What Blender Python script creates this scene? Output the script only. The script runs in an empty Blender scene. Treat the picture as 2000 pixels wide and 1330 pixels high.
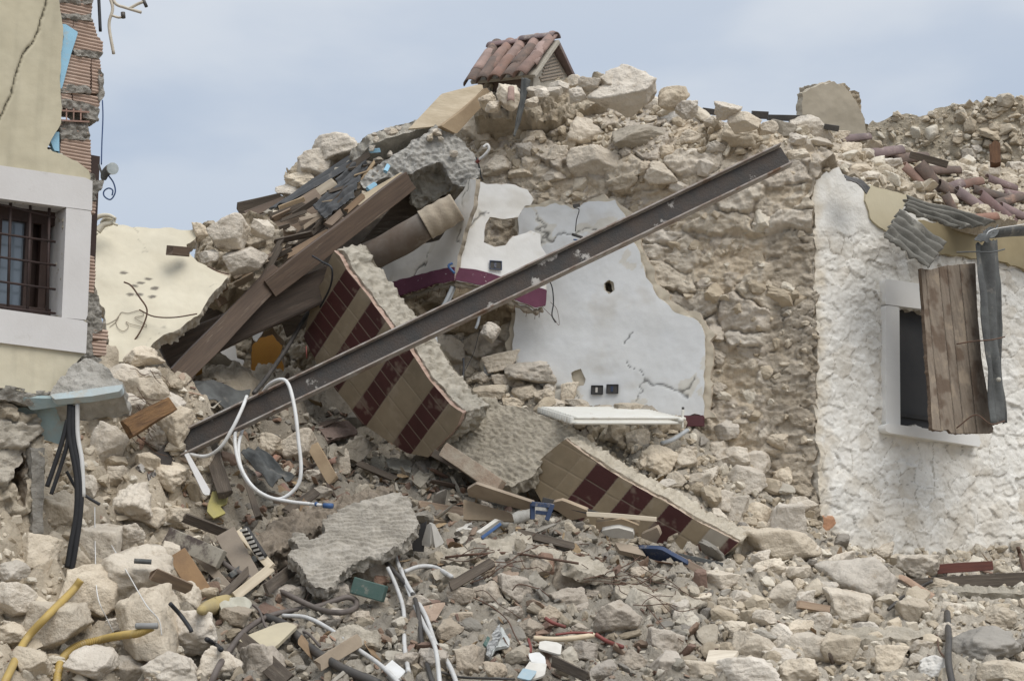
import bpy, bmesh, math, random
import numpy as np
from mathutils import Vector, Matrix, Euler
from mathutils.bvhtree import BVHTree
R = math.radians
SC = bpy.context.scene
COL = SC.collection
# ------------------------------------------------------------------ camera
PITCH = R(9.0); CZ = 1.6; FPX = 3000.0
cam_d = bpy.data.cameras.new('camera'); cam = bpy.data.objects.new('camera', cam_d); COL.objects.link(cam)
cam.location = (0, 0, CZ); cam.rotation_euler = (R(90) + PITCH, 0, 0)
cam_d.sensor_width = 36; cam_d.lens = 36 * FPX / 2000; cam_d.clip_end = 3000; cam_d.clip_start = 0.05
SC.camera = cam
# ------------------------------------------------------------------ sky and sun
w = bpy.data.worlds.new('World'); SC.world = w; w.use_nodes = True
nt = w.node_tree; nt.nodes.clear()
N = nt.nodes.new; L = nt.links.new
SUN_EL, SUN_AZ = R(54), R(146)       # azimuth measured from +Y towards +X: the sun is behind the camera, to the right
sky = N('ShaderNodeTexSky'); sky.sky_type = 'NISHITA'; sky.sun_disc = False
sky.sun_elevation = SUN_EL; sky.sun_rotation = SUN_AZ; sky.dust_density = 3.0; sky.air_density = 1.5
tc = N('ShaderNodeTexCoord'); sep = N('ShaderNodeSeparateXYZ'); L(tc.outputs['Generated'], sep.inputs[0])
mp = N('ShaderNodeMapping'); mp.inputs['Scale'].default_value = (3.2, 3.2, 8.0); mp.inputs['Location'].default_value = (0.4, 0.2, 0.3); L(tc.outputs['Generated'], mp.inputs[0])
nz = N('ShaderNodeTexNoise'); nz.inputs['Scale'].default_value = 1.3; nz.inputs['Detail'].default_value = 5; nz.inputs['Roughness'].default_value = 0.45
L(mp.outputs[0], nz.inputs['Vector'])
el = N('ShaderNodeMapRange'); el.inputs['From Min'].default_value = 0.20; el.inputs['From Max'].default_value = 0.42; L(sep.outputs['Z'], el.inputs['Value'])
nm = N('ShaderNodeMapRange'); nm.inputs['From Min'].default_value = 0.42; nm.inputs['From Max'].default_value = 0.62; nm.interpolation_type = 'SMOOTHSTEP'; L(nz.outputs['Fac'], nm.inputs['Value'])
ad = N('ShaderNodeMath'); ad.operation = 'MULTIPLY_ADD'; ad.inputs[1].default_value = 0.38; L(nm.outputs[0], ad.inputs[0])
eh = N('ShaderNodeMath'); eh.operation = 'MULTIPLY'; eh.inputs[1].default_value = 0.65; L(el.outputs[0], eh.inputs[0]); L(eh.outputs[0], ad.inputs[2])
cr = N('ShaderNodeValToRGB'); e = cr.color_ramp.elements
e[0].position = 0.0; e[0].color = (0.43, 0.525, 0.68, 1); e[1].position = 1.0; e[1].color = (0.76, 0.80, 0.855, 1)
L(ad.outputs[0], cr.inputs['Fac'])
zb = N('ShaderNodeMapRange'); zb.inputs['From Min'].default_value = 0.40; zb.inputs['From Max'].default_value = 1.0
zb.inputs['To Min'].default_value = 10.0; zb.inputs['To Max'].default_value = 18.0; L(sep.outputs['Z'], zb.inputs['Value'])
vm = N('ShaderNodeVectorMath'); vm.operation = 'SCALE'; L(cr.outputs['Color'], vm.inputs[0]); L(zb.outputs[0], vm.inputs['Scale'])
mx = N('ShaderNodeMixRGB'); mx.inputs['Fac'].default_value = 0.90; L(sky.outputs[0], mx.inputs[1]); L(vm.outputs[0], mx.inputs[2])
bg = N('ShaderNodeBackground'); bg.inputs['Strength'].default_value = 0.1; L(mx.outputs[0], bg.inputs['Color'])
wo = N('ShaderNodeOutputWorld'); L(bg.outputs[0], wo.inputs['Surface'])
sd = bpy.data.lights.new('sun', 'SUN'); sd.energy = 2.2; sd.angle = R(40); sd.color = (1.0, 0.96, 0.90)
so = bpy.data.objects.new('sun', sd); COL.objects.link(so)
sdir = Vector((math.sin(SUN_AZ) * math.cos(SUN_EL), math.cos(SUN_AZ) * math.cos(SUN_EL), math.sin(SUN_EL)))
so.rotation_euler = sdir.to_track_quat('Z', 'Y').to_euler(); so.location = sdir * 60
SC.view_settings.view_transform = 'Standard'; SC.view_settings.look = 'None'; SC.view_settings.gamma = 1.0
SC.view_settings.exposure = 0.0
# ------------------------------------------------------------------ projection helpers
CAM = np.array([0, 0, CZ]); FW = np.array([0, math.cos(PITCH), math.sin(PITCH)]); UP = np.array([0, -math.sin(PITCH), math.cos(PITCH)])
def ray(px, py):
    return FW + np.array([1., 0, 0]) * ((px - 1000) / FPX) + UP * (-(py - 665) / FPX)
def at(px, py, Y):
    d = ray(px, py); return CAM + d * (Y / d[1])
def V3(p): return Vector((float(p[0]), float(p[1]), float(p[2])))
# ------------------------------------------------------------------ noise
_rs = np.random.RandomState(7); PERM = _rs.permutation(256); PERM = np.concatenate([PERM, PERM, PERM])
GR = _rs.normal(size=(256, 3)); GR /= np.linalg.norm(GR, axis=1)[:, None]
def pn(x, y, z=0.0):
    x, y, z = np.broadcast_arrays(np.asarray(x, float), np.asarray(y, float), np.asarray(z, float))
    xi, yi, zi = np.floor(x).astype(int), np.floor(y).astype(int), np.floor(z).astype(int)
    xf, yf, zf = x - xi, y - yi, z - zi
    f = lambda t: t * t * t * (t * (t * 6 - 15) + 10)
    u, v, w_ = f(xf), f(yf), f(zf)
    xi &= 255; yi &= 255; zi &= 255
    def g(i, j, k):
        h = PERM[PERM[PERM[(xi + i) & 255] + ((yi + j) & 255)] + ((zi + k) & 255)]
        G = GR[h]; return G[..., 0] * (xf - i) + G[..., 1] * (yf - j) + G[..., 2] * (zf - k)
    l = lambda a, b, t: a + t * (b - a)
    return l(l(l(g(0,0,0), g(1,0,0), u), l(g(0,1,0), g(1,1,0), u), v), l(l(g(0,0,1), g(1,0,1), u), l(g(0,1,1), g(1,1,1), u), v), w_) * 1.5
def fbm(x, y, z=0.0, o=4, r=0.5):
    s = 0; a = 1.0
    for i in range(o):
        s = s + a * pn(x * 2**i + 17.3 * i, y * 2**i + 5.1 * i, np.asarray(z) * 2**i + 9.7 * i); a *= r
    return s
def ridge(x, y, z=0.0, o=3):
    s = 0; a = 1.0
    for i in range(o):
        s = s + a * (1 - np.abs(pn(x * 2**i + 3.3 * i, y * 2**i + 8.1 * i, z + 4.2 * i)) * 2); a *= .5
    return s
def sst(a, b, x):
    t = np.clip((x - a) / (b - a), 0, 1); return t * t * (3 - 2 * t)
def h2(i, j, s):
    h = PERM[(PERM[(i + s * 13) & 255] + j) & 255]; return h
RT = _rs.rand(256, 6)
def voro(u, v, seed=0, jit=0.9):
    iu, iv = np.floor(u).astype(int), np.floor(v).astype(int)
    F1 = np.full(u.shape, 9.); F2 = np.full(u.shape, 9.); ID = np.zeros(u.shape, int); DX = np.zeros(u.shape); DY = np.zeros(u.shape)
    for a in (-1, 0, 1):
        for b in (-1, 0, 1):
            h = h2(iu + a, iv + b, seed); cx = iu + a + .5 + (RT[h, 0] - .5) * jit; cy = iv + b + .5 + (RT[h, 1] - .5) * jit
            dx, dy = u - cx, v - cy; d = np.sqrt(dx * dx + dy * dy)
            n1 = d < F1
            F2 = np.where(n1, F1, np.minimum(F2, d)); F1 = np.where(n1, d, F1); ID = np.where(n1, h, ID); DX = np.where(n1, dx, DX); DY = np.where(n1, dy, DY)
    return F1, F2, RT[ID], DX, DY
# ------------------------------------------------------------------ mesh helpers
def tag(o, label=None, cat=None, group=None, kind=None):
    if label: o['label'] = label
    if cat: o['category'] = cat
    if group: o['group'] = group
    if kind: o['kind'] = kind
    return o
def link(name, me, parent=None):
    o = bpy.data.objects.new(name, me); COL.objects.link(o)
    if parent: o.parent = parent; o.matrix_parent_inverse = Matrix.Translation(-parent.location) if not isinstance(parent.data, bpy.types.Mesh) else Matrix.Identity(4)
    return o
def thing(name, label, cat, loc=(0, 0, 0), group=None):
    o = bpy.data.objects.new(name, None); COL.objects.link(o); o.location = V3(loc); o.empty_display_size = .1
    return tag(o, label, cat, group)
def fastmesh(name, v, faces, mats, smooth=True, col=None, midx=None):
    """faces: list of int arrays (n,3)/(n,4)"""
    me = bpy.data.meshes.new(name); v = np.asarray(v, np.float32)
    me.vertices.add(len(v)); me.vertices.foreach_set('co', v.ravel())
    faces = [np.asarray(f, np.int32) for f in faces if len(f)]
    nl = sum(f.size for f in faces); npoly = sum(len(f) for f in faces)
    me.loops.add(nl); me.loops.foreach_set('vertex_index', np.concatenate([f.ravel() for f in faces]))
    me.polygons.add(npoly)
    tot = np.concatenate([np.full(len(f), f.shape[1], np.int32) for f in faces]); st = np.concatenate([[0], np.cumsum(tot)[:-1]]).astype(np.int32)
    me.polygons.foreach_set('loop_start', st); me.polygons.foreach_set('loop_total', tot)
    if midx is not None: me.polygons.foreach_set('material_index', np.asarray(midx, np.int32))
    me.update(calc_edges=True); me.validate()
    me.polygons.foreach_set('use_smooth', np.full(len(me.polygons), smooth))
    if col is not None:
        a = me.color_attributes.new('Col', 'FLOAT_COLOR', 'POINT'); c = np.ones((len(v), 4), np.float32); c[:, :3] = col; a.data.foreach_set('color', c.ravel())
    for m in (mats if isinstance(mats, (list, tuple)) else [mats]): me.materials.append(m)
    return me
# ------------------------------------------------------------------ materials
MC = {}
def mat(name, c1=(.5, .5, .5), c2=None, scale=6.0, rough=.85, metal=0.0, bump=.3, bscale=40.0, vcol=False, rnd=0.0, spots=None, stretch=(1, 1, 1), detail=8, spec=.3, trans=0, bump2=0.0, b2scale=9.0, dist=0.004):
    if name in MC: return MC[name]
    m = bpy.data.materials.new(name); m.use_nodes = True; t = m.node_tree; t.nodes.clear(); n = t.nodes.new; l = t.links.new
    out = n('ShaderNodeOutputMaterial'); b = n('ShaderNodeBsdfPrincipled'); l(b.outputs[0], out.inputs['Surface'])
    b.inputs['Roughness'].default_value = rough; b.inputs['Metallic'].default_value = metal
    b.inputs['Specular IOR Level'].default_value = spec
    if trans: b.inputs['Transmission Weight'].default_value = trans
    geo = n('ShaderNodeNewGeometry'); mpn = n('ShaderNodeMapping'); mpn.inputs['Scale'].default_value = stretch
    oi = n('ShaderNodeObjectInfo')
    if stretch != (1, 1, 1):
        tcn = n('ShaderNodeTexCoord'); l(tcn.outputs['Object'], mpn.inputs['Vector'])
    else:
        va = n('ShaderNodeVectorMath'); va.operation = 'MULTIPLY_ADD'; va.inputs[1].default_value = (1, 1, 1)
        cb = n('ShaderNodeCombineXYZ'); mm = n('ShaderNodeMath'); mm.operation = 'MULTIPLY'; mm.inputs[1].default_value = 37.0; l(oi.outputs['Random'], mm.inputs[0]); l(mm.outputs[0], cb.inputs[0])
        l(geo.outputs['Position'], va.inputs[0]); l(cb.outputs[0], va.inputs[2]); l(va.outputs[0], mpn.inputs['Vector'])
    n1 = n('ShaderNodeTexNoise'); n1.inputs['Scale'].default_value = scale; n1.inputs['Detail'].default_value = detail; n1.inputs['Roughness'].default_value = .62; l(mpn.outputs[0], n1.inputs['Vector'])
    rp = n('ShaderNodeMapRange'); rp.inputs['From Min'].default_value = .33; rp.inputs['From Max'].default_value = .67; l(n1.outputs['Fac'], rp.inputs['Value'])
    if c2 is None: c2 = tuple(x * .72 for x in c1)
    mix = n('ShaderNodeMixRGB'); mix.inputs[1].default_value = (*c1, 1); mix.inputs[2].default_value = (*c2, 1); l(rp.outputs[0], mix.inputs['Fac'])
    cur = mix.outputs[0]
    if vcol:
        at_ = n('ShaderNodeVertexColor'); at_.layer_name = 'Col'
        mu = n('ShaderNodeMixRGB'); mu.blend_type = 'MULTIPLY'; mu.inputs['Fac'].default_value = 1; l(at_.outputs[0], mu.inputs[1]); l(cur, mu.inputs[2]); cur = mu.outputs[0]
    if rnd:
        hs = n('ShaderNodeHueSaturation'); r1 = n('ShaderNodeMapRange'); r1.inputs['To Min'].default_value = 1 - rnd; r1.inputs['To Max'].default_value = 1 + rnd; l(oi.outputs['Random'], r1.inputs['Value']); l(r1.outputs[0], hs.inputs['Value'])
        w2 = n('ShaderNodeMath'); w2.operation = 'MULTIPLY'; w2.inputs[1].default_value = 7.31; l(oi.outputs['Random'], w2.inputs[0]); w3 = n('ShaderNodeMath'); w3.operation = 'FRACT'; l(w2.outputs[0], w3.inputs[0])
        r2 = n('ShaderNodeMapRange'); r2.inputs['To Min'].default_value = .72; r2.inputs['To Max'].default_value = 1.12; l(w3.outputs[0], r2.inputs['Value']); l(r2.outputs[0], hs.inputs['Saturation'])
        l(cur, hs.inputs['Color']); cur = hs.outputs[0]
    if spots:
        sc_, lo, hi, colr = spots
        n3 = n('ShaderNodeTexNoise'); n3.inputs['Scale'].default_value = sc_; n3.inputs['Detail'].default_value = 6; n3.inputs['Roughness'].default_value = .7
        va2 = n('ShaderNodeVectorMath'); va2.operation = 'ADD'; va2.inputs[1].default_value = (11.3, 4.1, 7.7); l(mpn.outputs[0], va2.inputs[0]); l(va2.outputs[0], n3.inputs['Vector'])
        mr = n('ShaderNodeMapRange'); mr.inputs['From Min'].default_value = lo; mr.inputs['From Max'].default_value = hi; l(n3.outputs['Fac'], mr.inputs['Value'])
        m2 = n('ShaderNodeMixRGB'); m2.inputs[2].default_value = (*colr, 1); l(mr.outputs[0], m2.inputs['Fac']); l(cur, m2.inputs[1]); cur = m2.outputs[0]
    l(cur, b.inputs['Base Color'])
    if bump:
        n2 = n('ShaderNodeTexNoise'); n2.inputs['Scale'].default_value = bscale; n2.inputs['Detail'].default_value = 10; n2.inputs['Roughness'].default_value = .65; l(mpn.outputs[0], n2.inputs['Vector'])
        bp = n('ShaderNodeBump'); bp.inputs['Strength'].default_value = bump; bp.inputs['Distance'].default_value = dist * 2.5; l(n2.outputs['Fac'], bp.inputs['Height'])
        if bump2:
            vn = n('ShaderNodeTexVoronoi'); vn.feature = 'DISTANCE_TO_EDGE'; vn.inputs['Scale'].default_value = b2scale
            ds = n('ShaderNodeMixRGB'); ds.inputs['Fac'].default_value = .25; l(mpn.outputs[0], ds.inputs[1]); l(n2.outputs['Color'], ds.inputs[2]); l(ds.outputs[0], vn.inputs['Vector'])
            b2 = n('ShaderNodeBump'); b2.inputs['Strength'].default_value = bump2; b2.inputs['Distance'].default_value = .02; l(vn.outputs['Distance'], b2.inputs['Height']); l(b2.outputs[0], bp.inputs['Normal'])
        l(bp.outputs[0], b.inputs['Normal'])
    MC[name] = m; return m
LIME = mat('limestone', (.68, .60, .485), (.53, .455, .355), scale=5, bump=1.0, bscale=8, rnd=.15, dist=.022, spots=(9, .56, .72, (.36, .29, .21)))
LIMEM = mat('brownish_limestone', (.52, .445, .35), (.39, .325, .25), scale=5, bump=1.0, bscale=8, rnd=.15, dist=.022, spots=(9, .56, .72, (.28, .22, .16)))
LIMEV = mat('limestone_rubble', (1, 1, 1), (.78, .76, .73), scale=9, bump=.8, bscale=30, vcol=True, dist=.006)
DUST = mat('rubble_dust', (1, 1, 1), (.72, .70, .67), scale=7, bump=1.0, bscale=38, vcol=True, dist=.012)
MASON = mat('masonry', (1, 1, 1), (.74, .72, .69), scale=8, bump=1.0, bscale=28, vcol=True, dist=.012)
CONC = mat('concrete', (.40, .37, .32), (.29, .265, .225), scale=8, bump=1.0, bscale=50, dist=.008, rnd=.06)
CONCV = mat('concrete_tinted', (1, 1, 1), (.78, .77, .75), scale=8, bump=.9, bscale=60, vcol=True, dist=.007)
PLASV = mat('plaster', (1, 1, 1), (.90, .89, .87), scale=4, bump=.25, bscale=25, vcol=True, dist=.003)
# ------------------------------------------------------------------ relief: a polygonal slab with a displaced front
def inpoly(U, V, P):
    ins = np.zeros(U.shape, bool); n = len(P)
    for i in range(n):
        x1, y1 = P[i]; x2, y2 = P[(i + 1) % n]
        if y1 == y2: continue
        c = ((y1 > V) != (y2 > V)) & (U < (x2 - x1) * (V - y1) / (y2 - y1) + x1); ins ^= c
    return ins
def snap(U, V, P):
    bd = np.full(U.shape, 1e9); bx = U.copy(); by = V.copy(); n = len(P)
    for i in range(n):
        a = P[i]; b = P[(i + 1) % n]; d = b - a; dd = d @ d
        if dd < 1e-12: continue
        t = np.clip(((U - a[0]) * d[0] + (V - a[1]) * d[1]) / dd, 0, 1); x = a[0] + t * d[0]; y = a[1] + t * d[1]
        q = (U - x)**2 + (V - y)**2; m = q < bd; bd = np.where(m, q, bd); bx = np.where(m, x, bx); by = np.where(m, y, by)
    return bx, by
def jagged(P, step, amp, seed):
    P = np.asarray(P, float); out = []; n = len(P)
    for i in range(n):
        a, b = P[i], P[(i + 1) % n]; ln = np.linalg.norm(b - a); k = max(1, int(ln / step))
        for j in range(k): out.append(a + (b - a) * j / k)
    out = np.array(out)
    if amp: out = out + amp * np.stack([fbm(out[:, 0] * 9 + seed, out[:, 1] * 9, seed * 3.1, 3), fbm(out[:, 0] * 9, out[:, 1] * 9 + seed, 50 + seed, 3)], 1)
    return out
class Plane:
    def __init__(s, a, b, c):   # three (px,py,Y) anchors; u runs from a to b
        A, B, C_ = at(*a), at(*b), at(*c); s.o = A; s.u = (B - A) / np.linalg.norm(B - A)
        n = np.cross(s.u, C_ - A); n /= np.linalg.norm(n)
        if n @ (CAM - A) < 0: n = -n
        s.n = n; s.v = np.cross(n, s.u)
    def uv(s, px, py):
        d = ray(px, py); t = ((s.o - CAM) @ s.n) / (d @ s.n); p = CAM + d * t - s.o; return np.array([p @ s.u, p @ s.v])
    def pt(s, px, py, h=0.0):
        q = s.uv(px, py); return s.o + s.u * q[0] + s.v * q[1] + s.n * h
BVHS = []; BN = []
def relief(name, poly, plane, res, hf, cf, thick, m, parent=None, jag=0.0, seed=0, holes=(), edgecol=None, edgenoise=.012, register=False, off=0.0, uvpoly=False):
    P = np.array([plane.uv(*p) for p in poly]) if not uvpoly else np.array(poly, float); P = jagged(P, res * 3, jag, seed)
    H = [jagged([plane.uv(*p) for p in h], res * 3, jag, seed + 5) for h in holes]
    lo, hi = P.min(0) - res, P.max(0) + res; nu = int((hi[0] - lo[0]) / res) + 2; nv = int((hi[1] - lo[1]) / res) + 2
    U, V = np.meshgrid(lo[0] + np.arange(nu) * res, lo[1] + np.arange(nv) * res, indexing='ij')
    cu, cv = U[:-1, :-1] + res / 2, V[:-1, :-1] + res / 2; keep = inpoly(cu, cv, P)
    for h in H: keep &= ~inpoly(cu, cv, h)
    idx = np.arange(nu * nv).reshape(nu, nv)
    q = np.stack([idx[:-1, :-1][keep], idx[1:, :-1][keep], idx[1:, 1:][keep], idx[:-1, 1:][keep]], 1)
    used = np.unique(q); remap = np.full(nu * nv, -1); remap[used] = np.arange(len(used)); q = remap[q]
    U = U.ravel()[used]; V = V.ravel()[used]
    e = np.concatenate([q[:, [0, 1]], q[:, [1, 2]], q[:, [2, 3]], q[:, [3, 0]]]); key = e.min(1).astype(np.int64) * len(U) + e.max(1)
    _, inv, cnt = np.unique(key, return_inverse=True, return_counts=True); be = e[cnt[inv] == 1]; bv = np.unique(be)
    allP = [P] + H
    if len(allP) == 1: U[bv], V[bv] = snap(U[bv], V[bv], P)
    else:
        best = None
        for pp in allP:
            x, y = snap(U[bv], V[bv], pp); d = (x - U[bv])**2 + (y - V[bv])**2
            if best is None: best = [x, y, d]
            else:
                mm = d < best[2]; best = [np.where(mm, x, best[0]), np.where(mm, y, best[1]), np.where(mm, d, best[2])]
        U[bv], V[bv] = best[0], best[1]
    h = np.broadcast_to(hf(U, V), U.shape).copy() if hf else np.zeros(U.shape)
    h += off
    c = cf(U, V, h) if callable(cf) else np.broadcast_to(np.array(cf, float), (len(U), 3))
    n0 = len(U); o, uu, vv, nn = plane.o, plane.u, plane.v, plane.n
    front = o + np.outer(U, uu) + np.outer(V, vv) + np.outer(h, nn)
    verts = [front]; cols = [np.asarray(c, float)]; faces = [q]
    # rings on the rim
    k = max(1, min(14, int(round(thick / max(res * 1.6, .012))))); bi = np.full(n0, -1); bi[bv] = np.arange(len(bv)); nb = len(bv)
    ec = np.array(edgecol if edgecol is not None else c.mean(0))
    base = n0; be2 = bi[be]; bn = np.zeros((nb, 2))
    dU = U[be[:, 1]] - U[be[:, 0]]; dV = V[be[:, 1]] - V[be[:, 0]]; nx, ny = dV, -dU
    np.add.at(bn, be2[:, 0], np.stack([nx, ny], 1)); np.add.at(bn, be2[:, 1], np.stack([nx, ny], 1)); bn /= (np.linalg.norm(bn, axis=1)[:, None] + 1e-9)
    for r in range(k + 1):
        f = r / k; depth = h[bv] * (1 - f) + (off - thick) * f
        ub, vb = U[bv], V[bv]; nzv = 0 if r == 0 else edgenoise * fbm(ub * 22 + seed, vb * 22, depth * 22, 3)
        uu_, vv_ = ub + bn[:, 0] * nzv, vb + bn[:, 1] * nzv
        verts.append(o + np.outer(uu_, uu) + np.outer(vv_, vv) + np.outer(depth, nn))
        cols.append(np.broadcast_to(ec, (nb, 3)) * (1 + .12 * fbm(ub * 15, vb * 15, depth * 15, 2))[:, None])
        if r:
            a0 = base + (r - 1) * nb; a1 = base + r * nb
            faces.append(np.stack([a0 + be2[:, 1], a0 + be2[:, 0], a1 + be2[:, 0], a1 + be2[:, 1]], 1))
    bb = base + (k + 1) * nb; verts.append(o + np.outer(U, uu) + np.outer(V, vv) + np.outer(np.full(n0, off - thick - 0.0005), nn)); cols.append(np.broadcast_to(ec, (n0, 3))); faces.append(q[:, ::-1] + bb)
    v = np.concatenate(verts); me = fastmesh(name, v, [np.concatenate(faces)], m, True, np.concatenate(cols))
    if parent is not None and parent.data is None: ob = link(name, me, parent)
    else: ob = link(name, me, parent)
    if register: BN.append(name if isinstance(register, bool) else register); BVHS.append(BVHTree.FromPolygons([tuple(x) for x in front.tolist()], q.tolist()))
    return ob
def cast(px, py, default=None):
    d = V3(ray(px, py)).normalized(); best = None
    for b in BVHS:
        h = b.ray_cast(V3(CAM), d)
        if h[0] is not None and (best is None or h[3] < best[3]): best = h
    return best
# ------------------------------------------------------------------ masonry relief functions
S1 = np.array([.54, .47, .365]); S2 = np.array([.66, .585, .47]); S3 = np.array([.45, .385, .30]); MO = np.array([.50, .425, .32])
def masonry(sx=.30, sy=.19, amp=.085, low=.4, seed=0, mort=MO, cs=(S1, S2, S3), rf_=1.0, sm_=1.0):
    def calc(u, v):
        wu = u + .10 * fbm(u * 3.1, v * 3.1, seed, 3) + .016 * fbm(u * 14, v * 14, seed, 2); wv = v + .08 * fbm(u * 3.1 + 40, v * 3.1, seed + 5, 3) + .016 * fbm(u * 14, v * 14 + 9, seed, 2)
        f1, f2, r, dx, dy = voro(wu / sx, wv / sy, seed); e = f2 - f1
        st = sst(.0, .12, e); big = r[:, 2] > low
        h = st * np.where(big, amp * (.45 + .8 * r[:, 3]), amp * .12) + st * big * amp * 1.1 * ((r[:, 4] - .5) * dx + (r[:, 5] - .5) * 1.6 * dy)
        g1, g2, r2, ex, ey = voro(wu / (sx * .33) + 7, wv / (sy * .4), seed + 3); e2 = g2 - g1; s2 = sst(.0, .16, e2) * (r2[:, 2] > .35)
        h2_ = s2 * amp * .42 * sm_ * (.3 + r2[:, 3] + 1.2 * ((r2[:, 4] - .5) * ex + (r2[:, 5] - .5) * ey))
        k = sst(.0, .12, st * big); h = h * 1.0 + h2_ * (1 - k)
        h = h * .75 + amp * .42 * fbm(u * 2.0, v * 2.0, seed + 2, 3) + amp * .25 * rf_ * fbm(u * 13, v * 17, seed, 5, .68) + amp * .24 * rf_ * (ridge(u * 6, v * 11, seed) - 1)
        return h, k, s2, r, r2
    def hf(u, v): return calc(u, v)[0]
    def cf(u, v, h):
        _, k, s2, r, r2 = calc(u, v)
        a = r[:, [0]]; c = cs[0] * (1 - a) + cs[1] * a; c = np.where(r[:, [4]] > .7, cs[2] * .6 + c * .4, c)
        b = r2[:, [0]]; c2 = cs[0] * (1 - b) + cs[2] * b; c2 = c2 * s2[:, None] + mort * (1 - s2[:, None])
        o = c * k[:, None] + c2 * (1 - k[:, None]); g = fbm(u * 1.3, v * 1.3, seed + 9, 3)[:, None]
        return np.clip(o * (1 + .16 * g + .10 * fbm(u * 25, v * 25, 3, 2)[:, None]), .02, 1)
    return hf, cf
# ------------------------------------------------------------------ rocks
def ico(level):
    bm = bmesh.new(); bmesh.ops.create_icosphere(bm, subdivisions=level, radius=1); v = np.array([x.co[:] for x in bm.verts]); f = np.array([[x.index for x in fc.verts] for fc in bm.faces]); bm.free()
    return v / np.linalg.norm(v, axis=1)[:, None], f
ICO = {l: ico(l) for l in (1, 2, 3, 5)}
def rockverts(seed, lvl, npl=11, k=22, rough=.05, flat=1.0):
    rs = np.random.RandomState(seed); v, f = ICO[lvl]
    n = rs.normal(size=(npl, 3)); n /= np.linalg.norm(n, axis=1)[:, None]
    n = np.concatenate([n, [[1, 0, 0], [-1, 0, 0], [0, 1, 0], [0, -1, 0], [0, 0, 1], [0, 0, -1]] + rs.normal(size=(6, 3)) * .25]); n /= np.linalg.norm(n, axis=1)[:, None]
    d = np.concatenate([rs.uniform(.62, 1.0, npl), rs.uniform(.75, 1.0, 6)])
    dot = v @ n.T; r = np.where(dot > .05, d / np.maximum(dot, .05), 20.0)
    r = -np.log(np.exp(-k * np.minimum(r, 8)).sum(1)) / k
    p = v * r[:, None]
    q = p * 1.0 + seed * 3.7
    s = fbm(q[:, 0] * 1.3, q[:, 1] * 1.3, q[:, 2] * 1.3, 3, .5) * rough * 2.0 + fbm(q[:, 0] * 4.5, q[:, 1] * 4.5, q[:, 2] * 4.5, 3, .6) * rough * .8 + (ridge(q[:, 0] * 2.2, q[:, 1] * 2.2, q[:, 2] * 2.2, 2) - 1) * rough * .45
    p = p * (1 + s)[:, None]; p = p / np.abs(p).max(0)
    return p * np.array([1, 1, flat]), f
ROCKS = []; PX = []; STN = []
for i in range(20):
    v, f = rockverts(100 + i, 5, npl=8 + i % 9, k=(70, 36, 110)[i % 3], rough=(.05, .075, .035)[i % 3])
    ROCKS.append(fastmesh('stone', v, [f], LIME, True))
rnd = random.Random(5)
def stone(px, py, w_, h_, label=None, group=None, shape=None, Y=None, rot=None, m=None, sink=.25, name='stone', roll=None, dep=None):
    hit = cast(px, py + h_ * .1)
    if Y is None:
        y = hit[0][1] if hit else 11.5
    else: y = Y
    s = y / FPX; rx, rz = w_ * s / 2, h_ * s / 2; ry = (dep or (rx * rz) ** .5)
    p = at(px, py, y); p = p + ray(px, py) * ry * (2 * sink - .5 if Y is None else 0)
    i = shape if shape is not None else rnd.randrange(len(ROCKS))
    o = bpy.data.objects.new(name, ROCKS[i % len(ROCKS)]); COL.objects.link(o)
    # random orientation of shape, then scale in view axes: bake through a matrix
    q = Euler((rnd.uniform(0, 6.28), rnd.uniform(0, 6.28), rnd.uniform(0, 6.28))).to_matrix().to_4x4() if rot is None else Euler(rot).to_matrix().to_4x4()
    # scale must be along rotated box; pick a right-angle turn plus small tilt so the size stays true
    base = [(0, 0, 0), (math.pi, 0, 0), (0, math.pi, 0), (0, 0, math.pi)][rnd.randrange(4)]
    t = Euler((base[0] + rnd.uniform(-.15, .15), base[1] + (roll if roll is not None else rnd.uniform(-.2, .2)), base[2] + rnd.uniform(-.25, .25)))
    o.matrix_world = Matrix.Translation(V3(p)) @ t.to_matrix().to_4x4() @ Matrix.Diagonal((rx, ry, rz, 1))
    v_, f_ = rockverts(100 + i % len(ROCKS), 2, npl=8 + (i % len(ROCKS)) % 9, k=40, rough=.04); PX.append((np.c_[v_, np.ones(len(v_))] @ np.array(o.matrix_world).T)[:, :3])
    if m is None and Y is None and 430 < px < 1330 and py > 1000: m = LIMEM
    if m: o.material_slots[0].link = 'OBJECT'; o.material_slots[0].material = m
    STN.append([o, px, py, w_, h_, label]); tag(o, label or 'pale angular limestone lump among the fallen rubble', 'stone', group or 'loose stones in the rubble'); return o
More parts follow.
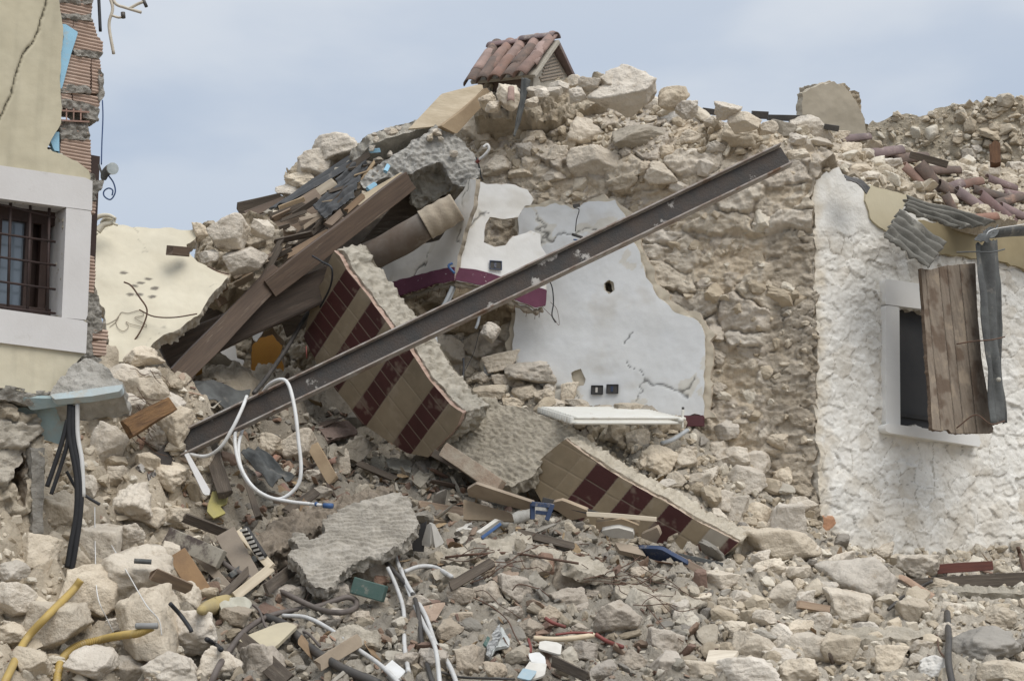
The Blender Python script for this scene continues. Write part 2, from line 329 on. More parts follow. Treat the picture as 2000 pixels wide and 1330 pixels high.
# ------------------------------------------------------------------ setting: ground and rubble mound
gm = fastmesh('ground', [(-400, -100, 0), (400, -100, 0), (400, 1500, 0), (-400, 1500, 0)], [np.array([[0, 1, 2, 3]])], mat('dusty_ground', (.36, .31, .25), (.28, .24, .19), scale=1.5, bump=.8, bscale=12, dist=.03))
tag(link('ground', gm), kind='structure')
CP = [(-500,1330,7.9),(0,1330,8.0),(500,1330,8.3),(1000,1330,8.5),(1500,1330,8.8),(2000,1330,9.0),(2500,1330,9.2),
      (-300,1100,8.3),(0,1060,8.6),(0,1120,8.5),(90,1090,8.75),(180,1080,9.2),(300,1100,9.6),(600,1130,9.8),(1000,1080,10.1),(1400,1120,10.3),(1700,1130,10.9),(2000,1140,11.2),(2400,1140,11.6),
      (0,1230,8.3),(300,1220,8.9),(700,1230,9.1),(1100,1220,9.2),(1500,1230,9.6),(1900,1230,9.9),
      (200,980,9.8),(350,1000,10.1),(600,1000,10.75),(850,1000,11.15),(1100,1030,11.05),(1300,1080,10.85),(1200,1010,11.4),(1060,985,11.5),(980,1030,10.9),(1500,1050,11.3),(1620,1080,11.45),
      (150,880,10.0),(280,880,10.2),(450,900,11.0),(560,920,11.5),(700,900,12.1),(820,900,12.1),(620,850,12.1),(900,950,11.6),(1000,900,11.9),(1250,900,11.5),(1420,960,11.55),(1550,1000,11.5),
      (230,760,10.4),(330,760,10.6),(430,820,10.9),(600,800,12.0),(900,790,11.9),(1100,800,12.1),(1350,850,11.9),(1000,740,12.3),(700,760,12.8),(400,730,12.0),(200,740,11.2),(520,740,13),
      (100,960,9.6),(1700,1090,11.9),(2100,1100,12.6)]
cpw = np.array([at(*c) for c in CP])
cpw = np.concatenate([cpw, [[x, 6.3, -.05] for x in np.arange(-7, 8, 1.4)], [[x, 7.2, .55] for x in np.arange(-7, 8, 1.4)], [[x, 14.5, 3.0] for x in np.arange(-7, 8, 2)]])
def tps(P, lam=.02):
    n = len(P); d = np.linalg.norm(P[:, None, :2] - P[None, :, :2], axis=2); K = np.where(d > 0, d * d * np.log(d + 1e-9), 0) + lam * np.eye(n)
    Q = np.c_[np.ones(n), P[:, :2]]; A = np.block([[K, Q], [Q.T, np.zeros((3, 3))]]); return np.linalg.solve(A, np.r_[P[:, 2], 0, 0, 0])
TW = tps(cpw)
def terr(x, y):
    z = TW[-3] + TW[-2] * x + TW[-1] * y
    for i in range(len(cpw)):
        d2 = (x - cpw[i, 0])**2 + (y - cpw[i, 1])**2; z = z + TW[i] * .5 * d2 * np.log(d2 + 1e-9)
    return z
gx, gy = np.meshgrid(np.arange(-6.2, 6.6, .018), np.arange(6.4, 13.2, .018), indexing='ij'); X, Yg = gx.ravel(), gy.ravel()
Z = terr(X, Yg); Z += .05 * fbm(X * 1.6, Yg * 1.6, 1, 3) + .030 * fbm(X * 7, Yg * 7, 2, 3, .6) + .012 * fbm(X * 30, Yg * 30, 4, 2)
f1, f2, r, dx, dy = voro((X + .08 * fbm(X * 4, Yg * 4, 5, 2)) / .40, (Yg + .08 * fbm(X * 4, Yg * 4, 9, 2)) / .46, 14); Z += (.05 + .13 * sst(-1.0, -2.2, X)) * (sst(.02, .45, f2 - f1) * (.3 + r[:, 3]) - .4)
f1, f2, r, dx, dy = voro((X + .05 * fbm(X * 6, Yg * 6, 3, 2)) / .16, (Yg + .05 * fbm(X * 6, Yg * 6, 8, 2)) / .2, 4); Z += .07 * sst(.02, .4, f2 - f1) * r[:, 3]
f1, f2, r2, dx, dy = voro((X + .02 * fbm(X * 16, Yg * 16, 3, 2)) / .06, Yg / .07, 6); Z += .028 * sst(.02, .4, f2 - f1) * r2[:, 3]
tc_ = np.array([.54, .465, .36]) * (1 + .18 * fbm(X * 1.4, Yg * 1.4, 11, 3) + .14 * (r[:, 1] - .5) + .14 * (r2[:, 4] - .5))[:, None]
greyk = sst(-2.6, -1.2, X)[:, None] * .45; tc_ = tc_ * (1 - .32 * sst(-2.3, -1.6, X) * sst(1.6, .6, X))[:, None]; tc_ = tc_ * (1 - greyk) + tc_.mean(1)[:, None] * np.array([1.05, 1.0, .90]) * greyk  # greyer debris dust; the centre's deep shade is also darkened into the colour
nu, nv = gx.shape; idx = np.arange(nu * nv).reshape(nu, nv)
tq = np.stack([idx[:-1, :-1].ravel(), idx[1:, :-1].ravel(), idx[1:, 1:].ravel(), idx[:-1, 1:].ravel()], 1); tv = np.stack([X, Yg, Z], 1)
tag(link('rubble_mound', fastmesh('rubble_mound', tv, [tq], DUST, True, np.clip(tc_, .02, 1))), 'sloping mound of crushed stone, mortar and dust under all the debris', kind='structure')
cgx = np.arange(0, nu, 3); cgy = np.arange(0, nv, 3); sub = idx[np.ix_(cgx, cgy)]; sf = np.stack([np.arange(sub.size).reshape(sub.shape)[a:sub.shape[0] - 1 + a, b:sub.shape[1] - 1 + b].ravel() for a, b in ((0, 0), (1, 0), (1, 1), (0, 1))], 1)
BN.append('mound'); BVHS.append(BVHTree.FromPolygons([tuple(x) for x in tv[sub.ravel()].tolist()], sf.tolist()))
# ------------------------------------------------------------------ main stone wall (exposed core) with plaster
mw = thing('stone_wall', 'broken rubble stone wall with a remnant of white plaster, standing behind the fallen steel beam', 'wall', at(1300, 1000, 12.2))
PW = Plane((1000, 700, 12.45), (1590, 700, 11.75), (1000, 300, 12.45))
hf0, cf0 = masonry(.40, .24, .085, .45, 1, MO * np.array([1.36, 1.36, 1.38]), (S1 * np.array([1.30, 1.31, 1.34]), S2 * np.array([1.14, 1.17, 1.25]), S3 * np.array([1.26, 1.30, 1.40])), .75, .8)
vtop = PW.uv(1150, 330)[1]
def lean(u, v): return -np.clip(v - vtop, 0, 9) * .45 - .35 * np.clip(v - vtop - .35, 0, 9)
def hfA(u, v): return hf0(u, v) + lean(u, v)
WP = [(860,1100),(860,640),(930,560),(900,440),(930,350),(890,290),(900,235),(960,205),(1030,185),(1100,165),(1180,165),(1290,185),(1370,215),(1470,245),(1560,265),(1620,300),(1600,345),(1590,350),(1588,480),(1594,700),(1592,900),(1600,1060),(1600,1200)]
CG = np.array([.43, .37, .29])
ub, vb = PW.uv(1495, 700)[0], PW.uv(1500, 445)[1]
def cfA(u, v, h):
    c = cf0(u, v, h); k = (sst(ub - .03, ub + .05, u + .05 * fbm(u * 5, v * 5, 2, 3)) * sst(vb + .02, vb - .04, v + .04 * fbm(u * 6, v * 6, 5, 3)))[:, None]
    m_ = np.clip(c * .35 + CG * .65, 0, 1); return c * (1 - k) + m_ * k
hb, _ = masonry(.20, .08, .045, .2, 8)
def hfB(u, v):
    k = sst(ub - .03, ub + .05, u + .05 * fbm(u * 5, v * 5, 2, 3)) * sst(vb + .02, vb - .04, v + .04 * fbm(u * 6, v * 6, 5, 3))
    return hfA(u, v) * (1 - k) + (hb(u, v) - .015 + lean(u, v)) * k
relief('masonry', WP, PW, .012, hfB, cfA, .55, MASON, mw, jag=.05, register='main_core', edgecol=(.45, .38, .29))
WHT = np.array([.72, .73, .73])
def cracks(u, v, seed, sc=1.6, wd=.012, dens=.25):
    f1, f2, r, _, _ = voro((u + .18 * fbm(u * 2.3, v * 2.3, seed, 4, .6)) / sc * 1.6, (v + .18 * fbm(u * 2.3 + 9, v * 2.3, seed, 4, .6)) / sc, seed); g = fbm(u * 1.7, v * 1.7, seed + 4, 2)
    return (1 - sst(0, wd * 1.5, f2 - f1)) * (g > dens - .35)
def plaster_c(base, seed, spall=(.66, .63, .56), dens=.25, sp=.55):
    def cf(u, v, h):
        g = fbm(u * 2.2, v * 2.2, seed, 4, .6); st = fbm(u * .9, v * 3, seed + 7, 3)
        c = base * (1 + .05 * g + .05 * st)[:, None]; cr_ = cracks(u, v, seed, dens=dens)[:, None]
        f1, f2, r, _, _ = voro((u + .18 * fbm(u * 2.3, v * 2.3, seed, 4, .6)) / 1.0, (v + .18 * fbm(u * 2.3 + 9, v * 2.3, seed, 4, .6)) / 1.6, seed)
        sl = ((f2 - f1) < .20 * fbm(u * 3.3, v * 3.3, seed + 2, 3))[:, None] * 1.0
        c = c * (1 - sl * .8) + np.array(spall) * .9 * sl * .8 * np.mean(base) / .65
        dt = sst(.15, .7, fbm(u * 1.1, v * 1.6, seed + 21, 5, .65))[:, None] * .35; c = c * (1 - dt) + np.array([.50, .46, .39]) * dt; return c * (1 - cr_ * .75)
    return cf
def plaster_h(seed, amp=.006):
    return lambda u, v: amp * fbm(u * 3, v * 3, seed, 4) - .006 * cracks(u, v, seed)
PPL = [(948,700),(1000,690),(1010,560),(1012,470),(1010,408),(1050,404),(1085,398),(1120,407),(1150,396),(1200,390),(1222,425),(1250,500),(1262,540),(1282,575),(1318,612),(1355,622),(1374,640),(1376,700),(1374,812),(1300,812),(1000,820),(930,815)]
PO = Plane((1000, 700, 12.27), (1590, 700, 11.57), (1000, 300, 12.27))
relief('plaster', PPL, PO, .012, plaster_h(3), plaster_c(WHT, 3), .018, PLASV, mw, jag=.022, edgecol=(.52, .48, .40), register=True, holes=[[(1180,552),(1190,546),(1199,552),(1199,566),(1190,574),(1180,566)], [(1116,728),(1135,720),(1145,738),(1140,756),(1124,750)]])
relief('undercoat', [(935,700),(990,690),(1000,560),(1004,470),(1000,402),(1050,396),(1085,388),(1120,400),(1155,386),(1208,382),(1234,422),(1262,500),(1276,536),(1296,568),(1328,602),(1366,612),(1390,640),(1392,700),(1388,816),(1300,838),(1000,840),(930,835)], PO, .012, lambda u, v: .012 * fbm(u * 9, v * 9, 3, 4), lambda u, v, h: np.array([.56, .50, .40]) * (1 + .14 * fbm(u * 6, v * 6, 4, 4))[:, None], .05, PLASV, mw, jag=.05, off=-.028, seed=12, edgecol=(.5, .43, .34), holes=[[(1178,550),(1190,543),(1201,550),(1201,568),(1190,577),(1178,568)]])
relief('skirting', [(1302,812),(1375,811),(1375,832),(1304,832)], PO, .012, None, (.11, .045, .05), .03, PLASV, mw, off=.004)
# ------------------------------------------------------------------ more helpers
class PlaneW(Plane):
    def __init__(s, o, u, v):
        s.o = np.array(o, float); s.u = np.array(u, float) / np.linalg.norm(u); s.n = np.cross(s.u, v); s.n /= np.linalg.norm(s.n)
        if s.n @ (CAM - s.o) < 0: s.n = -s.n
        s.v = np.cross(s.n, s.u)
def vplane(a, b):       # vertical plane through two pixel anchors
    A, B = at(*a), at(*b); B[2] = A[2]; return PlaneW(A, B - A, (0, 0, 1))
class MB:
    def __init__(s): s.v = []; s.f = []; s.n = 0
    def add(s, v, f): s.f += [tuple(i + s.n for i in q) for q in f]; s.v += [tuple(map(float, p)) for p in v]; s.n += len(v)
    def box(s, o, U, Vv, W):    # centre and three half axes
        o, U, Vv, W = map(np.asarray, (o, U, Vv, W)); c = [o + a * U + b * Vv + d * W for a in (-1, 1) for b in (-1, 1) for d in (-1, 1)]
        f = [(0,1,3,2),(4,6,7,5),(0,4,5,1),(2,3,7,6),(0,2,6,4),(1,5,7,3)]
        if np.dot(np.cross(U, Vv), W) < 0: f = [q[::-1] for q in f]
        s.add(c, f)
    def pbox(s, P, a, b, h0, h1):   # box on a plane between two plane points
        (u0, v0), (u1, v1) = a, b; c = P.o + P.u * (u0 + u1) / 2 + P.v * (v0 + v1) / 2 + P.n * (h0 + h1) / 2
        s.box(c, P.u * (u1 - u0) / 2, P.v * (v1 - v0) / 2, P.n * (h1 - h0) / 2)
    def bar(s, a, b, w_, t):
        a, b = np.asarray(a, float), np.asarray(b, float); d = b - a; m_ = (a + b) / 2; n_ = CAM - m_; n_ = n_ - d * (n_ @ d) / (d @ d); n_ /= np.linalg.norm(n_); y = np.cross(n_, d); y /= np.linalg.norm(y)
        s.box(m_, d / 2, y * w_ / 2, n_ * t / 2)
    def tube(s, pts, r, seg=8, cap=True, rf=None):
        P = np.asarray(pts, float); n = len(P); T = np.gradient(P, axis=0); T /= np.linalg.norm(T, axis=1)[:, None] + 1e-12
        up = np.array([0, 0, 1.]) if abs(T[0][2]) < .9 else np.array([1., 0, 0]); a = np.cross(T[0], up); a /= np.linalg.norm(a); v = []
        for i in range(n):
            a = a - T[i] * (a @ T[i]); a /= np.linalg.norm(a); b = np.cross(T[i], a); rr = r if rf is None else rf(i / (n - 1))
            for k in range(seg): t = 2 * math.pi * k / seg; v.append(P[i] + (a * math.cos(t) + b * math.sin(t)) * rr)
        f = [(i * seg + k, i * seg + (k + 1) % seg, (i + 1) * seg + (k + 1) % seg, (i + 1) * seg + k) for i in range(n - 1) for k in range(seg)]
        if cap: f += [tuple(range(seg))[::-1], tuple((n - 1) * seg + k for k in range(seg))]
        s.add(v, f)
    def build(s, name, m, parent=None, smooth=False, bevel=0, loc=None):
        me = bpy.data.meshes.new(name); me.from_pydata(s.v, [], s.f); me.update(); me.materials.append(m)
        bm = bmesh.new(); bm.from_mesh(me); bmesh.ops.recalc_face_normals(bm, faces=bm.faces); bm.to_mesh(me); bm.free()
        if smooth: me.polygons.foreach_set('use_smooth', np.full(len(me.polygons), True))
        o = link(name, me, parent)
        if bevel: b = o.modifiers.new('bevel', 'BEVEL'); b.width = bevel; b.segments = 2; b.limit_method = 'ANGLE'
        return o
def smoothpts(P, k=8):
    P = [np.asarray(p, float) for p in P]; P = [2 * P[0] - P[1]] + P + [2 * P[-1] - P[-2]]; out = []
    for i in range(1, len(P) - 2):
        for j in range(k):
            t = j / k; out.append(.5 * (2 * P[i] + (P[i + 1] - P[i - 1]) * t + (2 * P[i - 1] - 5 * P[i] + 4 * P[i + 1] - P[i + 2]) * t * t + (3 * P[i] - P[i - 1] - 3 * P[i + 1] + P[i + 2]) * t**3))
    out.append(P[-2]); return np.array(out)
def W_(pts, Y=None, lift=.02):      # pixel points (px,py[,Y]) to world; without a depth they lie on what is seen there
    out = []
    for p in pts:
        if len(p) == 3: out.append(at(*p)); continue
        if Y is not None: out.append(at(p[0], p[1], Y)); continue
        h = cast(*p); out.append(at(p[0], p[1], (h[0][1] if h else 11.0) - lift))
    return out
def cable(name, pts, r, m, label, cat='cable', group=None, Y=None, lift=.03, rf=None, k=8, parent=None, seg=8, sm=True):
    P = W_(pts, Y, lift); P = smoothpts(P, k) if sm else np.array(P); b = MB(); b.tube(P, r, seg, True, rf); o = b.build(name, m, parent, True)
    return tag(o, label, cat, group) if parent is None else o
def plank(name, a, b, w_, t, m, label=None, cat='plank', group=None, roll=0, parent=None, rag=.0, warp=.006, bev=.003):
    A = W_([a])[0]; B = W_([b])[0]; d = B - A; Ln = np.linalg.norm(d); d = d / Ln; c = (A + B) / 2; n_ = CAM - c; n_ -= d * (n_ @ d); n_ /= np.linalg.norm(n_)
    Rr = np.array(Matrix.Rotation(roll, 3, V3(d))); n_ = Rr @ n_; y = np.cross(n_, d); ns = max(2, int(Ln / .06)); sd_ = rnd.random() * 50; v = []; f = []
    prof = [(-.5, -.5), (0, -.5), (.5, -.5), (.5, .5), (0, .5), (-.5, .5)]; K = len(prof)
    for i in range(ns + 1):
        x = -Ln / 2 + Ln * i / ns
        for j, (p, q) in enumerate(prof):
            xx = x + (rag * (rnd.random() - .5) * 2 if i in (0, ns) else 0); wv = warp * float(pn(x * 2.5 + sd_, j * .3, 0)); v.append((xx, p * w_ * (1 + .03 * math.sin(x * 7 + sd_)) + wv, q * t + warp * .8 * float(pn(x * 2 + sd_, 5.5, 0))))
    for i in range(ns):
        for j in range(K): f.append((i * K + j, i * K + (j + 1) % K, (i + 1) * K + (j + 1) % K, (i + 1) * K + j))
    f += [tuple(range(K))[::-1], tuple(ns * K + j for j in range(K))]
    me = bpy.data.meshes.new(name); me.from_pydata(v, [], f); me.materials.append(m); bm = bmesh.new(); bm.from_mesh(me); bmesh.ops.recalc_face_normals(bm, faces=bm.faces); bm.to_mesh(me); bm.free()
    o = bpy.data.objects.new(name, me); COL.objects.link(o); M = Matrix.Identity(4)
    for i in range(3): M[i][0] = d[i]; M[i][1] = y[i]; M[i][2] = n_[i]; M[i][3] = c[i]
    o.matrix_world = M
    if parent: o.parent = parent; o.matrix_parent_inverse = Matrix.Translation(-parent.location) if parent.data is None else Matrix.Identity(4)
    if bev: b_ = o.modifiers.new('bevel', 'BEVEL'); b_.width = bev; b_.segments = 2; b_.limit_method = 'ANGLE'; b_.angle_limit = R(50)
    return tag(o, label, cat, group) if parent is None else o
def sheet(name, quad, m, waves=0, amp=.02, thk=.004, label=None, cat='sheet', group=None, parent=None, nu=60, nv=30, bend=0, rag=.0, along='u', dent=.01, seed=0):
    A, B, C_, D = W_(quad); v = []                     # A-B top edge, D-C bottom edge; waves run across A->B
    n_ = np.cross(B - A, D - A); n_ /= np.linalg.norm(n_)
    if n_ @ (CAM - A) < 0: n_ = -n_
    for i in range(nu + 1):
        for j in range(nv + 1):
            u, t = i / nu, j / nv
            if rag and j in (0, nv): t += rag * float(pn(u * 9 + seed, j, 0))
            if rag and i in (0, nu): u += rag * float(pn(t * 9 + seed, i, 3))
            p = (A * (1 - u) + B * u) * (1 - t) + (D * (1 - u) + C_ * u) * t
            h = amp * math.sin(u * waves * 2 * math.pi) + dent * float(fbm(u * 2.5 + seed, t * 2.5, seed, 3)) + bend * (4 * (t - .5)**2 - 1)
            v.append(p + n_ * h)
    f = [(i * (nv + 1) + j, i * (nv + 1) + j + 1, (i + 1) * (nv + 1) + j + 1, (i + 1) * (nv + 1) + j) for i in range(nu) for j in range(nv)]
    me = fastmesh(name, np.array(v), [np.array(f)], m); o = link(name, me, parent); s_ = o.modifiers.new('thickness', 'SOLIDIFY'); s_.thickness = thk; s_.offset = 0
    return tag(o, label, cat, group) if parent is None else o
def board(name, poly, Ys, thk, m, label=None, cat='board', group=None, parent=None, jag=.0, res=.03, hf=None, cf=(.5, .5, .5), edge=None, seed=0, en=.0, off=0.0):
    q = np.array(poly, float); a, b = q[:, 0].argmin(), q[:, 0].argmax(); dd = q[b] - q[a]; c = np.abs(np.cross(q - q[a], dd)).argmax()
    if Ys is None or isinstance(Ys, float):
        lf_ = .05 if Ys is None else Ys; yy = [drape(*q[k], lf_) for k in (a, b, c)]; ym = sorted(yy)[1]; Ys = [min(max(v_, ym - .16), ym + .16) for v_ in yy]
    P = Plane((*q[a], Ys[0]), (*q[b], Ys[1]), (*q[c], Ys[2])); o = relief(name, poly, P, res, hf, cf, thk, m, parent, jag, seed, edgecol=edge, edgenoise=en, off=off)
    return tag(o, label, cat, group) if parent is None else o
def drape(px, py, lift=.05):
    h = cast(px, py); return (h[0][1] if h else 11.) - lift
# materials
WOODBR = mat('brown_painted_timber', (.140, .098, .070), (.090, .064, .048), scale=3, stretch=(1, 14, 14), rough=.6, bump=.35, bscale=8, spots=(3, .60, .78, (.30, .24, .18)))
WOODGY = mat('weathered_timber', (.135, .11, .085), (.075, .06, .048), scale=3, stretch=(1, 12, 12), rough=.85, bump=.6, bscale=8, spots=(2.5, .58, .75, (.30, .27, .22)))
WOODTAN = mat('tan_lath', (.34, .245, .165), (.22, .155, .105), scale=3, stretch=(1, 14, 14), rough=.75, bump=.4, bscale=7, rnd=.2)
WOODPALE = mat('pale_board', (.66, .56, .41), (.50, .41, .28), scale=2.5, stretch=(1, 9, 9), rough=.75, bump=.3, bscale=7, rnd=.1)
CARD = mat('tan_chipboard', (.38, .295, .20), (.28, .21, .14), scale=5, rough=.8, bump=.25, bscale=60, rnd=.2)
RUST = mat('rusty_steel', (.042, .041, .040), (.068, .052, .042), scale=7, rough=.62, bump=.5, bscale=60, spots=(2.2, .585, .62, (.40, .38, .35)), spec=.3, dist=.006)
RUSTF = mat('rusty_steel_flange', (.40, .38, .355), (.22, .165, .13), scale=9, rough=.7, bump=.4, bscale=60, dist=.003, spots=(4, .56, .66, (.15, .085, .05)))  # flanges pale from plaster dust and from light painted into the colour
DKMET = mat('dark_metal', (.06, .058, .056), (.10, .09, .08), scale=8, rough=.55, metal=.3, bump=.3, bscale=50)
ZINC = mat('weathered_zinc', (.125, .13, .125), (.07, .07, .068), scale=5, rough=.75, metal=.1, bump=.6, bscale=25, spots=(6, .58, .72, (.24, .22, .19)))
CORR = mat('weathered_corrugated_sheet', (.21, .20, .175), (.11, .105, .09), scale=6, rough=.8, bump=.5, bscale=50, spots=(5, .56, .70, (.40, .38, .33)))
BLKC = mat('black_corrugated_sheet', (.045, .048, .052), (.085, .085, .085), scale=6, rough=.6, bump=.3, bscale=50, spots=(7, .60, .76, (.25, .23, .20)))
WPVC = mat('white_plastic', (.66, .66, .65), (.55, .54, .51), scale=9, rough=.4, bump=.05, spots=(18, .62, .74, (.40, .35, .28)))
BLKP = mat('black_rubber', (.022, .023, .026), (.035, .035, .037), scale=9, rough=.5, bump=.1)
BRNP = mat('grey_brown_cable_sheath', (.15, .125, .11), (.10, .085, .075), scale=9, rough=.6, bump=.1)
YELP = mat('yellow_plastic', (.47, .33, .10), (.38, .28, .11), scale=12, rough=.5, bump=.1, spots=(14, .58, .72, (.42, .34, .22)))
BLUP = mat('blue_plastic', (.05, .12, .27), (.05, .09, .20), scale=9, rough=.45, bump=.05)
REDP = mat('red_plastic', (.24, .06, .05), (.16, .06, .05), scale=9, rough=.5, bump=.1)
TERRA = mat('terracotta', (.33, .20, .155), (.22, .14, .11), scale=6, rough=.85, bump=.5, bscale=40, rnd=.22, spots=(8, .56, .70, (.17, .13, .11)))
TERRAP = mat('purple_terracotta', (.24, .165, .155), (.16, .115, .11), scale=6, rough=.85, bump=.5, bscale=40, rnd=.22, spots=(8, .56, .70, (.38, .33, .28)))
BRICKM = mat('hollow_clay_block', (1, 1, 1), (.85, .82, .8), scale=8, bump=.3, bscale=40, vcol=True)
GLASS = mat('window_glass', (.13, .16, .19), (.16, .19, .22), scale=2, rough=.12, bump=0, spec=.8)
DKBR = mat('dark_brown_window_wood', (.055, .032, .025), (.04, .025, .02), scale=5, rough=.5, bump=.1)
STONEW = mat('white_stone_surround', (.60, .585, .57), (.55, .53, .51), scale=3, rough=.7, bump=.12, bscale=50, spots=(7, .60, .80, (.44, .42, .38)))
BLUF = mat('blue_insulation_foam', (.30, .52, .66), (.26, .45, .58), scale=6, rough=.8, bump=.2, bscale=40, spots=(7, .58, .72, (.42, .42, .38)))
OCHRE = mat('ochre_plaster', (.50, .27, .065), (.42, .22, .06), scale=4, bump=.2)
RED_W = mat('reddish_timber', (.14, .05, .035), (.09, .035, .028), scale=4, stretch=(1, 9, 9), rough=.6, bump=.3, bscale=8)
REBAR = mat('rusty_wire', (.13, .075, .05), (.09, .06, .045), scale=20, rough=.8, bump=.2)
NAVY = mat('navy_cover', (.03, .05, .11), (.05, .07, .12), scale=9, rough=.6, bump=.2, spots=(9, .55, .7, (.28, .25, .22)))
PAPER = mat('paper', (.62, .60, .55), (.50, .47, .42), scale=9, rough=.9, bump=.2, bscale=40)
GREENC = mat('green_cover', (.06, .11, .095), (.09, .13, .115), scale=12, rough=.7, bump=.2, spots=(10, .58, .72, (.28, .26, .22)))
DKGREY = mat('dark_grey_panel', (.035, .035, .036), (.05, .048, .046), scale=3, rough=.6, bump=.1, stretch=(1, 1, 1.001))
PURPLE = mat('purple_paint', (1, 1, 1), (.85, .84, .84), scale=6, bump=.2, vcol=True, spots=(16, .64, .68, (.55, .50, .48)))
LIMEG = mat('greyish_limestone', (.40, .36, .30), (.30, .27, .225), scale=5, bump=.9, bscale=22, rnd=.12, dist=.008)
LIMEW = mat('white_limestone', (.74, .71, .65), (.62, .58, .51), scale=5, bump=.7, bscale=22, rnd=.05, dist=.008)
# ------------------------------------------------------------------ left building
PLB = vplane((0, 322, 8.6), (178, 350, 8.94))
lb = thing('damaged_building', 'cream rendered building corner at left with a barred window and torn hollow bricks', 'building', PLB.pt(60, 760))
CREAM = np.array([.50, .455, .335]); CREAM2 = np.array([.60, .55, .42])
ck = np.array([PLB.uv(*p) for p in [(96,-10),(78,45),(74,62),(66,80),(44,108),(30,150),(22,185),(10,210),(-4,240)]])
def dseg(u, v, P):
    x, y = u * 0 + 1e9, None; best = np.full(u.shape, 1e9)
    for i in range(len(P) - 1):
        a, b = P[i], P[i + 1]; d = b - a; t = np.clip(((u - a[0]) * d[0] + (v - a[1]) * d[1]) / (d @ d), 0, 1); best = np.minimum(best, np.hypot(u - a[0] - t * d[0], v - a[1] - t * d[1]))
    return best
vm_ = PLB.uv(60, 640)[1]
def cfw(u, v, h):
    d = dseg(u + .006 * fbm(u * 30, v * 30, 1, 2), v, ck); k = (1 - sst(.002, .006, d))[:, None]
    stn = fbm(u * 9, v * .7, 31, 4); low = sst(vm_ + .1, vm_ - .1, v)[:, None]; c = (CREAM * (1 - low) + CREAM2 * low) * (1 + .10 * fbm(u * 2.5, v * 2.5, 4, 4) + .05 * fbm(u * 12, v * 12, 2, 3) - .12 * sst(.05, .7, stn))[:, None]
    return c * (1 - k * .85)
def hfw(u, v): return .006 * fbm(u * 3, v * 3, 6, 4) - .018 * (1 - sst(.002, .010, dseg(u + .006 * fbm(u * 30, v * 30, 1, 2), v, ck)))
relief('wall', [(-600,-250),(105,-150),(115,0),(123,55),(118,150),(120,240),(92,290),(150,316),(174,333),(177,345),(166,690),(150,705),(130,735),(95,772),(60,768),(0,757),(-600,700)], PLB, .008, hfw, cfw, .10, PLASV, lb, jag=.008, holes=[[(-160,366),(130,404),(122,624),(-160,592)]], edgecol=(.40, .37, .31), edgenoise=.02)
wf = relief('window_frame', [(-300,282),(178,351),(177,413),(-300,350)], PLB, .03, None, STONEW.diffuse_color[:3], .26, STONEW, lb, off=.022, edgenoise=0)
relief('jamb', [(127,407),(177,414),(168,626),(118,621)], PLB, .03, None, (.5, .5, .5), .26, STONEW, wf, off=.020, edgenoise=0)
relief('sill', [(-300,563),(168,628),(165,691),(-300,633)], PLB, .03, None, (.5, .5, .5), .26, STONEW, wf, off=.023, edgenoise=0)
wn = MB(); u1, v1 = PLB.uv(128, 400); u0, v0 = PLB.uv(-150, 600)
def vat(px, py): return PLB.uv(px, py)
fr = MB(); D0 = -.20
for x in (-70, 12, 74, 104): uu = vat(x, 500)[0]; fr.pbox(PLB, (uu - .022, v0 - .1), (uu + .022, v1 + .1), D0, D0 + .05)
fr.pbox(PLB, (u0, vat(60, 420)[1] - .01), (u1, vat(60, 420)[1] + .12), D0 + .002, D0 + .052); fr.pbox(PLB, (u0, vat(60, 590)[1] - .12), (u1, vat(60, 590)[1]), D0 + .002, D0 + .052)
wi = fr.build('window', DKBR, lb, bevel=.004)
g = MB(); g.pbox(PLB, (u0, v0 - .1), (vat(76, 500)[0], v1 + .1), D0 + .01, D0 + .016); g.build('pane', GLASS, wi)
g = MB(); g.pbox(PLB, (u0 - .3, v0 - .4), (u1 + .3, v1 + .4), D0 - .06, D0 - .04); g.build('backing', DKBR, wi)
gr = MB()
for xt, xb in ((-55,-58),(-15,-19),(27,21),(66,59),(103,98)): gr.tube([PLB.pt(xt, 385, -.05), PLB.pt(xb, 628, -.05)], .009, 8)
for yl, yr in ((395,423),(453,470),(499,516),(547,563),(597,610)): gr.tube([PLB.pt(-120, yl - 18, -.045), PLB.pt(20, (yl * .83 + yr * .17), -.045), PLB.pt(114, yr, -.045)], .007, 8)
gr.build('window_grille', mat('grille_iron', (.05, .03, .026), (.03, .022, .02), scale=20, rough=.6, bump=.2), lb, True)
BC1 = np.array([.50, .375, .30]); BC2 = np.array([.56, .43, .35])
blocks = [[(112,-70),(184,-62),(185,-2),(115,-4)], [(115,0),(186,2),(184,27),(118,26)], [(120,31),(150,31),(147,98),(122,98)], [(150,31),(188,35),(197,66),(208,78),(207,98),(150,98)], [(124,103),(184,103),(182,170),(122,170)], [(186,108),(202,112),(206,150),(203,178),(186,178)], [(122,174),(146,176),(147,196),(122,196)], [(148,178),(202,184),(200,205),(180,204),(150,196)], [(122,236),(176,242),(178,259),(122,257)], [(126,266),(184,270),(184,338),(150,322),(124,300)], [(178,388),(193,392),(192,414),(178,414)], [(176,494),(190,500),(194,530),(190,570),(173,570)], [(186,640),(218,642),(216,660),(186,660)],[(186,664),(214,664),(214,692),(186,690)]]
bw = None
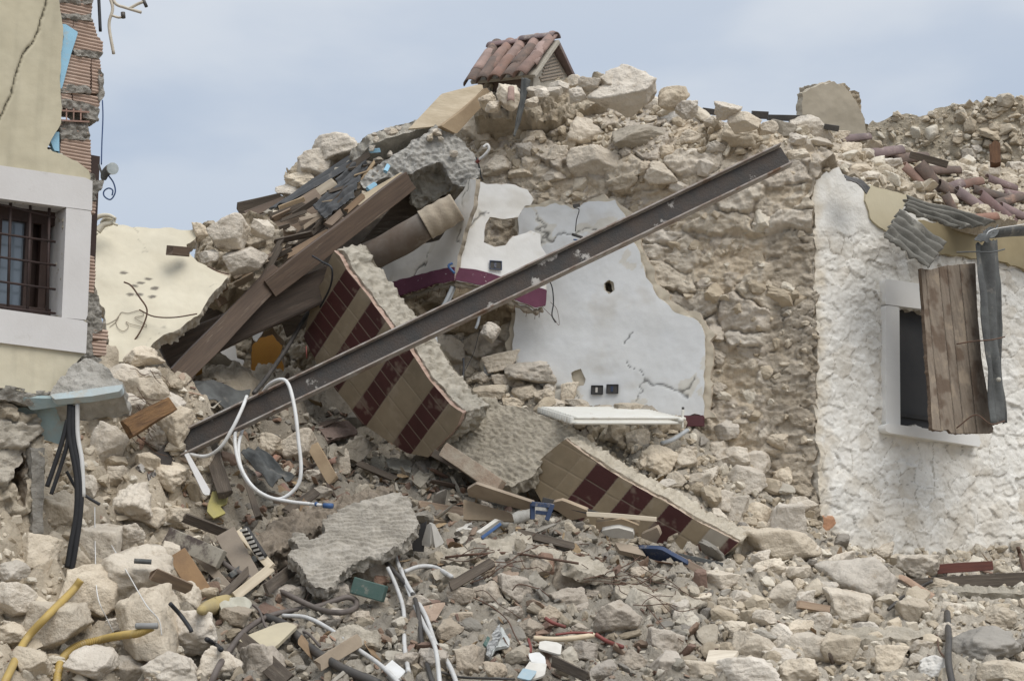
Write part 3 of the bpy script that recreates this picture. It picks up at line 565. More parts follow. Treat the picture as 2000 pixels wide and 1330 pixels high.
for i, bq in enumerate(blocks):
    def hb_(u, v): return .006 * np.sin(v * 2 * math.pi / .021) * (np.abs(np.sin(v * 2 * math.pi / .021)) > .2) + .003 * fbm(u * 20, v * 20, i, 2)
    def cb_(u, v, h): return (BC1 * (1 - RT[i * 7 % 256, 0]) + BC2 * RT[i * 7 % 256, 0]) * (1 + .10 * fbm(u * 3, v * 25, i, 3) - .18 * (np.sin(v * 2 * math.pi / .021) < -.55))[:, None]
    relief('hollow_brick', bq, PLB, .005, hb_, cb_, .14, BRICKM, lb, jag=.004, off=-.05, seed=i, edgecol=BC1 * .8)
cc_ = lambda u, v, h: np.array([.33, .31, .275]) * (1 + .2 * fbm(u * 14, v * 14, 3, 3))[:, None]
rg_ = lambda a, s=12: (lambda u, v: a * fbm(u * s, v * s, 3, 5, .65) + a * .5 * (ridge(u * s * .7, v * s * .7, 2) - 1))
for i, mq in enumerate([[(112,-8),(186,-4),(186,5),(116,3)], [(115,24),(186,24),(188,38),(118,33)], [(145,94),(205,98),(198,112),(150,104)], [(122,164),(182,166),(184,182),(122,178)], [(196,130),(207,140),(205,186),(196,196)], [(122,192),(165,196),(200,212),(198,232),(168,226),(165,214),(122,210)], [(120,232),(178,234),(182,262),(170,268),(124,264)], [(122,254),(165,258),(182,262),(180,272),(124,270)], [(174,334),(190,338),(196,352),(210,345),(205,366),(192,382),(198,388),(178,392),(177,352)], [(172,568),(198,575),(208,640),(190,650),(170,648)], [(170,645),(186,648),(186,690),(205,700),(180,715),(165,700)]]):
    relief('mortar', mq, PLB, .006, rg_(.018, 20), cc_, .18, CONCV, lb, jag=.012, off=-.035, seed=i + 3)
hb2 = MB(); a0 = PLB.uv(121, 212); a1 = PLB.uv(170, 236)
for y_ in (213, 232): p = PLB.uv(121, y_); q = PLB.uv(176, y_ + 3); hb2.bar(PLB.o + PLB.u * p[0] + PLB.v * p[1] + PLB.n * -.04, PLB.o + PLB.u * q[0] + PLB.v * q[1] + PLB.n * -.04, .010, .06)
for x_ in (121, 135, 149, 163): p = PLB.uv(x_, 212); q = PLB.uv(x_, 234); hb2.bar(PLB.o + PLB.u * p[0] + PLB.v * p[1] + PLB.n * -.04, PLB.o + PLB.u * q[0] + PLB.v * q[1] + PLB.n * -.04, .008, .055)
hb2.build('hollow_brick_end', TERRA, lb)
relief('insulation_board', [(124,42),(155,62),(141,105),(124,170),(119,178)], PLB, .02, None, (.4, .6, .7), .03, BLUF, lb, off=-.018, edgenoise=0)
relief('insulation_board', [(100,262),(121,252),(121,300),(110,290)], PLB, .02, None, (.4, .6, .7), .03, BLUF, lb, off=-.04, edgenoise=0)
relief('broken_slab_edge', [(96,770),(112,742),(140,715),(163,698),(200,708),(222,732),(238,748),(234,760),(150,772)], Plane((96,770,8.72),(238,750,8.75),(163,698,8.85)), .008, rg_(.02, 9), lambda u, v, h: np.array([.45, .43, .39]) * (1 + .12 * fbm(u * 9, v * 9, 3, 3))[:, None], .25, CONCV, lb, jag=.015)
relief('wall_underside', [(-600,700),(0,752),(60,762),(100,768),(80,790),(0,778),(-600,760)], PLB, .009, rg_(.03, 10), cc_, .3, CONCV, lb, jag=.02, off=-.01)
board('foam_strip', [(98,770),(238,751),(237,763),(180,774),(104,780)], (8.68, 8.70, 8.66), .05, mat('pale_dusty_foam', (.40, .49, .52), (.38, .41, .40), scale=7, bump=.3, spots=(9, .52, .68, (.42, .39, .33))), parent=lb, jag=.004)
board('foam_underside', [(40,776),(110,779),(182,773),(236,764),(186,784),(140,792),(60,800)], (8.74, 8.74, 8.78), .04, mat('dusty_foam', (.27, .36, .38), (.34, .36, .33), scale=6, bump=.4), parent=lb, jag=.008)
board('foam_strip', [(30,776),(140,784),(128,822),(138,840),(118,866),(60,850),(30,840)], (8.84, 9.0, 9.0), .04, mat('dusty_teal_board', (.30, .42, .44), (.34, .40, .38), scale=5, bump=.4, bscale=30, spots=(5, .55, .68, (.36, .34, .29))), parent=lb, jag=.012)
hfl, cfl = masonry(.24, .20, .075, .3, 21, cs=(S1, S2 * 1.08, np.array([.55, .52, .46])))
relief('stone_base', [(-600,745),(0,778),(90,800),(96,880),(92,1180),(92,1290),(-600,1250)], PLB, .011, hfl, cfl, .3, MASON, lb, jag=.04, off=-.13, register=True, edgecol=(.42, .35, .27), holes=[[(44,905),(66,872),(64,992),(40,975)]])
relief('niche', [(30,860),(80,860),(80,1010),(30,1010)], PLB, .03, None, (.4, .25, .1), .03, OCHRE, lb, off=-.32)
relief('concrete_post', [(67,872),(92,872),(90,1042),(68,1048)], PLB, .009, rg_(.008, 16), cc_, .1, CONCV, lb, jag=.01, off=-.04)
# hanging services on that corner
ap = thing('broken_pipe', 'cream branching water pipe snapped off and hanging against the sky at the top left', 'pipe', at(214, 0, 9.2))
for k_, pts in enumerate([[(211,-60),(214,-10),(220,18),(213,50),(222,106)], [(217,-12),(226,8),(246,16),(276,25)], [(252,18),(268,9),(283,3)], [(219,31),(232,35),(241,33)]]): cable('pipe_run', pts, .010 if k_ < 3 else .008, mat('cream_pipe', (.60, .55, .46), (.45, .40, .32), scale=14, rough=.6, bump=.2), None, Y=9.2, parent=ap)
b = MB(); b.tube([at(241, 36, 9.2), at(240, 25, 9.2)], .014, 10); b.build('pipe_fitting', DKMET, ap, True)
b = MB(); b.tube([at(279, -2, 9.2), at(286, 14, 9.2)], .011, 10); b.build('pipe_fitting', DKMET, ap, True)
cable('electric_cable', [(190,-60),(193,0),(196,62)], .010, BLKP, 'short thick dark cable hanging down the brick edge above the sky', Y=8.98)
cable('electric_cable', [(200,196),(201,230),(199,280),(198,322)], .004, mat('blue_cable', (.05, .09, .20), rough=.5, bump=0), 'thin dark blue cable running down from the broken bricks to the floodlight', Y=8.95)
cable('electric_cable', [(211,342),(222,358),(225,376),(216,390),(204,384),(203,374),(212,368),(220,372),(219,382)], .0045, MC['blue_cable'], 'coiled loose end of blue cable hanging below the floodlight', Y=8.93)
fl = thing('floodlight', 'round grey floodlight hanging loose on the broken brick corner', 'lamp', at(208, 335, 8.93))
b = MB(); b.tube(smoothpts([at(202, 352, 8.95), at(205, 340, 8.94), at(213, 332, 8.92), at(219, 330, 8.90)], 5), .03, 14, True, lambda t: .012 + .022 * t**.5); b.build('housing', ZINC, fl, True)
b = MB(); b.tube([at(219, 330, 8.90), at(220.5, 329.5, 8.89)], .036, 18); b.build('glass_lens', mat('lamp_glass', (.45, .48, .47), (.30, .33, .32), scale=20, rough=.15, bump=0, spec=.8), fl)
b = MB(); b.bar(at(193, 322, 8.96), at(202, 350, 8.95), .012, .01); b.build('bracket', DKMET, fl)
for i, (pts, rr, mm, lab) in enumerate([([(137,790),(136,850),(150,930),(150,1000),(138,1070),(132,1108)], .018, BLKP, 'thick black cable bundle hanging under the blue board, right strand'), ([(142,792),(144,860),(158,940),(156,1010),(146,1080),(140,1112)], .016, BLKP, 'thick black cable hanging down to the boulders, rightmost of the black strands'), ([(132,820),(122,860),(106,910),(92,950)], .014, BLKP, 'black cable slanting down left from the blue board into the stones'), ([(135,840),(128,880),(112,930),(100,965)], .012, BLKP, 'shorter black cable slanting left, just inside the other slanting one'), ([(151,788),(152,850),(160,900),(163,970)], .013, WPVC, 'straight white conduit hanging beside the black cables'), ([(130,920),(150,955),(170,970),(195,985)], .009, BLKP, 'kinked black cable end lying on the rubble right of the hanging bundle')]):
    cable('hanging_cable', [(x, y, 8.72 + .0002 * (y - 780) * (1 if i != 5 else 3)) for x, y in pts], rr, mm, lab, group='cables under the building corner')
rb = lambda n: (lambda t: .030 if n is None else .026 + .0035 * math.sin(t * n))
# ------------------------------------------------------------------ fallen cream wall
PF = Plane((180, 500, 11.0), (440, 540, 11.25), (262, 700, 10.75))
fw = thing('fallen_wall', 'large slab of cream plastered wall leaning behind the building, with a bird scratched on it', 'wall', at(262, 700, 10.8))
spots_ = [PF.uv(*p) for p in [(242,533),(290,545),(275,553),(262,559),(302,563),(272,575),(297,579),(254,575)]]
def cff(u, v, h):
    c = np.array([.66, .61, .485]) * (1 + .07 * fbm(u * 2.5, v * 2.5, 14, 4) + .03 * fbm(u * 14, v * 14, 2, 3))[:, None]; k = u * 0
    for p in spots_: k = np.maximum(k, 1 - sst(.015, .028, np.hypot((u - p[0]) * .8 - (v - p[1]) * .5, (v - p[1]) * 1.6 + .01 * fbm(u * 30, v * 30, 2, 2))))
    f = cracks(u, v, 17, 1.3, .008, .42); k = np.maximum(k, f * .45); k = k[:, None]; return c * (1 - k) + np.array([.20, .18, .15]) * k
relief('plaster_face', [(178,445),(205,438),(240,442),(330,447),(386,449),(378,468),(364,478),(372,500),(400,520),(447,541),(430,562),(402,590),(385,615),(352,640),(310,662),(288,685),(262,704),(222,704),(212,690),(208,620),(188,560),(176,500)], PF, .011, lambda u, v: .008 * fbm(u * 3, v * 3, 8, 4), cff, .14, PLASV, fw, jag=.022, edgecol=(.50, .45, .37), edgenoise=.03)
cable('scratched_bird', [(216,636),(236,612),(250,612),(272,608),(280,616),(262,624),(286,636),(280,640),(262,640),(246,632),(254,640),(240,648),(228,636),(228,622),(240,610)], .0016, mat('scratch', (.30, .25, .19), bump=0), None, Y=None, parent=fw, k=6) if False else None
sb = MB()
for pts in ([(214,640),(228,628),(236,612),(250,613),(272,608),(281,617),(263,622),(286,636),(280,640),(254,634)], [(254,634),(246,630),(251,640),(240,648),(229,640),(227,626),(236,613)], [(198,632),(210,634),(232,622)]):
    sb.tube(smoothpts([PF.pt(x, y, .009) for x, y in pts], 6), .0022, 5)
sb.build('scratched_bird', mat('scratch', (.30, .25, .19), bump=0), fw)
cable('bent_rebar', [(242,551),(256,558),(272,580),(287,605),(280,635),(262,665),(228,698)], .006, REBAR, 'thin bent rusty rod curving down the cream fallen wall', 'rod', Y=10.82)
cable('bent_rebar', [(272,605),(300,618),(340,620),(385,613)], .005, REBAR, 'short rusty rod sticking out sideways from the cream fallen wall', 'rod', Y=10.85)
cable('bent_rebar', [(405,520),(425,530),(447,536)], .005, REBAR, 'rusty wire end at the upper right rim of the cream wall', 'rod', Y=11.05)
plank('timber_stub', (330, 489, 11.0), (364, 492, 11.15), .075, .07, WOODBR, 'short brown timber stub sticking out at the top right of the cream wall', 'timber', rag=.006)
om = thing('carved_ornament', 'cream carved stone scroll lying on the top left edge of the fallen wall', 'ornament', at(205, 440, 10.9))
CRM = mat('cream_stone', (.60, .56, .46), (.50, .46, .37), scale=8, bump=.2)
b = MB(); b.tube(smoothpts([at(*p, 10.92) for p in [(190,458),(183,448),(184,432),(194,423),(212,421),(226,427)]], 6), .014, 10, True, lambda t: .010 + .008 * math.sin(t * 3.1)); b.build('outer_rim', CRM, om, True)
b = MB(); b.tube(smoothpts([at(*p, 10.95) for p in [(190,452),(202,440),(218,436),(224,430)]], 6), .022, 10, True, lambda t: .028 - .016 * t); b.tube(smoothpts([at(*p, 10.93) for p in [(226,426),(222,436),(230,440)]], 5), .009, 8); b.tube(smoothpts([at(*p, 10.97) for p in [(196,436),(208,428),(220,428)]], 5), .022, 8, True, lambda t: .008 + .014 * math.sin(3.1 * t)); b.build('scroll', CRM, om, True)
# ------------------------------------------------------------------ right house facade
PR = vplane((1595, 700, 11.75), (2000, 725, 12.95))
rh = thing('whitewashed_house', 'whitewashed rough stone house front on the right with one dark window', 'house', PR.pt(1700, 1050))
WH = np.array([.775, .755, .705])
vs = PR.uv(1650, 448)[1]
def fac(u, v):
    wu = u + .035 * fbm(u * 6, v * 6, 3, 3); wv = v + .035 * fbm(u * 6, v * 6, 13, 3)
    f1, f2, r, dx, dy = voro(wu / .17, wv / .12, 31); g1, g2, q, ex, ey = voro(wu / .085 + .5 * r[:, 0], wv / .06, 33); k = sst(vs + .05, vs - .05, v + .06 * fbm(u * 5, v * 5, 1, 3))
    lo = sst(-.5, .5, fbm(u * 1.2, v * 1.2, 44, 3) + (vs - v) * .15)
    h = .006 * (sst(.0, .06, f2 - f1) - 1) * (.4 + r[:, 2]) + .016 * (r[:, 3] - .5) + .022 * ((r[:, 4] - .5) * dx + (r[:, 5] - .5) * dy) + .012 * (q[:, 3] - .5) + .012 * (q[:, 4] - .5) * ex + .005 * fbm(u * 18, v * 22, 2, 4, .6)
    return h * k + .02 * fbm(u * 1.7, v * 1.7, 5, 3) + .004 * fbm(u * 8, v * 8, 6, 3), (f2 - f1), r, k, q, g2 - g1, lo
def hff(u, v): return fac(u, v)[0]
def cffa(u, v, h):
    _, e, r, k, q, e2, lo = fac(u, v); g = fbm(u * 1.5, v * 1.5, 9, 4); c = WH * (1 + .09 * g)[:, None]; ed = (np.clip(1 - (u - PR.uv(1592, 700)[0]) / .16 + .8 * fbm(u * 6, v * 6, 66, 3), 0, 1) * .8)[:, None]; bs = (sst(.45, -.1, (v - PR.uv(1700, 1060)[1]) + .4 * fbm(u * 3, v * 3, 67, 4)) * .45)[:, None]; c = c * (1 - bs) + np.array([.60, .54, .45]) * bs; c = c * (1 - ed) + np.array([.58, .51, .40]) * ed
    t = np.clip(((r[:, 1] > .72) * .35 + .30 * fbm(u * 5, v * 5, 20, 3) + .55 * (g - .05)) * k, 0, .85)[:, None]; c = c * (1 - t) + np.array([.56, .50, .41]) * t
    ck_ = ((1 - sst(.0, .045, e)) * (r[:, 5] > .45) * (g > -.25) * k * .7)[:, None]; c = c * (1 - ck_) + np.array([.26, .22, .17]) * ck_
    b = ((r[:, 3] > .988) * k)[:, None] * 1.; return c * (1 - b) + np.array([.45, .25, .15]) * b
WHO = [(1750,604),(1880,612),(1880,850),(1752,834)]
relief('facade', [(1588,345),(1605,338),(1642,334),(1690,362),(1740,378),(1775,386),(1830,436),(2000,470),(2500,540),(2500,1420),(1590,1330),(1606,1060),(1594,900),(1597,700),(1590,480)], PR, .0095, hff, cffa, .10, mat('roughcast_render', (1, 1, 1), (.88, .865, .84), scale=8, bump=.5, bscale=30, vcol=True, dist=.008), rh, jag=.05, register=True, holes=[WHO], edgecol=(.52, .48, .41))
relief('cream_plaster_patch', [(1690,362),(1775,383),(1762,405),(1740,432),(1732,455),(1716,446),(1698,430),(1686,392)], PR, .01, None, (.56, .50, .36), .02, PLASV, rh, jag=.012, off=.022)
relief('cornice_band', [(1792,432),(2500,520),(2500,600),(2000,528),(1940,510),(1856,500),(1806,492)], PR, .014, lambda u, v: .004 * fbm(u * 4, v * 4, 2, 3), lambda u, v, h: np.array([.33, .275, .17]) * (1 + .1 * fbm(u * 4, v * 4, 3, 3))[:, None], .03, PLASV, rh, jag=.02, off=.035)  # ochre band; shade of the unbuilt eaves is put into its darker colour
wfr = relief('window_frame', [(1720,546),(1880,569),(1880,617),(1722,596)], PR, .04, None, (.6, .6, .6), .12, mat('white_window_stone', (.76, .75, .72), (.70, .69, .66), scale=4, rough=.6, bump=.08), rh, off=.045, edgenoise=0)
relief('jamb', [(1722,597),(1749,601),(1751,833),(1723,829)], PR, .04, None, (.6, .6, .6), .12, MC['white_window_stone'], wfr, off=.043, edgenoise=0)
relief('sill', [(1714,828),(1900,852),(1900,874),(1715,846)], PR, .04, None, (.6, .6, .6), .16, MC['white_window_stone'], wfr, off=.085, edgenoise=0)
relief('window_blind', [(1730,585),(1920,595),(1920,880),(1730,860)], PR, .05, None, (.03, .03, .03), .02, DKGREY, rh, off=-.06)
b = MB(); b.bar(PR.pt(1752, 806, -.05), PR.pt(1860, 822, -.05), .03, .03); b.build('blind_rail', DKGREY, rh)
# ------------------------------------------------------------------ boarded shutter
PS = Plane((1798, 530, 11.70), (1905, 520, 11.98), (1822, 840, 11.62))
xs = [PS.uv(*p)[0] for p in [(1800,690),(1823,690),(1851,690),(1868,690),(1893,690),(1925,690)]]; tilt = (PS.uv(1820, 840)[0] - PS.uv(1798, 525)[0]) / (PS.uv(1820, 840)[1] - PS.uv(1798, 525)[1]); vmid = PS.uv(1820, 690)[1]
def brd(u, v):
    w_ = u - tilt * (v - vmid) * .8; i = np.searchsorted(np.array(xs), w_); e = np.min(np.abs(w_[:, None] - np.array(xs)[None]), 1); return i, e
def hsh(u, v): i, e = brd(u, v); return .006 * RT[i * 9 + 3, 0] - .012 * (1 - sst(.0, .005, e)) + .0015 * fbm(u * 60, v * 4, 3, 3)
def csh(u, v, h):
    i, e = brd(u, v); g = fbm(u * 45, v * 2.5, i * 1.7, 4, .6); s_ = fbm(u * 6, v * 5, i * 3.1, 4); c = (np.array([.225, .185, .145]) * (1 + .3 * (RT[i * 9 + 3, 1] - .5) + .22 * g)[:, None])
    k = sst(.05, .5, s_)[:, None] * .65; c = c * (1 - k) + np.array([.10, .062, .04]) * k; l_ = sst(.25, .6, -s_)[:, None] * .5; c = c * (1 - l_) + np.array([.38, .31, .23]) * l_
    return c * (1 - .8 * (1 - sst(.001, .005, e)))[:, None]
ws = thing('wooden_shutter', 'shutter of weathered brown boards hanging askew over the right window', 'shutter', PS.pt(1860, 840))
relief('board_panel', [(1798,524),(1818,527),(1842,520),(1872,517),(1904,514),(1908,600),(1916,700),(1930,780),(1940,838),(1938,845),(1900,846),(1858,846),(1852,838),(1838,842),(1820,838),(1818,790),(1810,690),(1804,600)], PS, .006, hsh, csh, .03, mat('shutter_wood', (1, 1, 1), (.9, .88, .86), scale=8, bump=.5, bscale=50, vcol=True), ws, jag=.004, edgecol=(.15, .11, .08))
for i, (xx, yy) in enumerate(((1811, 640), (1821, 690), (1829, 780))): pass
dp = thing('folded_gutter', 'long folded piece of grey sheet metal wired upright to the wooden shutter', 'sheet metal', at(1945, 825, 11.8))
sheet('folded_sheet', [(1904,478,11.84),(1951,466,12.0),(1966,826,11.86),(1936,828,11.66)], ZINC, 2, .022, .003, parent=dp, dent=.035, rag=.02, nu=40, nv=40)
for i, (ya, yb) in enumerate(((487, 494), (658, 668), (822, 812))):
    b = MB(); b.tube(smoothpts([at(1868, ya + 6 + 8 * (i > 0), 11.70), at(1905, yb - 2, 11.66), at(1935, ya + 6, 11.62), at(1962, ya, 11.74)], 6), .006, 6); b.build('wire_tie', REBAR if i else ZINC, dp, True)
b = MB(); b.tube([at(1951, 741, 11.70), at(1950, 741, 11.66)], .017, 12); b.build('bolt', mat('pale_bolt', (.5, .48, .42), bump=0), dp, True)
gu = thing('roof_gutter', 'half round grey metal gutter under the eaves at the right edge', 'gutter', at(1960, 455, 12.3))
def gut(pts, r):
    P = smoothpts(W_(pts), 6); v = []; K = 9
    for i, p in enumerate(P):
        T = P[min(i + 1, len(P) - 1)] - P[max(i - 1, 0)]; T /= np.linalg.norm(T); s_ = np.cross(T, [0, 0, 1]); s_ /= np.linalg.norm(s_)
        for k in range(K): a = math.pi * k / (K - 1); v.append(p + s_ * math.cos(a) * r - np.array([0, 0, 1]) * math.sin(a) * r)
    f = [(i * K + k, i * K + k + 1, (i + 1) * K + k + 1, (i + 1) * K + k) for i in range(len(P) - 1) for k in range(K - 1)]; return np.array(v), np.array(f)
v, f = gut([(1936,448,12.05),(2000,444,12.4),(2200,440,13.4)], .075); o = link('gutter_run', fastmesh('gutter_run', v, [f], ZINC), gu); s_ = o.modifiers.new('thickness', 'SOLIDIFY'); s_.thickness = .003
sheet('bent_gutter_end', [(1902,470,11.8),(1925,446,12.0),(1950,440,12.0),(1930,474,11.75)], ZINC, 1, .02, .003, parent=gu, dent=.02)
cable('gutter_bracket', [(1925,470,11.9),(1935,450,11.9),(1990,440,12.1),(2010,437,12.2)], .004, WPVC, None, parent=gu)
sheet('corrugated_sheet', [(1770,384,11.95),(1768,412,11.75),(1862,447,12.05),(1945,436,12.5)], CORR, 3.5, .024, .006, 'grey corrugated roofing sheet draped over the eaves, the upper of the two', 'roofing sheet', 'corrugated sheets at the eaves', rag=.05, dent=.02, seed=2)
sheet('corrugated_sheet', [(1726,462,11.40),(1756,410,11.75),(1846,476,11.85),(1812,526,11.45)], CORR, 4.5, .024, .006, 'bent corrugated roofing sheet hanging down the white wall above the window', 'roofing sheet', 'corrugated sheets at the eaves', rag=.05, dent=.02, seed=9)
sheet('metal_flashing', [(1648,343,11.75),(1700,366,11.8),(1692,380,11.7),(1654,352,11.6)], DKMET, .5, .02, .006, 'small dark bent flashing stuck on the top edge of the white wall', 'flashing', dent=.01)
# ------------------------------------------------------------------ roof rubble of the right house, far wall and chimney stump
PRR = Plane((1600, 345, 11.85), (2000, 440, 13.0), (1700, 255, 13.9))
hrr, crr = masonry(.16, .16, .06, .35, 41)
relief('collapsed_roof', [(1500,262),(1560,256),(1620,262),(1690,285),(1740,305),(1850,318),(1960,330),(2300,345),(2500,420),(2300,475),(2000,437),(1900,432),(1775,388),(1690,364),(1640,338),(1600,346),(1560,300)], PRR, .02, lambda u, v: hrr(u, v) + .05 * fbm(u * 1.5, v * 1.5, 3, 4), crr, .12, MASON, rh, jag=.05, register=True)
fwl = thing('far_wall', 'pale broken plastered masonry wall on the skyline at the far right', 'wall', at(1850, 330, 15.5))
hfr, cfr = masonry(.42, .36, .05, .15, 51, cs=(S2, S2 * 1.1, S1))
PFW = Plane((1690, 300, 16.0), (2000, 300, 15.6), (1690, 200, 16.0))
def cfr2(u, v, h):
    c = cfr(u, v, h); k = sst(-.1, .3, fbm(u * 1.0, v * 1.3, 6, 3) + .25)[:, None] * .8; c = c * (1 - k) + np.array([.56, .49, .375]) * k; ck_ = cracks(u, v, 61, .55, .012, .1)[:, None]; return c * (1 - .6 * ck_)
relief('masonry', [(1684,262),(1700,240),(1760,222),(1800,226),(1850,208),(1920,200),(2000,190),(2400,170),(2400,420),(1684,420)], PFW, .02, lambda u, v: hfr(u, v) * .6, cfr2, .5, MASON, fwl, jag=.08, register='far_rubble')
cs_ = thing('chimney_stump', 'upright cut off block of pale plaster standing alone on the skyline', 'chimney', at(1625, 262, 14.2))
PCS = Plane((1568, 230, 14.2), (1690, 230, 14.35), (1568, 180, 14.15))
relief('plaster_face', [(1568,180),(1590,170),(1628,160),(1650,172),(1664,188),(1680,214),(1692,240),(1690,270),(1600,285),(1564,270)], PCS, .012, lambda u, v: .01 * fbm(u * 3, v * 3, 3, 4), lambda u, v, h: np.array([.47, .415, .325]) * (1 + .14 * fbm(u * 3, v * 3, 4, 4) + .05 * fbm(u * 15, v * 15, 4, 2))[:, None], .12, PLASV, cs_, jag=.02)
hq, cq = masonry(.16, .13, .06, .2, 71)
relief('broken_core', [(1600,166),(1628,155),(1655,160),(1672,178),(1690,182),(1693,208),(1700,250),(1700,275),(1600,290)], PCS, .014, hq, cq, .35, MASON, cs_, jag=.05, off=-.13)
# ------------------------------------------------------------------ left of the main wall: background rooms
PBW = Plane((380, 640, 13.3), (640, 640, 13.5), (380, 500, 13.3))
bwl = thing('inner_wall', 'rough inner stone wall seen through the gap under the fallen roof beams', 'wall', at(500, 760, 13.4))
hbw, cbw = masonry(.20, .14, .06, .3, 81)
relief('masonry', [(330,560),(560,520),(660,540),(700,700),(720,900),(330,900)], PBW, .014, hbw, lambda u, v, h: cbw(u, v, h) * .92, .3, MASON, bwl, jag=.03, register=True, edgecol=(.4, .33, .25), holes=[[(488,690),(496,662),(512,645),(534,642),(552,662),(556,700),(560,760),(486,760)]])
relief('ochre_room', [(470,620),(580,620),(590,800),(470,800)], PBW, .05, None, (.5, .3, .07), .05, OCHRE, bwl, off=-.55)
relief('plaster_patch', [(424,672),(446,668),(450,680),(460,678),(462,702),(476,706),(470,752),(424,752)], PBW, .012, None, (.60, .585, .56), .03, PLASV, bwl, jag=.012, off=.07)
relief('plaster_patch', [(492,656),(500,628),(512,626),(520,640),(500,672)], PBW, .012, None, (.66, .65, .63), .03, PLASV, bwl, jag=.008, off=.07)
board('ochre_panel', [(346,760),(350,735),(396,690),(394,760)], (11.85, 11.8, 12.2), .03, OCHRE, 'small ochre plaster panel behind the slanting brown timber', 'panel')
# cave under the hanging corner
cv = thing('inner_wall', 'dark rough masonry in the hollow under the hanging white wall corner', 'wall', at(880, 760, 12.9))
PCV = Plane((740, 600, 12.85), (1060, 600, 12.95), (740, 500, 12.85)); hcv, ccv = masonry(.22, .17, .07, .3, 91)
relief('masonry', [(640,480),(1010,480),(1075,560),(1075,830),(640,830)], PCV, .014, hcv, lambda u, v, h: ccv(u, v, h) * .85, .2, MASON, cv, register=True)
# ------------------------------------------------------------------ hanging white wall corner
hc = thing('hanging_wall_corner', 'white plastered wall corner with a purple band hanging over the hollow', 'wall', at(888, 545, 11.6))
PLL = vplane((745, 560, 12.45), (888, 522, 11.75)); PLR = vplane((888, 522, 11.75), (1068, 565, 11.98))
relief('plaster', [(690,530),(760,470),(830,430),(880,400),(905,372),(915,350),(930,350),(925,400),(908,450),(894,500),(889,548),(870,552),(846,556),(800,572),(770,583),(745,590),(700,600)], PLL, .011, plaster_h(31), plaster_c(np.array([.62, .60, .56]), 31), .04, PLASV, hc, jag=.012, edgecol=(.40, .35, .28), holes=[[(822,468),(866,438),(868,452),(858,468),(826,478)]])  # left face: same white plaster, its shade painted in as a darker base
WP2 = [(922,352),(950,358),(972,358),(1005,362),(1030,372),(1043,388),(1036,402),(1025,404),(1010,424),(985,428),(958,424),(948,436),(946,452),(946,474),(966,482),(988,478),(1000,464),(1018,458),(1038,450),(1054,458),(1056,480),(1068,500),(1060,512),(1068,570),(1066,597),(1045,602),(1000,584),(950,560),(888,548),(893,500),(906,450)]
relief('plaster', WP2, PLR, .011, plaster_h(37), plaster_c(np.array([.76, .75, .72]), 37, dens=.1), .03, PLASV, hc, jag=.012, edgecol=(.42, .37, .30))  # right face: brighter base colour stands for the light falling on it
def pc_(u, v, h): return np.array([.13, .045, .075]) * (1 + .15 * fbm(u * 6, v * 6, 2, 3))[:, None]
relief('skirting', [(745,558),(770,550),(806,540),(835,532),(888,521),(889,548),(846,556),(800,572),(770,583),(747,589)], PLL, .01, None, pc_, .02, PURPLE, hc, jag=.008, off=.007)
relief('skirting', [(889,522),(930,527),(980,541),(1030,556),(1068,567),(1066,596),(1045,601),(1000,583),(950,559),(889,547)], PLR, .01, None, pc_, .02, PURPLE, hc, jag=.004, off=.007)
for i, (pl_, pts) in enumerate([(PLL, [(749,588),(800,573),(846,558),(886,549)]), (PLR, [(892,549),(950,562),(1000,585),(1044,603),(1062,598)])]):
    b = MB(); b.tube(smoothpts([pl_.pt(x, y + 4, -.05) for x, y in pts], 5), .03, 8, True, lambda t: .022 + .012 * math.sin(t * 40)); b.build('lath_edge', mat('lath_mortar', (.36, .31, .24), (.26, .22, .17), scale=15, bump=1.0, bscale=40), hc, True)
    q = smoothpts([pl_.pt(x, y + 6, -.03) for x, y in pts], 6)
    for j in range(1, len(q) - 1, 3): b = MB(); b.tube([q[j], q[j] + np.array([-.008, -.02, -.055])], .0025, 5); b.build('nail', REBAR, hc, True)
# mud lump hanging below
PM = Plane((900, 600, 12.3), (1060, 610, 12.35), (950, 700, 12.75)); hm_, cm_ = masonry(.2, .15, .06, .55, 95)
relief('mud_core', [(880,580),(930,572),(1000,592),(1050,606),(1062,610),(1040,640),(1010,668),(985,690),(960,712),(938,732),(905,740),(880,700),(866,640)], PM, .011, lambda u, v: hm_(u, v) * .8 + .06 * fbm(u * 3, v * 3, 2, 3), lambda u, v, h: cm_(u, v, h) * np.array([.82, .78, .72]), .3, MASON, hc, jag=.03, register=True)
def socket(px, py, w_, h_, pl_, lab, off=.012, open_=True, col=None):
    t = thing('wall_socket', lab, 'socket', pl_.pt(px, py, off)); u_, v_ = pl_.uv(px, py); a = w_ / FPX * 12.2 / 2; c = h_ / FPX * 12.2 / 2; m_ = col or BLKP
    b = MB(); k = .006
    b.pbox(pl_, (u_ - a, v_ + c - k), (u_ + a, v_ + c), off, off + .01); b.pbox(pl_, (u_ - a, v_ - c), (u_ + a, v_ - c + k), off, off + .01); b.pbox(pl_, (u_ - a, v_ - c + k), (u_ - a + k, v_ + c - k), off, off + .0095); b.pbox(pl_, (u_ + a - k, v_ - c + k), (u_ + a, v_ + c - k), off, off + .0095); b.build('cover_frame', m_, t, bevel=.0015)
    b = MB(); b.pbox(pl_, (u_ - a + k, v_ - c + k), (u_ + a - k, v_ + c - k), off - .02, off + .002); b.build('back_box', DKMET, t)
    b = MB(); b.pbox(pl_, (u_ - a * .25, v_ - c * .55), (u_ + a * .1, v_ + c * .55), off, off + .006); b.build('insert', PAPER if open_ else NAVY, t); return t
socket(967, 519, 25, 18, PLR, 'dark blue framed socket on the white hanging corner above the purple band', .012, False, NAVY)
socket(1167, 762, 24, 18, PO, 'open black socket box on the grey white wall, left of the pair', .012, True)
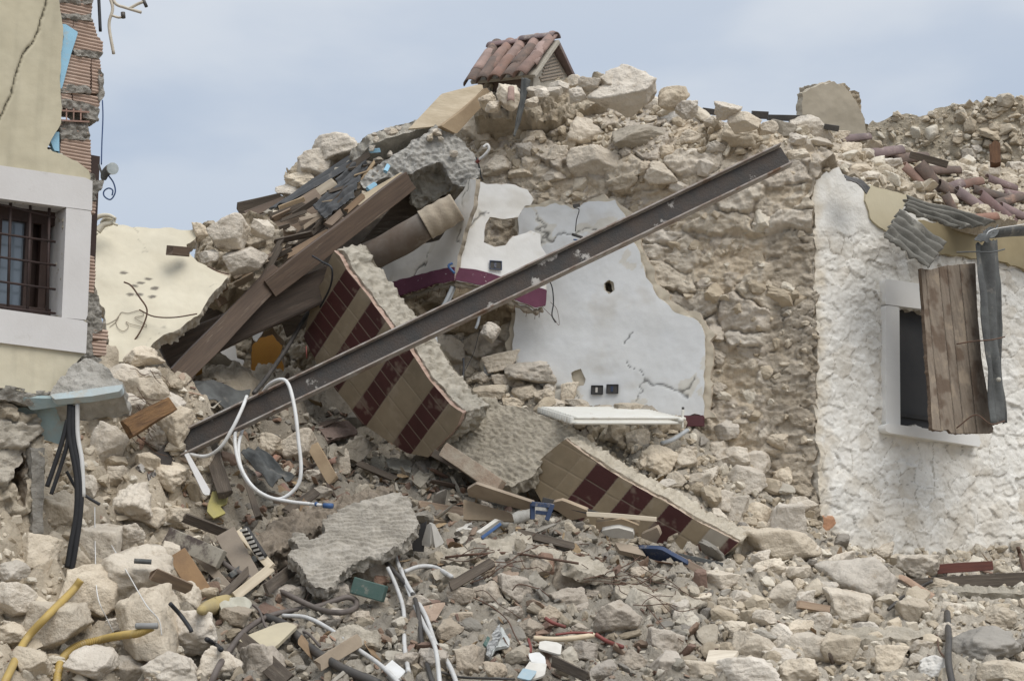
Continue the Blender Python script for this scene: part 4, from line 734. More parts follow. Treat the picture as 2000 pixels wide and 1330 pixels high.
socket(1197, 760, 24, 18, PO, 'open black socket box on the grey white wall, right of the pair', .012, False)
lf = thing('lamp_fitting', 'broken lamp holder dangling on twisted wires near the top of the white wall', 'lamp', at(1127, 465, 12.0))
b = MB(); b.tube(smoothpts([at(1128, 400, 12.05), at(1122, 406, 11.97), at(1131, 410, 11.97), at(1126, 430, 11.97), at(1124, 452, 11.97)], 6), .004, 6); b.build('cord', BLKP, lf, True)
b = MB(); b.tube([at(1118, 458, 11.97), at(1137, 464, 11.93)], .012, 10); b.build('holder', DKMET, lf, True); b = MB(); b.box(at(1126, 402, 12.0), (.028, 0, .004), (0, .01, 0), (-.002, 0, .012)); b.build('terminal_block', DKMET, lf, bevel=.002)
b = MB(); b.tube([at(1120, 468, 11.96), at(1135, 470, 11.95)], .006, 8); b.build('clamp', BLUP, lf, True)
cable('flexible_conduit', [(884,560,11.80),(870,590,11.80),(853,620,11.80),(850,660,11.78),(862,705,11.7),(885,745,11.55)], .016, mat('grey_conduit', (.42, .44, .45), (.34, .35, .35), rough=.45, bump=.05), 'pale grey conduit hanging from the wall corner behind the steel beam', 'conduit')
cable('flexible_conduit', [(888,560,11.83),(878,585,11.83),(862,612,11.83)], .013, MC['grey_conduit'], 'second short grey conduit beside the one under the wall corner', 'conduit')
cable('blue_pipe_end', [(884,514,11.66),(876,520,11.66),(888,534,11.66)], .010, BLUP, 'bright blue plastic pipe end on the purple band at the wall corner', 'pipe', k=4)
cable('electric_cable', [(938,640,12.1),(933,660,12.1),(925,690,12.1),(905,730,12.0)], .0025, BLKP, 'thin dark wire trailing down inside the hollow', 'cable'); cable('pipe_stub', [(937,615,12.05),(933,632,12.0),(929,642,12.0)], .012, MC['grey_conduit'], 'grey pipe stub hanging under the mud lump inside the hollow', 'pipe')
cable('electric_cable', [(1068,540,12.0),(1078,560,12.0),(1081,590,12.0),(1078,615,12.0),(1085,630,12.0)], .005, BLKP, 'dark wires hanging at the right end of the purple band', 'cable')
cable('thin_wire', [(1060,600,12.1),(1080,620,12.05),(1092,635,12.05),(1088,605,12.05),(1075,590,12.05)], .002, REBAR, 'thin curled wires in front of the grey white wall', 'wire')
cable('electric_cable', [(904,742,11.8),(906,715,11.85),(905,700,11.9)], .009, BLKP, 'short black cable standing up from the stones left of the radiator', 'cable')
rw = thing('bent_conduit', 'white bent conduit with a red end sticking out above the concrete block', 'conduit', at(945, 300, 12.1))
cable('bend', [(936,312,12.05),(946,304,12.02),(955,292,12.0),(952,283,12.0),(944,288,12.0)], .012, WPVC, None, parent=rw); cable('red_end', [(931,318,12.07),(937,311,12.05)], .014, REDP, None, parent=rw)
cable('electric_cable', [(930,308,12.1),(936,325,12.1),(940,345,12.1),(943,352,12.1)], .006, BLKP, 'short black wire below the red tipped conduit', 'cable')
# ------------------------------------------------------------------ radiator
rd = thing('radiator', 'white tubular radiator fallen flat and covered with stones under the white wall', 'radiator', at(1200, 828, 11.5))
NR = at(1122, 826, 11.10); NE = at(1330, 826, 11.3); FR = at(1060, 806, 11.85); WR = mat('white_enamel', (.72, .71, .66), (.66, .64, .57), scale=8, rough=.4, bump=.08, spots=(9, .60, .72, (.46, .40, .31)))
for i in range(14):
    t = i / 13; a = NR * (1 - t) + FR * t; e = a + (NE - NR) * (1 - .02 * t)
    for k_, dz in enumerate((0, .036)): b = MB(); q = smoothpts([a + np.array([.004, 0, dz + .004]), a + (e - a) * .03 + [0, 0, dz], a + (e - a) * .5 + [0, 0, dz], e + [0, 0, dz]], 3); b.tube(q, .0125, 8, True, lambda s: .0125 if .02 < s < .97 else .010); b.build('tube', WR, rd, True)
    b = MB(); b.tube(smoothpts([a + [-.018, 0, -.006], a + [-.022, -.0, .018], a + [-.018, 0, .042]], 3), .021, 10); b.build('header', WR, rd, True)
b = MB(); b.tube([NE + [.0, -.02, .018], NE + (FR - NR) + [0, .02, .018]], .019, 10); b.build('end_header', WR, rd, True)
cable('valve_pipe', [(1333,836,11.5),(1333,815,11.5),(1334,800,11.5)], .010, WR, None, parent=rd); cable('valve', [(1322,822,11.45),(1333,818,11.48),(1337,818,11.5)], .014, WR, None, parent=rd); cable('valve_cap', [(1334,800,11.5),(1334,795,11.5)], .010, DKMET, None, parent=rd)
cable('flexible_conduit', [(1292,866,11.45),(1315,858,11.5),(1343,840,11.6)], .017, MC['grey_conduit'], 'pale grey conduit poking from the stones below the radiator valve', 'conduit')
# ------------------------------------------------------------------ tiled slabs
MAR = np.array([.070, .024, .022]); BEI = np.array([.25, .20, .135])
def tiled(P, o_, a_, b_, bands, tw, bei=BEI, mar=MAR, smul=1., allgrid=False, tb=None):
    O, A, B = P.uv(*o_), P.uv(*a_), P.uv(*b_); LA, LB = np.linalg.norm(A - O), np.linalg.norm(B - O); M = np.linalg.inv(np.stack([(A - O) / LA, (B - O) / LB], 1))
    def st(u, v): q = M @ np.stack([u - O[0], v - O[1]]); return q[0] * smul, q[1]
    def calc(u, v):
        s, t = st(u, v); bd = np.array([x for x, _ in bands]); i = np.clip(np.searchsorted(bd, s) - 1, 0, len(bands) - 1); isM = np.array([m for _, m in bands])[i] == 1
        e = np.min(np.abs(s[:, None] - bd[None]), 1); off = (i % 2) * tw * .5 * 0; tt = np.where(isM, tw, tb or tw * 1.9); j = np.floor((t + off) / tt).astype(int); et = np.abs((t + off) / tt - np.round((t + off) / tt)) * tt; return isM, np.minimum(e, et), i, j, s, t
    def hf(u, v):
        isM, e, i, j, s, t = calc(u, v); return .003 * sst(.001, .006, e) + .0015 * RT[(i * 31 + j * 7) & 255, 2] + .004 * fbm(u * 2, v * 2, 2, 2)
    def cf(u, v, h):
        isM, e, i, j, s, t = calc(u, v); rr = RT[(i * 31 + j * 7) & 255, 0]; c = np.where(isM[:, None], mar, bei) * (1 + .18 * (rr - .5))[:, None]
        d = fbm(u * 3.5, v * 3.5, 5, 4); c = c * (1 + .13 * d + .06 * fbm(u * 20, v * 20, 7, 3))[:, None]; du = sst(.25, .75, fbm(u * 5, v * 5, 15, 4, .65))[:, None] * .36; c = c * (1 - du) + np.array([.36, .30, .225]) * du
        ms = (rr > .985)[:, None]; c = np.where(ms, np.array([.34, .30, .24]) * (1 + .2 * d[:, None]), c); g = (1 - sst(.0015, .0045, e))[:, None] * np.where(isM, .75, .30)[:, None]; return c * (1 - g) + np.array([.27, .23, .17]) * g
    return hf, cf
TILE = mat('glazed_tile', (1, 1, 1), (.9, .89, .88), scale=10, rough=.55, bump=.15, bscale=40, vcol=True)
P1 = Plane((676, 524, 11.45), (902, 807, 11.12), (593, 655, 11.95))
L1 = np.linalg.norm(P1.uv(902, 807) - P1.uv(676, 524)); k1 = 1.0 / 1014. * L1
bd1 = [(-9, 0), (0, 1), (136 * k1, 0), (232 * k1, 1), (372 * k1, 0), (436 * k1, 1), (470 * k1, 0), (525 * k1, 1), (612 * k1, 0), (802 * k1, 1), (930 * k1, 0)]
bd1 = [(-9, 0), (0, 1), (136 * k1, 0), (232 * k1, 1), (372 * k1, 0), (500 * k1, 1), (622 * k1, 0), (802 * k1, 1), (925 * k1, 0)]
h1, c1_ = tiled(P1, (676, 524), (902, 807), (593, 655), bd1, .118)
ts = thing('tiled_slab', 'thick floor slab with maroon and beige tile stripes, tipped steeply behind the steel beam', 'slab', P1.pt(833, 888))
relief('tile_face', [(653,489),(664,500),(676,524),(720,580),(766,643),(800,682),(840,743),(879,789),(904,806),(890,838),(858,870),(836,892),(794,884),(752,857),(708,826),(681,790),(653,756),(621,712),(612,694),(593,657),(606,605),(622,560),(632,548),(640,520)], P1, .0065, h1, c1_, .035, TILE, ts, jag=.006, edgecol=(.42, .30, .24))
def cconc(b0, seed=3): return lambda u, v, h: np.array(b0) * (1 + .18 * fbm(u * 9, v * 9, seed, 4) + .12 * fbm(u * 40, v * 40, seed, 2))[:, None]
relief('concrete_body', [(652,486),(664,490),(680,520),(700,548),(766,637),(800,676),(840,737),(879,783),(906,806),(892,840),(860,872),(832,888),(794,880),(752,852),(708,820),(681,786),(653,750),(621,708),(598,657),(610,605),(632,548)], P1, .012, rg_(.01, 12), cconc([.42, .38, .31]), .25, CONCV, ts, jag=.012, off=-.036, edgecol=(.50, .46, .385), edgenoise=.035)
P2 = Plane((1105, 858, 11.10), (1442, 1058, 10.66), (1060, 985, 11.28))
L2 = np.linalg.norm(P2.uv(1442, 1058) - P2.uv(1138, 888)); px2 = lambda x: (np.linalg.norm(P2.uv(1138 + (x - 1138), 888 + (x - 1138) * 170 / 304.) - P2.uv(1138, 888)) * (1 if x > 1138 else -1))
bd2 = [(-9, 0), (px2(1090), 0), (px2(1138), 0), (px2(1166), 1), (px2(1211), 0), (px2(1238), 1), (px2(1280), 0), (px2(1308), 1), (px2(1356), 0), (px2(1390), 1), (px2(1425), 1)]
h2_, c2_ = tiled(P2, (1138, 888), (1442, 1058), (1060, 985), bd2, .155, bei=BEI * np.array([1.08, 1.06, 1.02]), tb=.17)
t2 = thing('tiled_slab', 'long narrow floor slab with beige and maroon tiles lying on the rubble below the radiator', 'slab', P2.pt(1300, 1065))
relief('tile_face', [(1032,925),(1068,885),(1105,857),(1139,884),(1180,912),(1220,937),(1300,980),(1370,1022),(1443,1058),(1405,1094),(1362,1086),(1290,1064),(1200,1040),(1115,1010),(1060,985),(1045,955)], P2, .0065, h2_, c2_, .03, TILE, t2, jag=.005, edgecol=(.45, .36, .28))
relief('concrete_body', [(1040,925),(1105,855),(1139,880),(1220,932),(1300,975),(1370,1017),(1446,1056),(1405,1088),(1290,1060),(1115,1005),(1050,960)], P2, .012, rg_(.01, 12), cconc([.48, .42, .33]), .24, CONCV, t2, jag=.012, off=-.031, edgecol=(.58, .52, .42), edgenoise=.04)
P3 = Plane((900, 790, 11.65), (1100, 860, 11.30), (960, 930, 11.20))
relief_o = relief('concrete_slab', [(880,770),(905,762),(940,775),(1000,790),(1060,812),(1120,838),(1128,852),(1100,866),(1070,888),(1040,925),(1000,950),(940,925),(900,900),(860,880),(850,840)], P3, .009, lambda u, v: .012 * fbm(u * 20, v * 30, 3, 4, .7) + .012 * (ridge(u * 12 + v * 8, v * 20, 2) - 1), cconc([.42, .375, .30], 8), .12, CONCV, None, jag=.03, edgenoise=.03)
tag(relief_o, 'rough mortar covered slab underside wedged between the two tiled slabs', 'slab')
P4 = Plane((600, 1050, 9.62), (800, 980, 9.95), (690, 1100, 9.50))
cmb = lambda u, v: .008 * np.sin((u * .5 + v + .06 * fbm(u * 3, v * 3, 2, 3)) * 150) * (fbm(u * 3, v * 3, 9, 2) > -.35) + .012 * fbm(u * 14, v * 14, 3, 4, .65)
o = relief('concrete_slab', [(630,1018),(665,991),(700,980),(740,968),(781,960),(796,972),(803,985),(812,1010),(820,1020),(808,1040),(790,1058),(753,1078),(720,1090),(692,1100),(669,1116),(660,1135),(640,1152),(620,1146),(598,1130),(580,1100),(563,1083),(572,1075),(588,1072),(568,1048),(580,1043),(592,1042),(604,1052),(625,1048),(636,1036)], P4, .007, cmb, cconc([.43, .395, .34], 5), .085, CONCV, None, jag=.012, edgenoise=.03); tag(o, 'grey concrete slab with a combed surface tilted in the middle of the debris', 'slab')
P5 = Plane((520, 1060, 9.80), (768, 955, 10.40), (640, 985, 10.22))
ln = thing('concrete_lintel', 'broken concrete lintel with rusty wire mesh hanging from its lower edge', 'lintel', at(620, 1030, 10.6))
relief('lintel_body', [(496,1048),(540,1015),(575,998),(640,978),(700,962),(766,946),(768,962),(720,985),(650,1015),(600,1045),(545,1075),(515,1086)], P5, .01, rg_(.03, 16), cconc([.27, .225, .175], 6), .14, CONCV, ln, jag=.02, edgenoise=.03)
def mesh_net(name, poly, nu, nv, r, parent, Y=None, sag=.03, m=REBAR):
    A, B, C_, D = W_(poly, Y); b = MB(); n_ = np.cross(B - A, D - A); n_ /= np.linalg.norm(n_)
    def P(u, t): return (A * (1 - u) + B * u) * (1 - t) + (D * (1 - u) + C_ * u) * t + n_ * sag * float(fbm(u * 3, t * 3, nu, 2))
    for i in range(nu + 1): b.tube([P(i / nu, j / 8) for j in range(9)], r, 4, False)
    for i in range(nv + 1): b.tube([P(j / 12, i / nv) for j in range(13)], r, 4, False)
    return b.build(name, m, parent, True)
mesh_net('wire_mesh', [(510,1082,10.05),(700,1000,10.3),(712,1030,10.2),(524,1098,9.95)], 16, 4, .0025, ln)
# ------------------------------------------------------------------ steel beam
A = at(346, 872, 10.28); B = at(1534, 303, 10.75); d = B - A; Ln = np.linalg.norm(d); d /= Ln; c = (A + B) / 2; n_ = CAM - c; n_ -= d * (n_ @ d); n_ /= np.linalg.norm(n_)
n_ = np.array(Matrix.Rotation(R(-16), 3, V3(d))) @ n_; y = np.cross(n_, d)
if y[2] < 0: y = -y
bm_ = thing('steel_beam', 'long rusty steel I-beam lying diagonally across the whole ruin', 'beam', A)
def bx_(name, yc, nc, hy, hn, m, ext=0):
    v = []; ns = 60
    for i in range(ns + 1):
        s = -ext + (Ln + ext) * i / ns; k = 1 + .10 * (i / ns); p = A + d * s
        for a_, b_ in ((-1, -1), (1, -1), (1, 1), (-1, 1)): v.append(p + y * (yc * k + a_ * hy) + n_ * (nc * k + b_ * hn * k))
    f = [(i * 4 + j, i * 4 + (j + 1) % 4, (i + 1) * 4 + (j + 1) % 4, (i + 1) * 4 + j) for i in range(ns) for j in range(4)]; mb = MB(); mb.add(v, f + [(0, 1, 2, 3), (ns * 4 + 3, ns * 4 + 2, ns * 4 + 1, ns * 4)]); return mb.build(name, m, bm_, bevel=.002)
bx_('web', 0, 0, .068, .004, RUST); bx_('top_flange', .0740, .0, .0058, .044, RUSTF); bx_('bottom_flange', -.0740, .0, .0058, .044, RUSTF)
# ------------------------------------------------------------------ roof debris, upper left
DKUN = WOODGY
tm = 'fallen roof timbers'
lg = thing('round_beam', 'thick round grey brown roof log with a plaster coated upper end', 'beam', at(640, 570, 12.0))
par_open = False
def rlog(name, pa, pb, r0, r1, m, par, sd):
    a, b_ = at(*pa), at(*pb); n = 30; pts = [a + (b_ - a) * i / n + .01 * np.linalg.norm(b_ - a) * np.array([0, 0, math.sin(i * .2) if sd == 1 else 0]) for i in range(n + 1)]; mb = MB(); mb.tube(pts, r0, 20, True, lambda t: (r0 * (1 - t) + r1 * t) * (1 + .03 * math.sin(t * 17 + sd)) * (1 if par_open or t < .99 else .93)); return mb.build(name, m, par, True)
rlog('log', (632, 556, 12.05), (835, 437, 11.62), .122, .116, mat('grey_brown_log', (.19, .165, .14), (.12, .085, .062), scale=4, rough=.8, bump=.5, bscale=20, spots=(3, .55, .72, (.30, .265, .22))), lg, 1)
rlog('plastered_end', (830, 440, 11.62), (893, 404, 11.60), .124, .114, mat('plastered_log', (.40, .34, .26), (.29, .24, .18), scale=8, bump=.8, bscale=30), lg, 3)
plank('square_beam', (322, 700, 11.55), (690, 530, 11.85), .26, .22, mat('dark_beam', (.10, .075, .058), (.06, .047, .038), scale=3, stretch=(1, 10, 10), rough=.75, bump=.5, bscale=8, spots=(2, .55, .75, (.18, .145, .115))), 'massive dark squared roof beam running down left under the brown timbers', 'beam', tm, rag=.01, bev=.02)
plank('square_beam', (340, 655, 12.3), (470, 590, 12.4), .16, .16, WOODGY, 'dark squared beam half hidden behind the cream fallen wall', 'beam', tm)
plank('timber', (528, 562, 11.55), (800, 352, 11.75), .15, .10, WOODBR, 'long brown timber carrying the broken roof, the upper of the two', 'timber', tm, rag=.02, roll=.15)
plank('timber', (345, 738, 11.15), (545, 532, 11.62), .155, .09, WOODBR, 'brown timber slanting down to the rubble from the roof edge, the lower of the two', 'timber', tm, rag=.01, roll=.1)
for i, (a, b_, w_, m, lab) in enumerate([((415,575,11.7),(560,490,11.8),.05,WOODTAN,'tan lath lying along the lower end of the roof edge'), ((560,500,11.75),(640,455,11.8),.06,WOODTAN,'tan lath in the middle of the roof edge beside the long brown timber'), ((640,440,11.7),(668,415,11.75),.06,WOODTAN,'short tan lath end on the long brown timber, lower left one'), ((676,412,11.7),(708,384,11.75),.05,WOODTAN,'short tan lath end on the long brown timber, upper right one'), ((646,452,11.8),(664,425,11.8),.05,WOODTAN,'small upright tan block between two lath ends'), ((424,590,11.9),(505,545,11.95),.09,WOODTAN,'wide tan board behind the long lath at the lower roof end'), ((444,565,11.8),(500,520,11.9),.07,WOODBR,'brown lath at the left end of the roof stack'),
      ((533,452,12.0),(628,390,12.15),.22,WOODTAN,'wide tan board with a splintered right end on the roof stack'), ((556,418,12.1),(652,356,12.2),.07,WOODPALE,'long narrow pale board on top of the roof stack'), ((532,470,11.95),(585,444,12.0),.08,WOODTAN,'tan board under the wide splintered board'), ((540,415,12.1),(532,440,12.0),.06,WOODPALE,'small upturned pale board at the left of the roof stack'), ((590,468,11.9),(655,415,12.0),.07,WOODGY,'grey board below the black corrugated sheet'), ((545,500,11.95),(618,440,12.0),.10,WOODGY,'dark grey board in the shade of the roof stack'), ((520,530,11.9),(610,470,11.9),.12,WOODGY,'broad dark board just above the long brown timber'),
      ((465,408,12.4),(548,388,12.5),.10,WOODGY,'dark board at the far left tip of the roof'), ((480,420,12.3),(556,392,12.5),.07,WOODBR,'brown board at the far left tip of the roof'), ((700,400,11.9),(790,345,12.0),.09,WOODPALE,'pale board lying just above the long brown timber'), ((500,500,12.0),(560,470,12.1),.12,WOODBR,'brown board end at the left of the roof stack')]):
    plank('roof_board', a, b_, w_, .025, m, lab, 'board', 'broken roof boards', rag=.02, roll=(-.3 + .1 * (i % 5)))
sheet('corrugated_sheet', [(524,410,12.35),(560,396,12.2),(722,306,12.3),(712,286,12.45)], BLKC, 2.0, .012, .006, 'long narrow black corrugated sheet on top of the broken roof', 'roofing sheet', 'black corrugated sheets', rag=.03, seed=3)
sheet('corrugated_sheet', [(612,405,12.0),(632,425,11.8),(690,388,11.85),(708,322,12.1)], BLKC, 4.0, .014, .006, 'crumpled black corrugated sheet with torn edge between the boards and the concrete block', 'roofing sheet', 'black corrugated sheets', rag=.06, seed=5, dent=.03)
sheet('corrugated_sheet', [(655,352,12.1),(668,375,12.0),(722,340,12.1),(712,300,12.2)], BLKC, 3.0, .014, .006, 'small black corrugated piece overlapping under the long narrow one', 'roofing sheet', 'black corrugated sheets', rag=.05, seed=7, dent=.02)
def slab_(name, poly, Ys, thk, colr, lab, cat='slab', group=None, jag=.015, res=.01, amp=.015, m=None, en=.03, sd=3, fq=12): return board(name, poly, Ys, thk, m or CONCV, lab, cat, group, None, jag, res, (lambda u, v: rg_(amp, fq)(u, v) + (.05 * fbm(u * 3, v * 3, sd, 3) if fq > 12 else 0)), cconc(colr, sd), tuple(x * 1.02 for x in colr), sd, en)
slab_('plaster_slab', [(512,414),(540,400),(620,352),(690,300),(730,270),(745,280),(690,315),(664,332),(600,370),(540,405),(520,416)], (12.35, 12.4, 12.5), .05, (.46, .42, .35), 'long thin pale grey slab along the upper edge of the roof')
slab_('concrete_slab', [(690,318),(725,282),(770,266),(805,258),(848,242),(858,250),(822,280),(790,302),(760,318),(720,345),(700,352)], (12.25, 12.3, 12.5), .10, (.47, .44, .38), 'smooth sloping grey concrete slab leaning on the rough block', amp=.006, sd=7)
slab_('concrete_block', [(700,352),(735,325),(770,305),(800,285),(852,243),(872,250),(900,268),(922,295),(938,330),(930,352),(908,362),(886,358),(868,335),(856,318),(830,326),(806,340),(785,348),(765,344),(735,352),(712,366)], (12.0, 12.1, 12.1), .42, (.47, .455, .42), 'big rough grey concrete block broken off at the top of the roof', amp=.016, jag=.03, res=.008, fq=24)
slab_('concrete_block', [(795,344),(850,316),(866,330),(886,356),(884,372),(862,384),(838,396),(818,408),(806,402)], (12.2, 12.25, 12.3), .25, (.40, .375, .32), 'smaller brownish concrete block under the big rough one beside the log', amp=.03, sd=9)
for i, (p, q, lab) in enumerate([((722,296,12.1),(742,294,12.1),'small light blue foam piece on top of the concrete block'), ((718,370,11.75),(733,360,11.8),'small light blue foam piece just above the long brown timber'), ((752,336,11.9),(758,324,11.95),'tiny blue green foam scrap in the dark gap of the roof')]): plank('foam_piece', p, q, .035, .03, BLUF, lab, 'foam', 'blue foam scraps', rag=.008)
board('roof_deck', [(540,600),(700,480),(795,372),(850,385),(890,372),(905,400),(905,440),(800,520),(700,580),(560,660)], (12.7, 12.6, 12.5), .05, WOODGY, 'dark underside of roof boards behind the log', 'roof deck')
hq2, cq2 = masonry(.18, .14, .10, .3, 77)
o = relief('rubble_core', [(386,452),(402,440),(470,424),(524,428),(560,470),(545,545),(500,570),(430,565),(380,515)], Plane((386, 500, 11.7), (560, 480, 11.9), (470, 430, 11.85)), .012, hq2, cq2, .5, MASON, None, jag=.05, edgecol=(.50,.43,.33)); tag(o, 'broken mass of stone and mortar behind the boulders at the roof tip', 'wall chunk')
o = relief('rubble_core', [(548,392),(575,345),(615,300),(650,280),(690,280),(730,288),(720,320),(650,350),(600,380)], Plane((548, 392, 12.7), (730, 300, 12.8), (650, 280, 12.9)), .012, hq2, cq2, .4, MASON, None, jag=.05, edgecol=(.50,.43,.33)); tag(o, 'broken stone and mortar mass on the skyline behind the corrugated sheets', 'wall chunk')
o = relief('rubble_core', [(925,235),(938,196),(965,172),(1000,164),(1060,158),(1120,152),(1175,160),(1190,200),(1080,240)], Plane((925, 220, 12.52), (1190, 190, 12.45), (1050, 160, 12.62)), .012, hq2, cq2, .5, MASON, None, jag=.05, edgecol=(.50,.43,.33)); tag(o, 'crumbling stone and mortar crest on which the little tiled chimney hood sits', 'wall chunk')
board('roof_underlay', [(470,412),(560,392),(620,368),(700,318),(800,300),(860,300),(900,330),(870,400),(780,450),(700,500),(600,560),(520,600),(440,640),(380,650),(430,590),(500,540),(530,470)], (12.45, 12.9, 12.75), .06, mat('roof_felt', (.10, .085, .07), (.17, .14, .11), scale=7, bump=.8, bscale=25, spots=(6, .56, .68, (.30, .25, .19))), 'dark dusty roof decking visible between the loose boards', 'roof deck', jag=.02)
# plywood panels and metal strip
board('plywood_panel', [(798,252),(862,184),(935,165),(950,168),(935,182),(905,214),(862,246)], (12.05, 12.25, 12.15), .03, WOODPALE, 'pale plywood panel leaning in the gap below the little roof', 'panel', 'leaning panels')
board('plywood_panel', [(862,247),(905,215),(950,170),(964,190),(935,215),(892,262)], (12.0, 12.3, 12.1), .06, CARD, 'darker stacked boards edge on under the pale plywood panel', 'panel', 'leaning panels')
sheet('metal_strip', [(1019,152,12.0),(1036,156,11.98),(1006,268,11.95),(1002,268,11.96)], ZINC, .5, .012, .003, 'narrow dark metal strip hanging down from the little tiled roof', 'metal strip', dent=.02, nu=12, nv=40, bend=.02)
# ------------------------------------------------------------------ tiled chimney hood
ch = thing('chimney_hood', 'tilted chimney top with a small gabled roof of red clay tiles', 'chimney', at(1010, 175, 12.7))
R0, R1, E0, E1, G1 = at(956, 98, 12.95), at(1092, 78, 12.45), at(918, 160, 12.6), at(1044, 146, 12.08), at(1127, 153, 12.85); G0 = R0 + (G1 - R1)
def prism(pts, back, name, m, par, bev=.003):
    b = MB(); n = len(pts); q = [np.asarray(p) + back for p in pts]; b.add(list(pts) + q, [tuple(range(n)), tuple(range(2 * n - 1, n - 1, -1))] + [(i, i + n, (i + 1) % n + n, (i + 1) % n) for i in range(n)]); return b.build(name, m, par, bevel=bev)
nf = np.cross(E0 - R0, R1 - R0); nf /= np.linalg.norm(nf); nf = -nf if nf @ (CAM - R0) < 0 else nf
MORT = mat('mortar_render', (.42, .385, .32), (.33, .30, .25), scale=12, bump=.8, bscale=30)
prism([R0, R1, E1, E0], -nf * .03, 'roof_base', MORT, ch)
nb = np.cross(R1 - R0, G1 - R1); nb /= np.linalg.norm(nb); nb = nb if nb[2] > 0 else -nb
prism([R0, R1, G1, G0], nb * -.03, 'roof_slope', TERRAP, ch)
ax = (R1 - R0) / np.linalg.norm(R1 - R0); inn = -ax
b = MB(); gi = .03
GA, GB, GC = R1 + inn * .10 + [0, 0, -.05], E1 + inn * .06 + (G1 - E1) * .10 + [0, 0, -.0], G1 + inn * .06 - (G1 - E1) * .06
gab = prism([GA, GC, GC + [0, 0, -.12], GB + [0, 0, -.12], GB], inn * .08, 'gable', MORT, ch)
gn = np.cross(GB - GA, GC - GA); gn /= np.linalg.norm(gn); gn = gn if gn @ (CAM - GA) > 0 else -gn
for i in range(9):
    t = .28 + i * .10; a = GA + (GB - GA) * min(t, 1) + (GC - GA) * .10 * t; e = GA + (GC - GA) * min(t, 1) - (GC - GA) * .12; dz = np.array([0, 0, -.03 * max(0, t - 1) * 8]); b = MB(); w0 = .10 + .06 * RT[i, 0]; b.bar(a + (e - a) * w0 + gn * .004 + dz, a + (e - a) * (1 - w0) + gn * .004 + dz + [0, 0, .01], .016, .014); b.build('brick_course', mat('dull_brick', (.33, .27, .21), (.26, .22, .18), scale=20, bump=.5), ch, bevel=.002)
def barrel(L_=.30, r0=.055, r1=.045, seg=10, th=.009):
    v = []; K = seg + 1
    for i in range(5):
        x = L_ * (i / 4 - .5); r = r0 + (r1 - r0) * i / 4
        for rr in (r, r - th):
            for k in range(K): a = math.pi * k / seg; v.append((x, rr * math.cos(a), rr * math.sin(a) * .85))
    f = []
    for i in range(4):
        a = i * 2 * K; b_ = (i + 1) * 2 * K
        for k in range(seg): f.append((a + k, a + k + 1, b_ + k + 1, b_ + k)); f.append((a + K + k + 1, a + K + k, b_ + K + k, b_ + K + k + 1))
        f.append((a, b_, b_ + K, a + K)); f.append((a + seg, a + K + seg, b_ + K + seg, b_ + seg))
    for i, fl_ in ((0, False), (4, True)):
        a = i * 2 * K
        for k in range(seg): q = (a + k, a + K + k, a + K + k + 1, a + k + 1); f.append(q[::-1] if fl_ else q)
    me = fastmesh('roof_tile', np.array(v), [np.array(f)], TERRA, True); return me
BT = barrel(); BT3 = barrel(); BT3.materials.clear(); BT3.materials.append(mat('sooty_terracotta', (.19, .135, .11), (.11, .09, .078), scale=9, rough=.9, bump=.6, bscale=40, spots=(8, .56, .70, (.30, .20, .15)))); BT2 = barrel(); BT2.materials.clear(); BT2.materials.append(TERRAP)
def place_tile(me, c, xd, zd, parent=None, sc=1.0, name='roof_tile'):
    xd = xd / np.linalg.norm(xd); zd = zd - xd * (zd @ xd); zd /= np.linalg.norm(zd); yd = np.cross(zd, xd); o = bpy.data.objects.new(name, me); COL.objects.link(o); M = Matrix.Identity(4)
    for i in range(3): M[i][0] = xd[i] * sc; M[i][1] = yd[i] * sc; M[i][2] = zd[i] * sc; M[i][3] = c[i]
    o.matrix_world = M
    if parent: o.parent = parent; o.matrix_parent_inverse = Matrix.Translation(-parent.location)
    return o
sl = E0 - R0; sl1 = E1 - R1
for j in range(3):
    for i in range(5):
        t = (i + .45) / 5.0; top = R0 + (R1 - R0) * t; s_ = (R0 + (R1 - R0) * t) * 0 + sl * (1 - t) + sl1 * t; slen = np.linalg.norm(s_); jj = (.20 + .33 * j) + .02 * RT[i * 3 + j, 0]; c = top + s_ * jj + nf * (.012 + .010 * j)
        place_tile(BT if RT[i * 5 + j, 3] < .6 else BT3, c + nf * .012 * RT[i + 7 * j, 2], -(s_) + np.array([.10 * (RT[i + 9 * j, 1] - .5), 0, 0]), nf + .10 * (s_ / slen), ch, 1.22)
b = None
for i in range(2): place_tile(BT2, R0 + (R1 - R0) * (.26 + .47 * i) + np.array([0, 0, .012 + .012 * i]), -(R1 - R0) if False else (R1 - R0), np.array([0, -.15, 1.]), ch, 1.25, 'ridge_tile')
BR = mat('dark_brick', (.20, .14, .11), (.13, .10, .085), scale=18, bump=.6)
bo = [E0 + (E1 - E0) * .12 + [0, .12, -.0], E1 + inn * .10 + [0, .10, 0], GC + inn * .05, G0 + ax * .1]
b = MB(); lo_ = [p + np.array([0, 0, -.16]) for p in bo]; hi_ = [p + np.array([0, 0, .02]) for p in bo]; b.add(hi_ + lo_, [(0, 1, 2, 3), (7, 6, 5, 4)] + [(i, (i + 1) % 4, (i + 1) % 4 + 4, i + 4) for i in range(4)]); b.build('chimney_body', BR, ch)
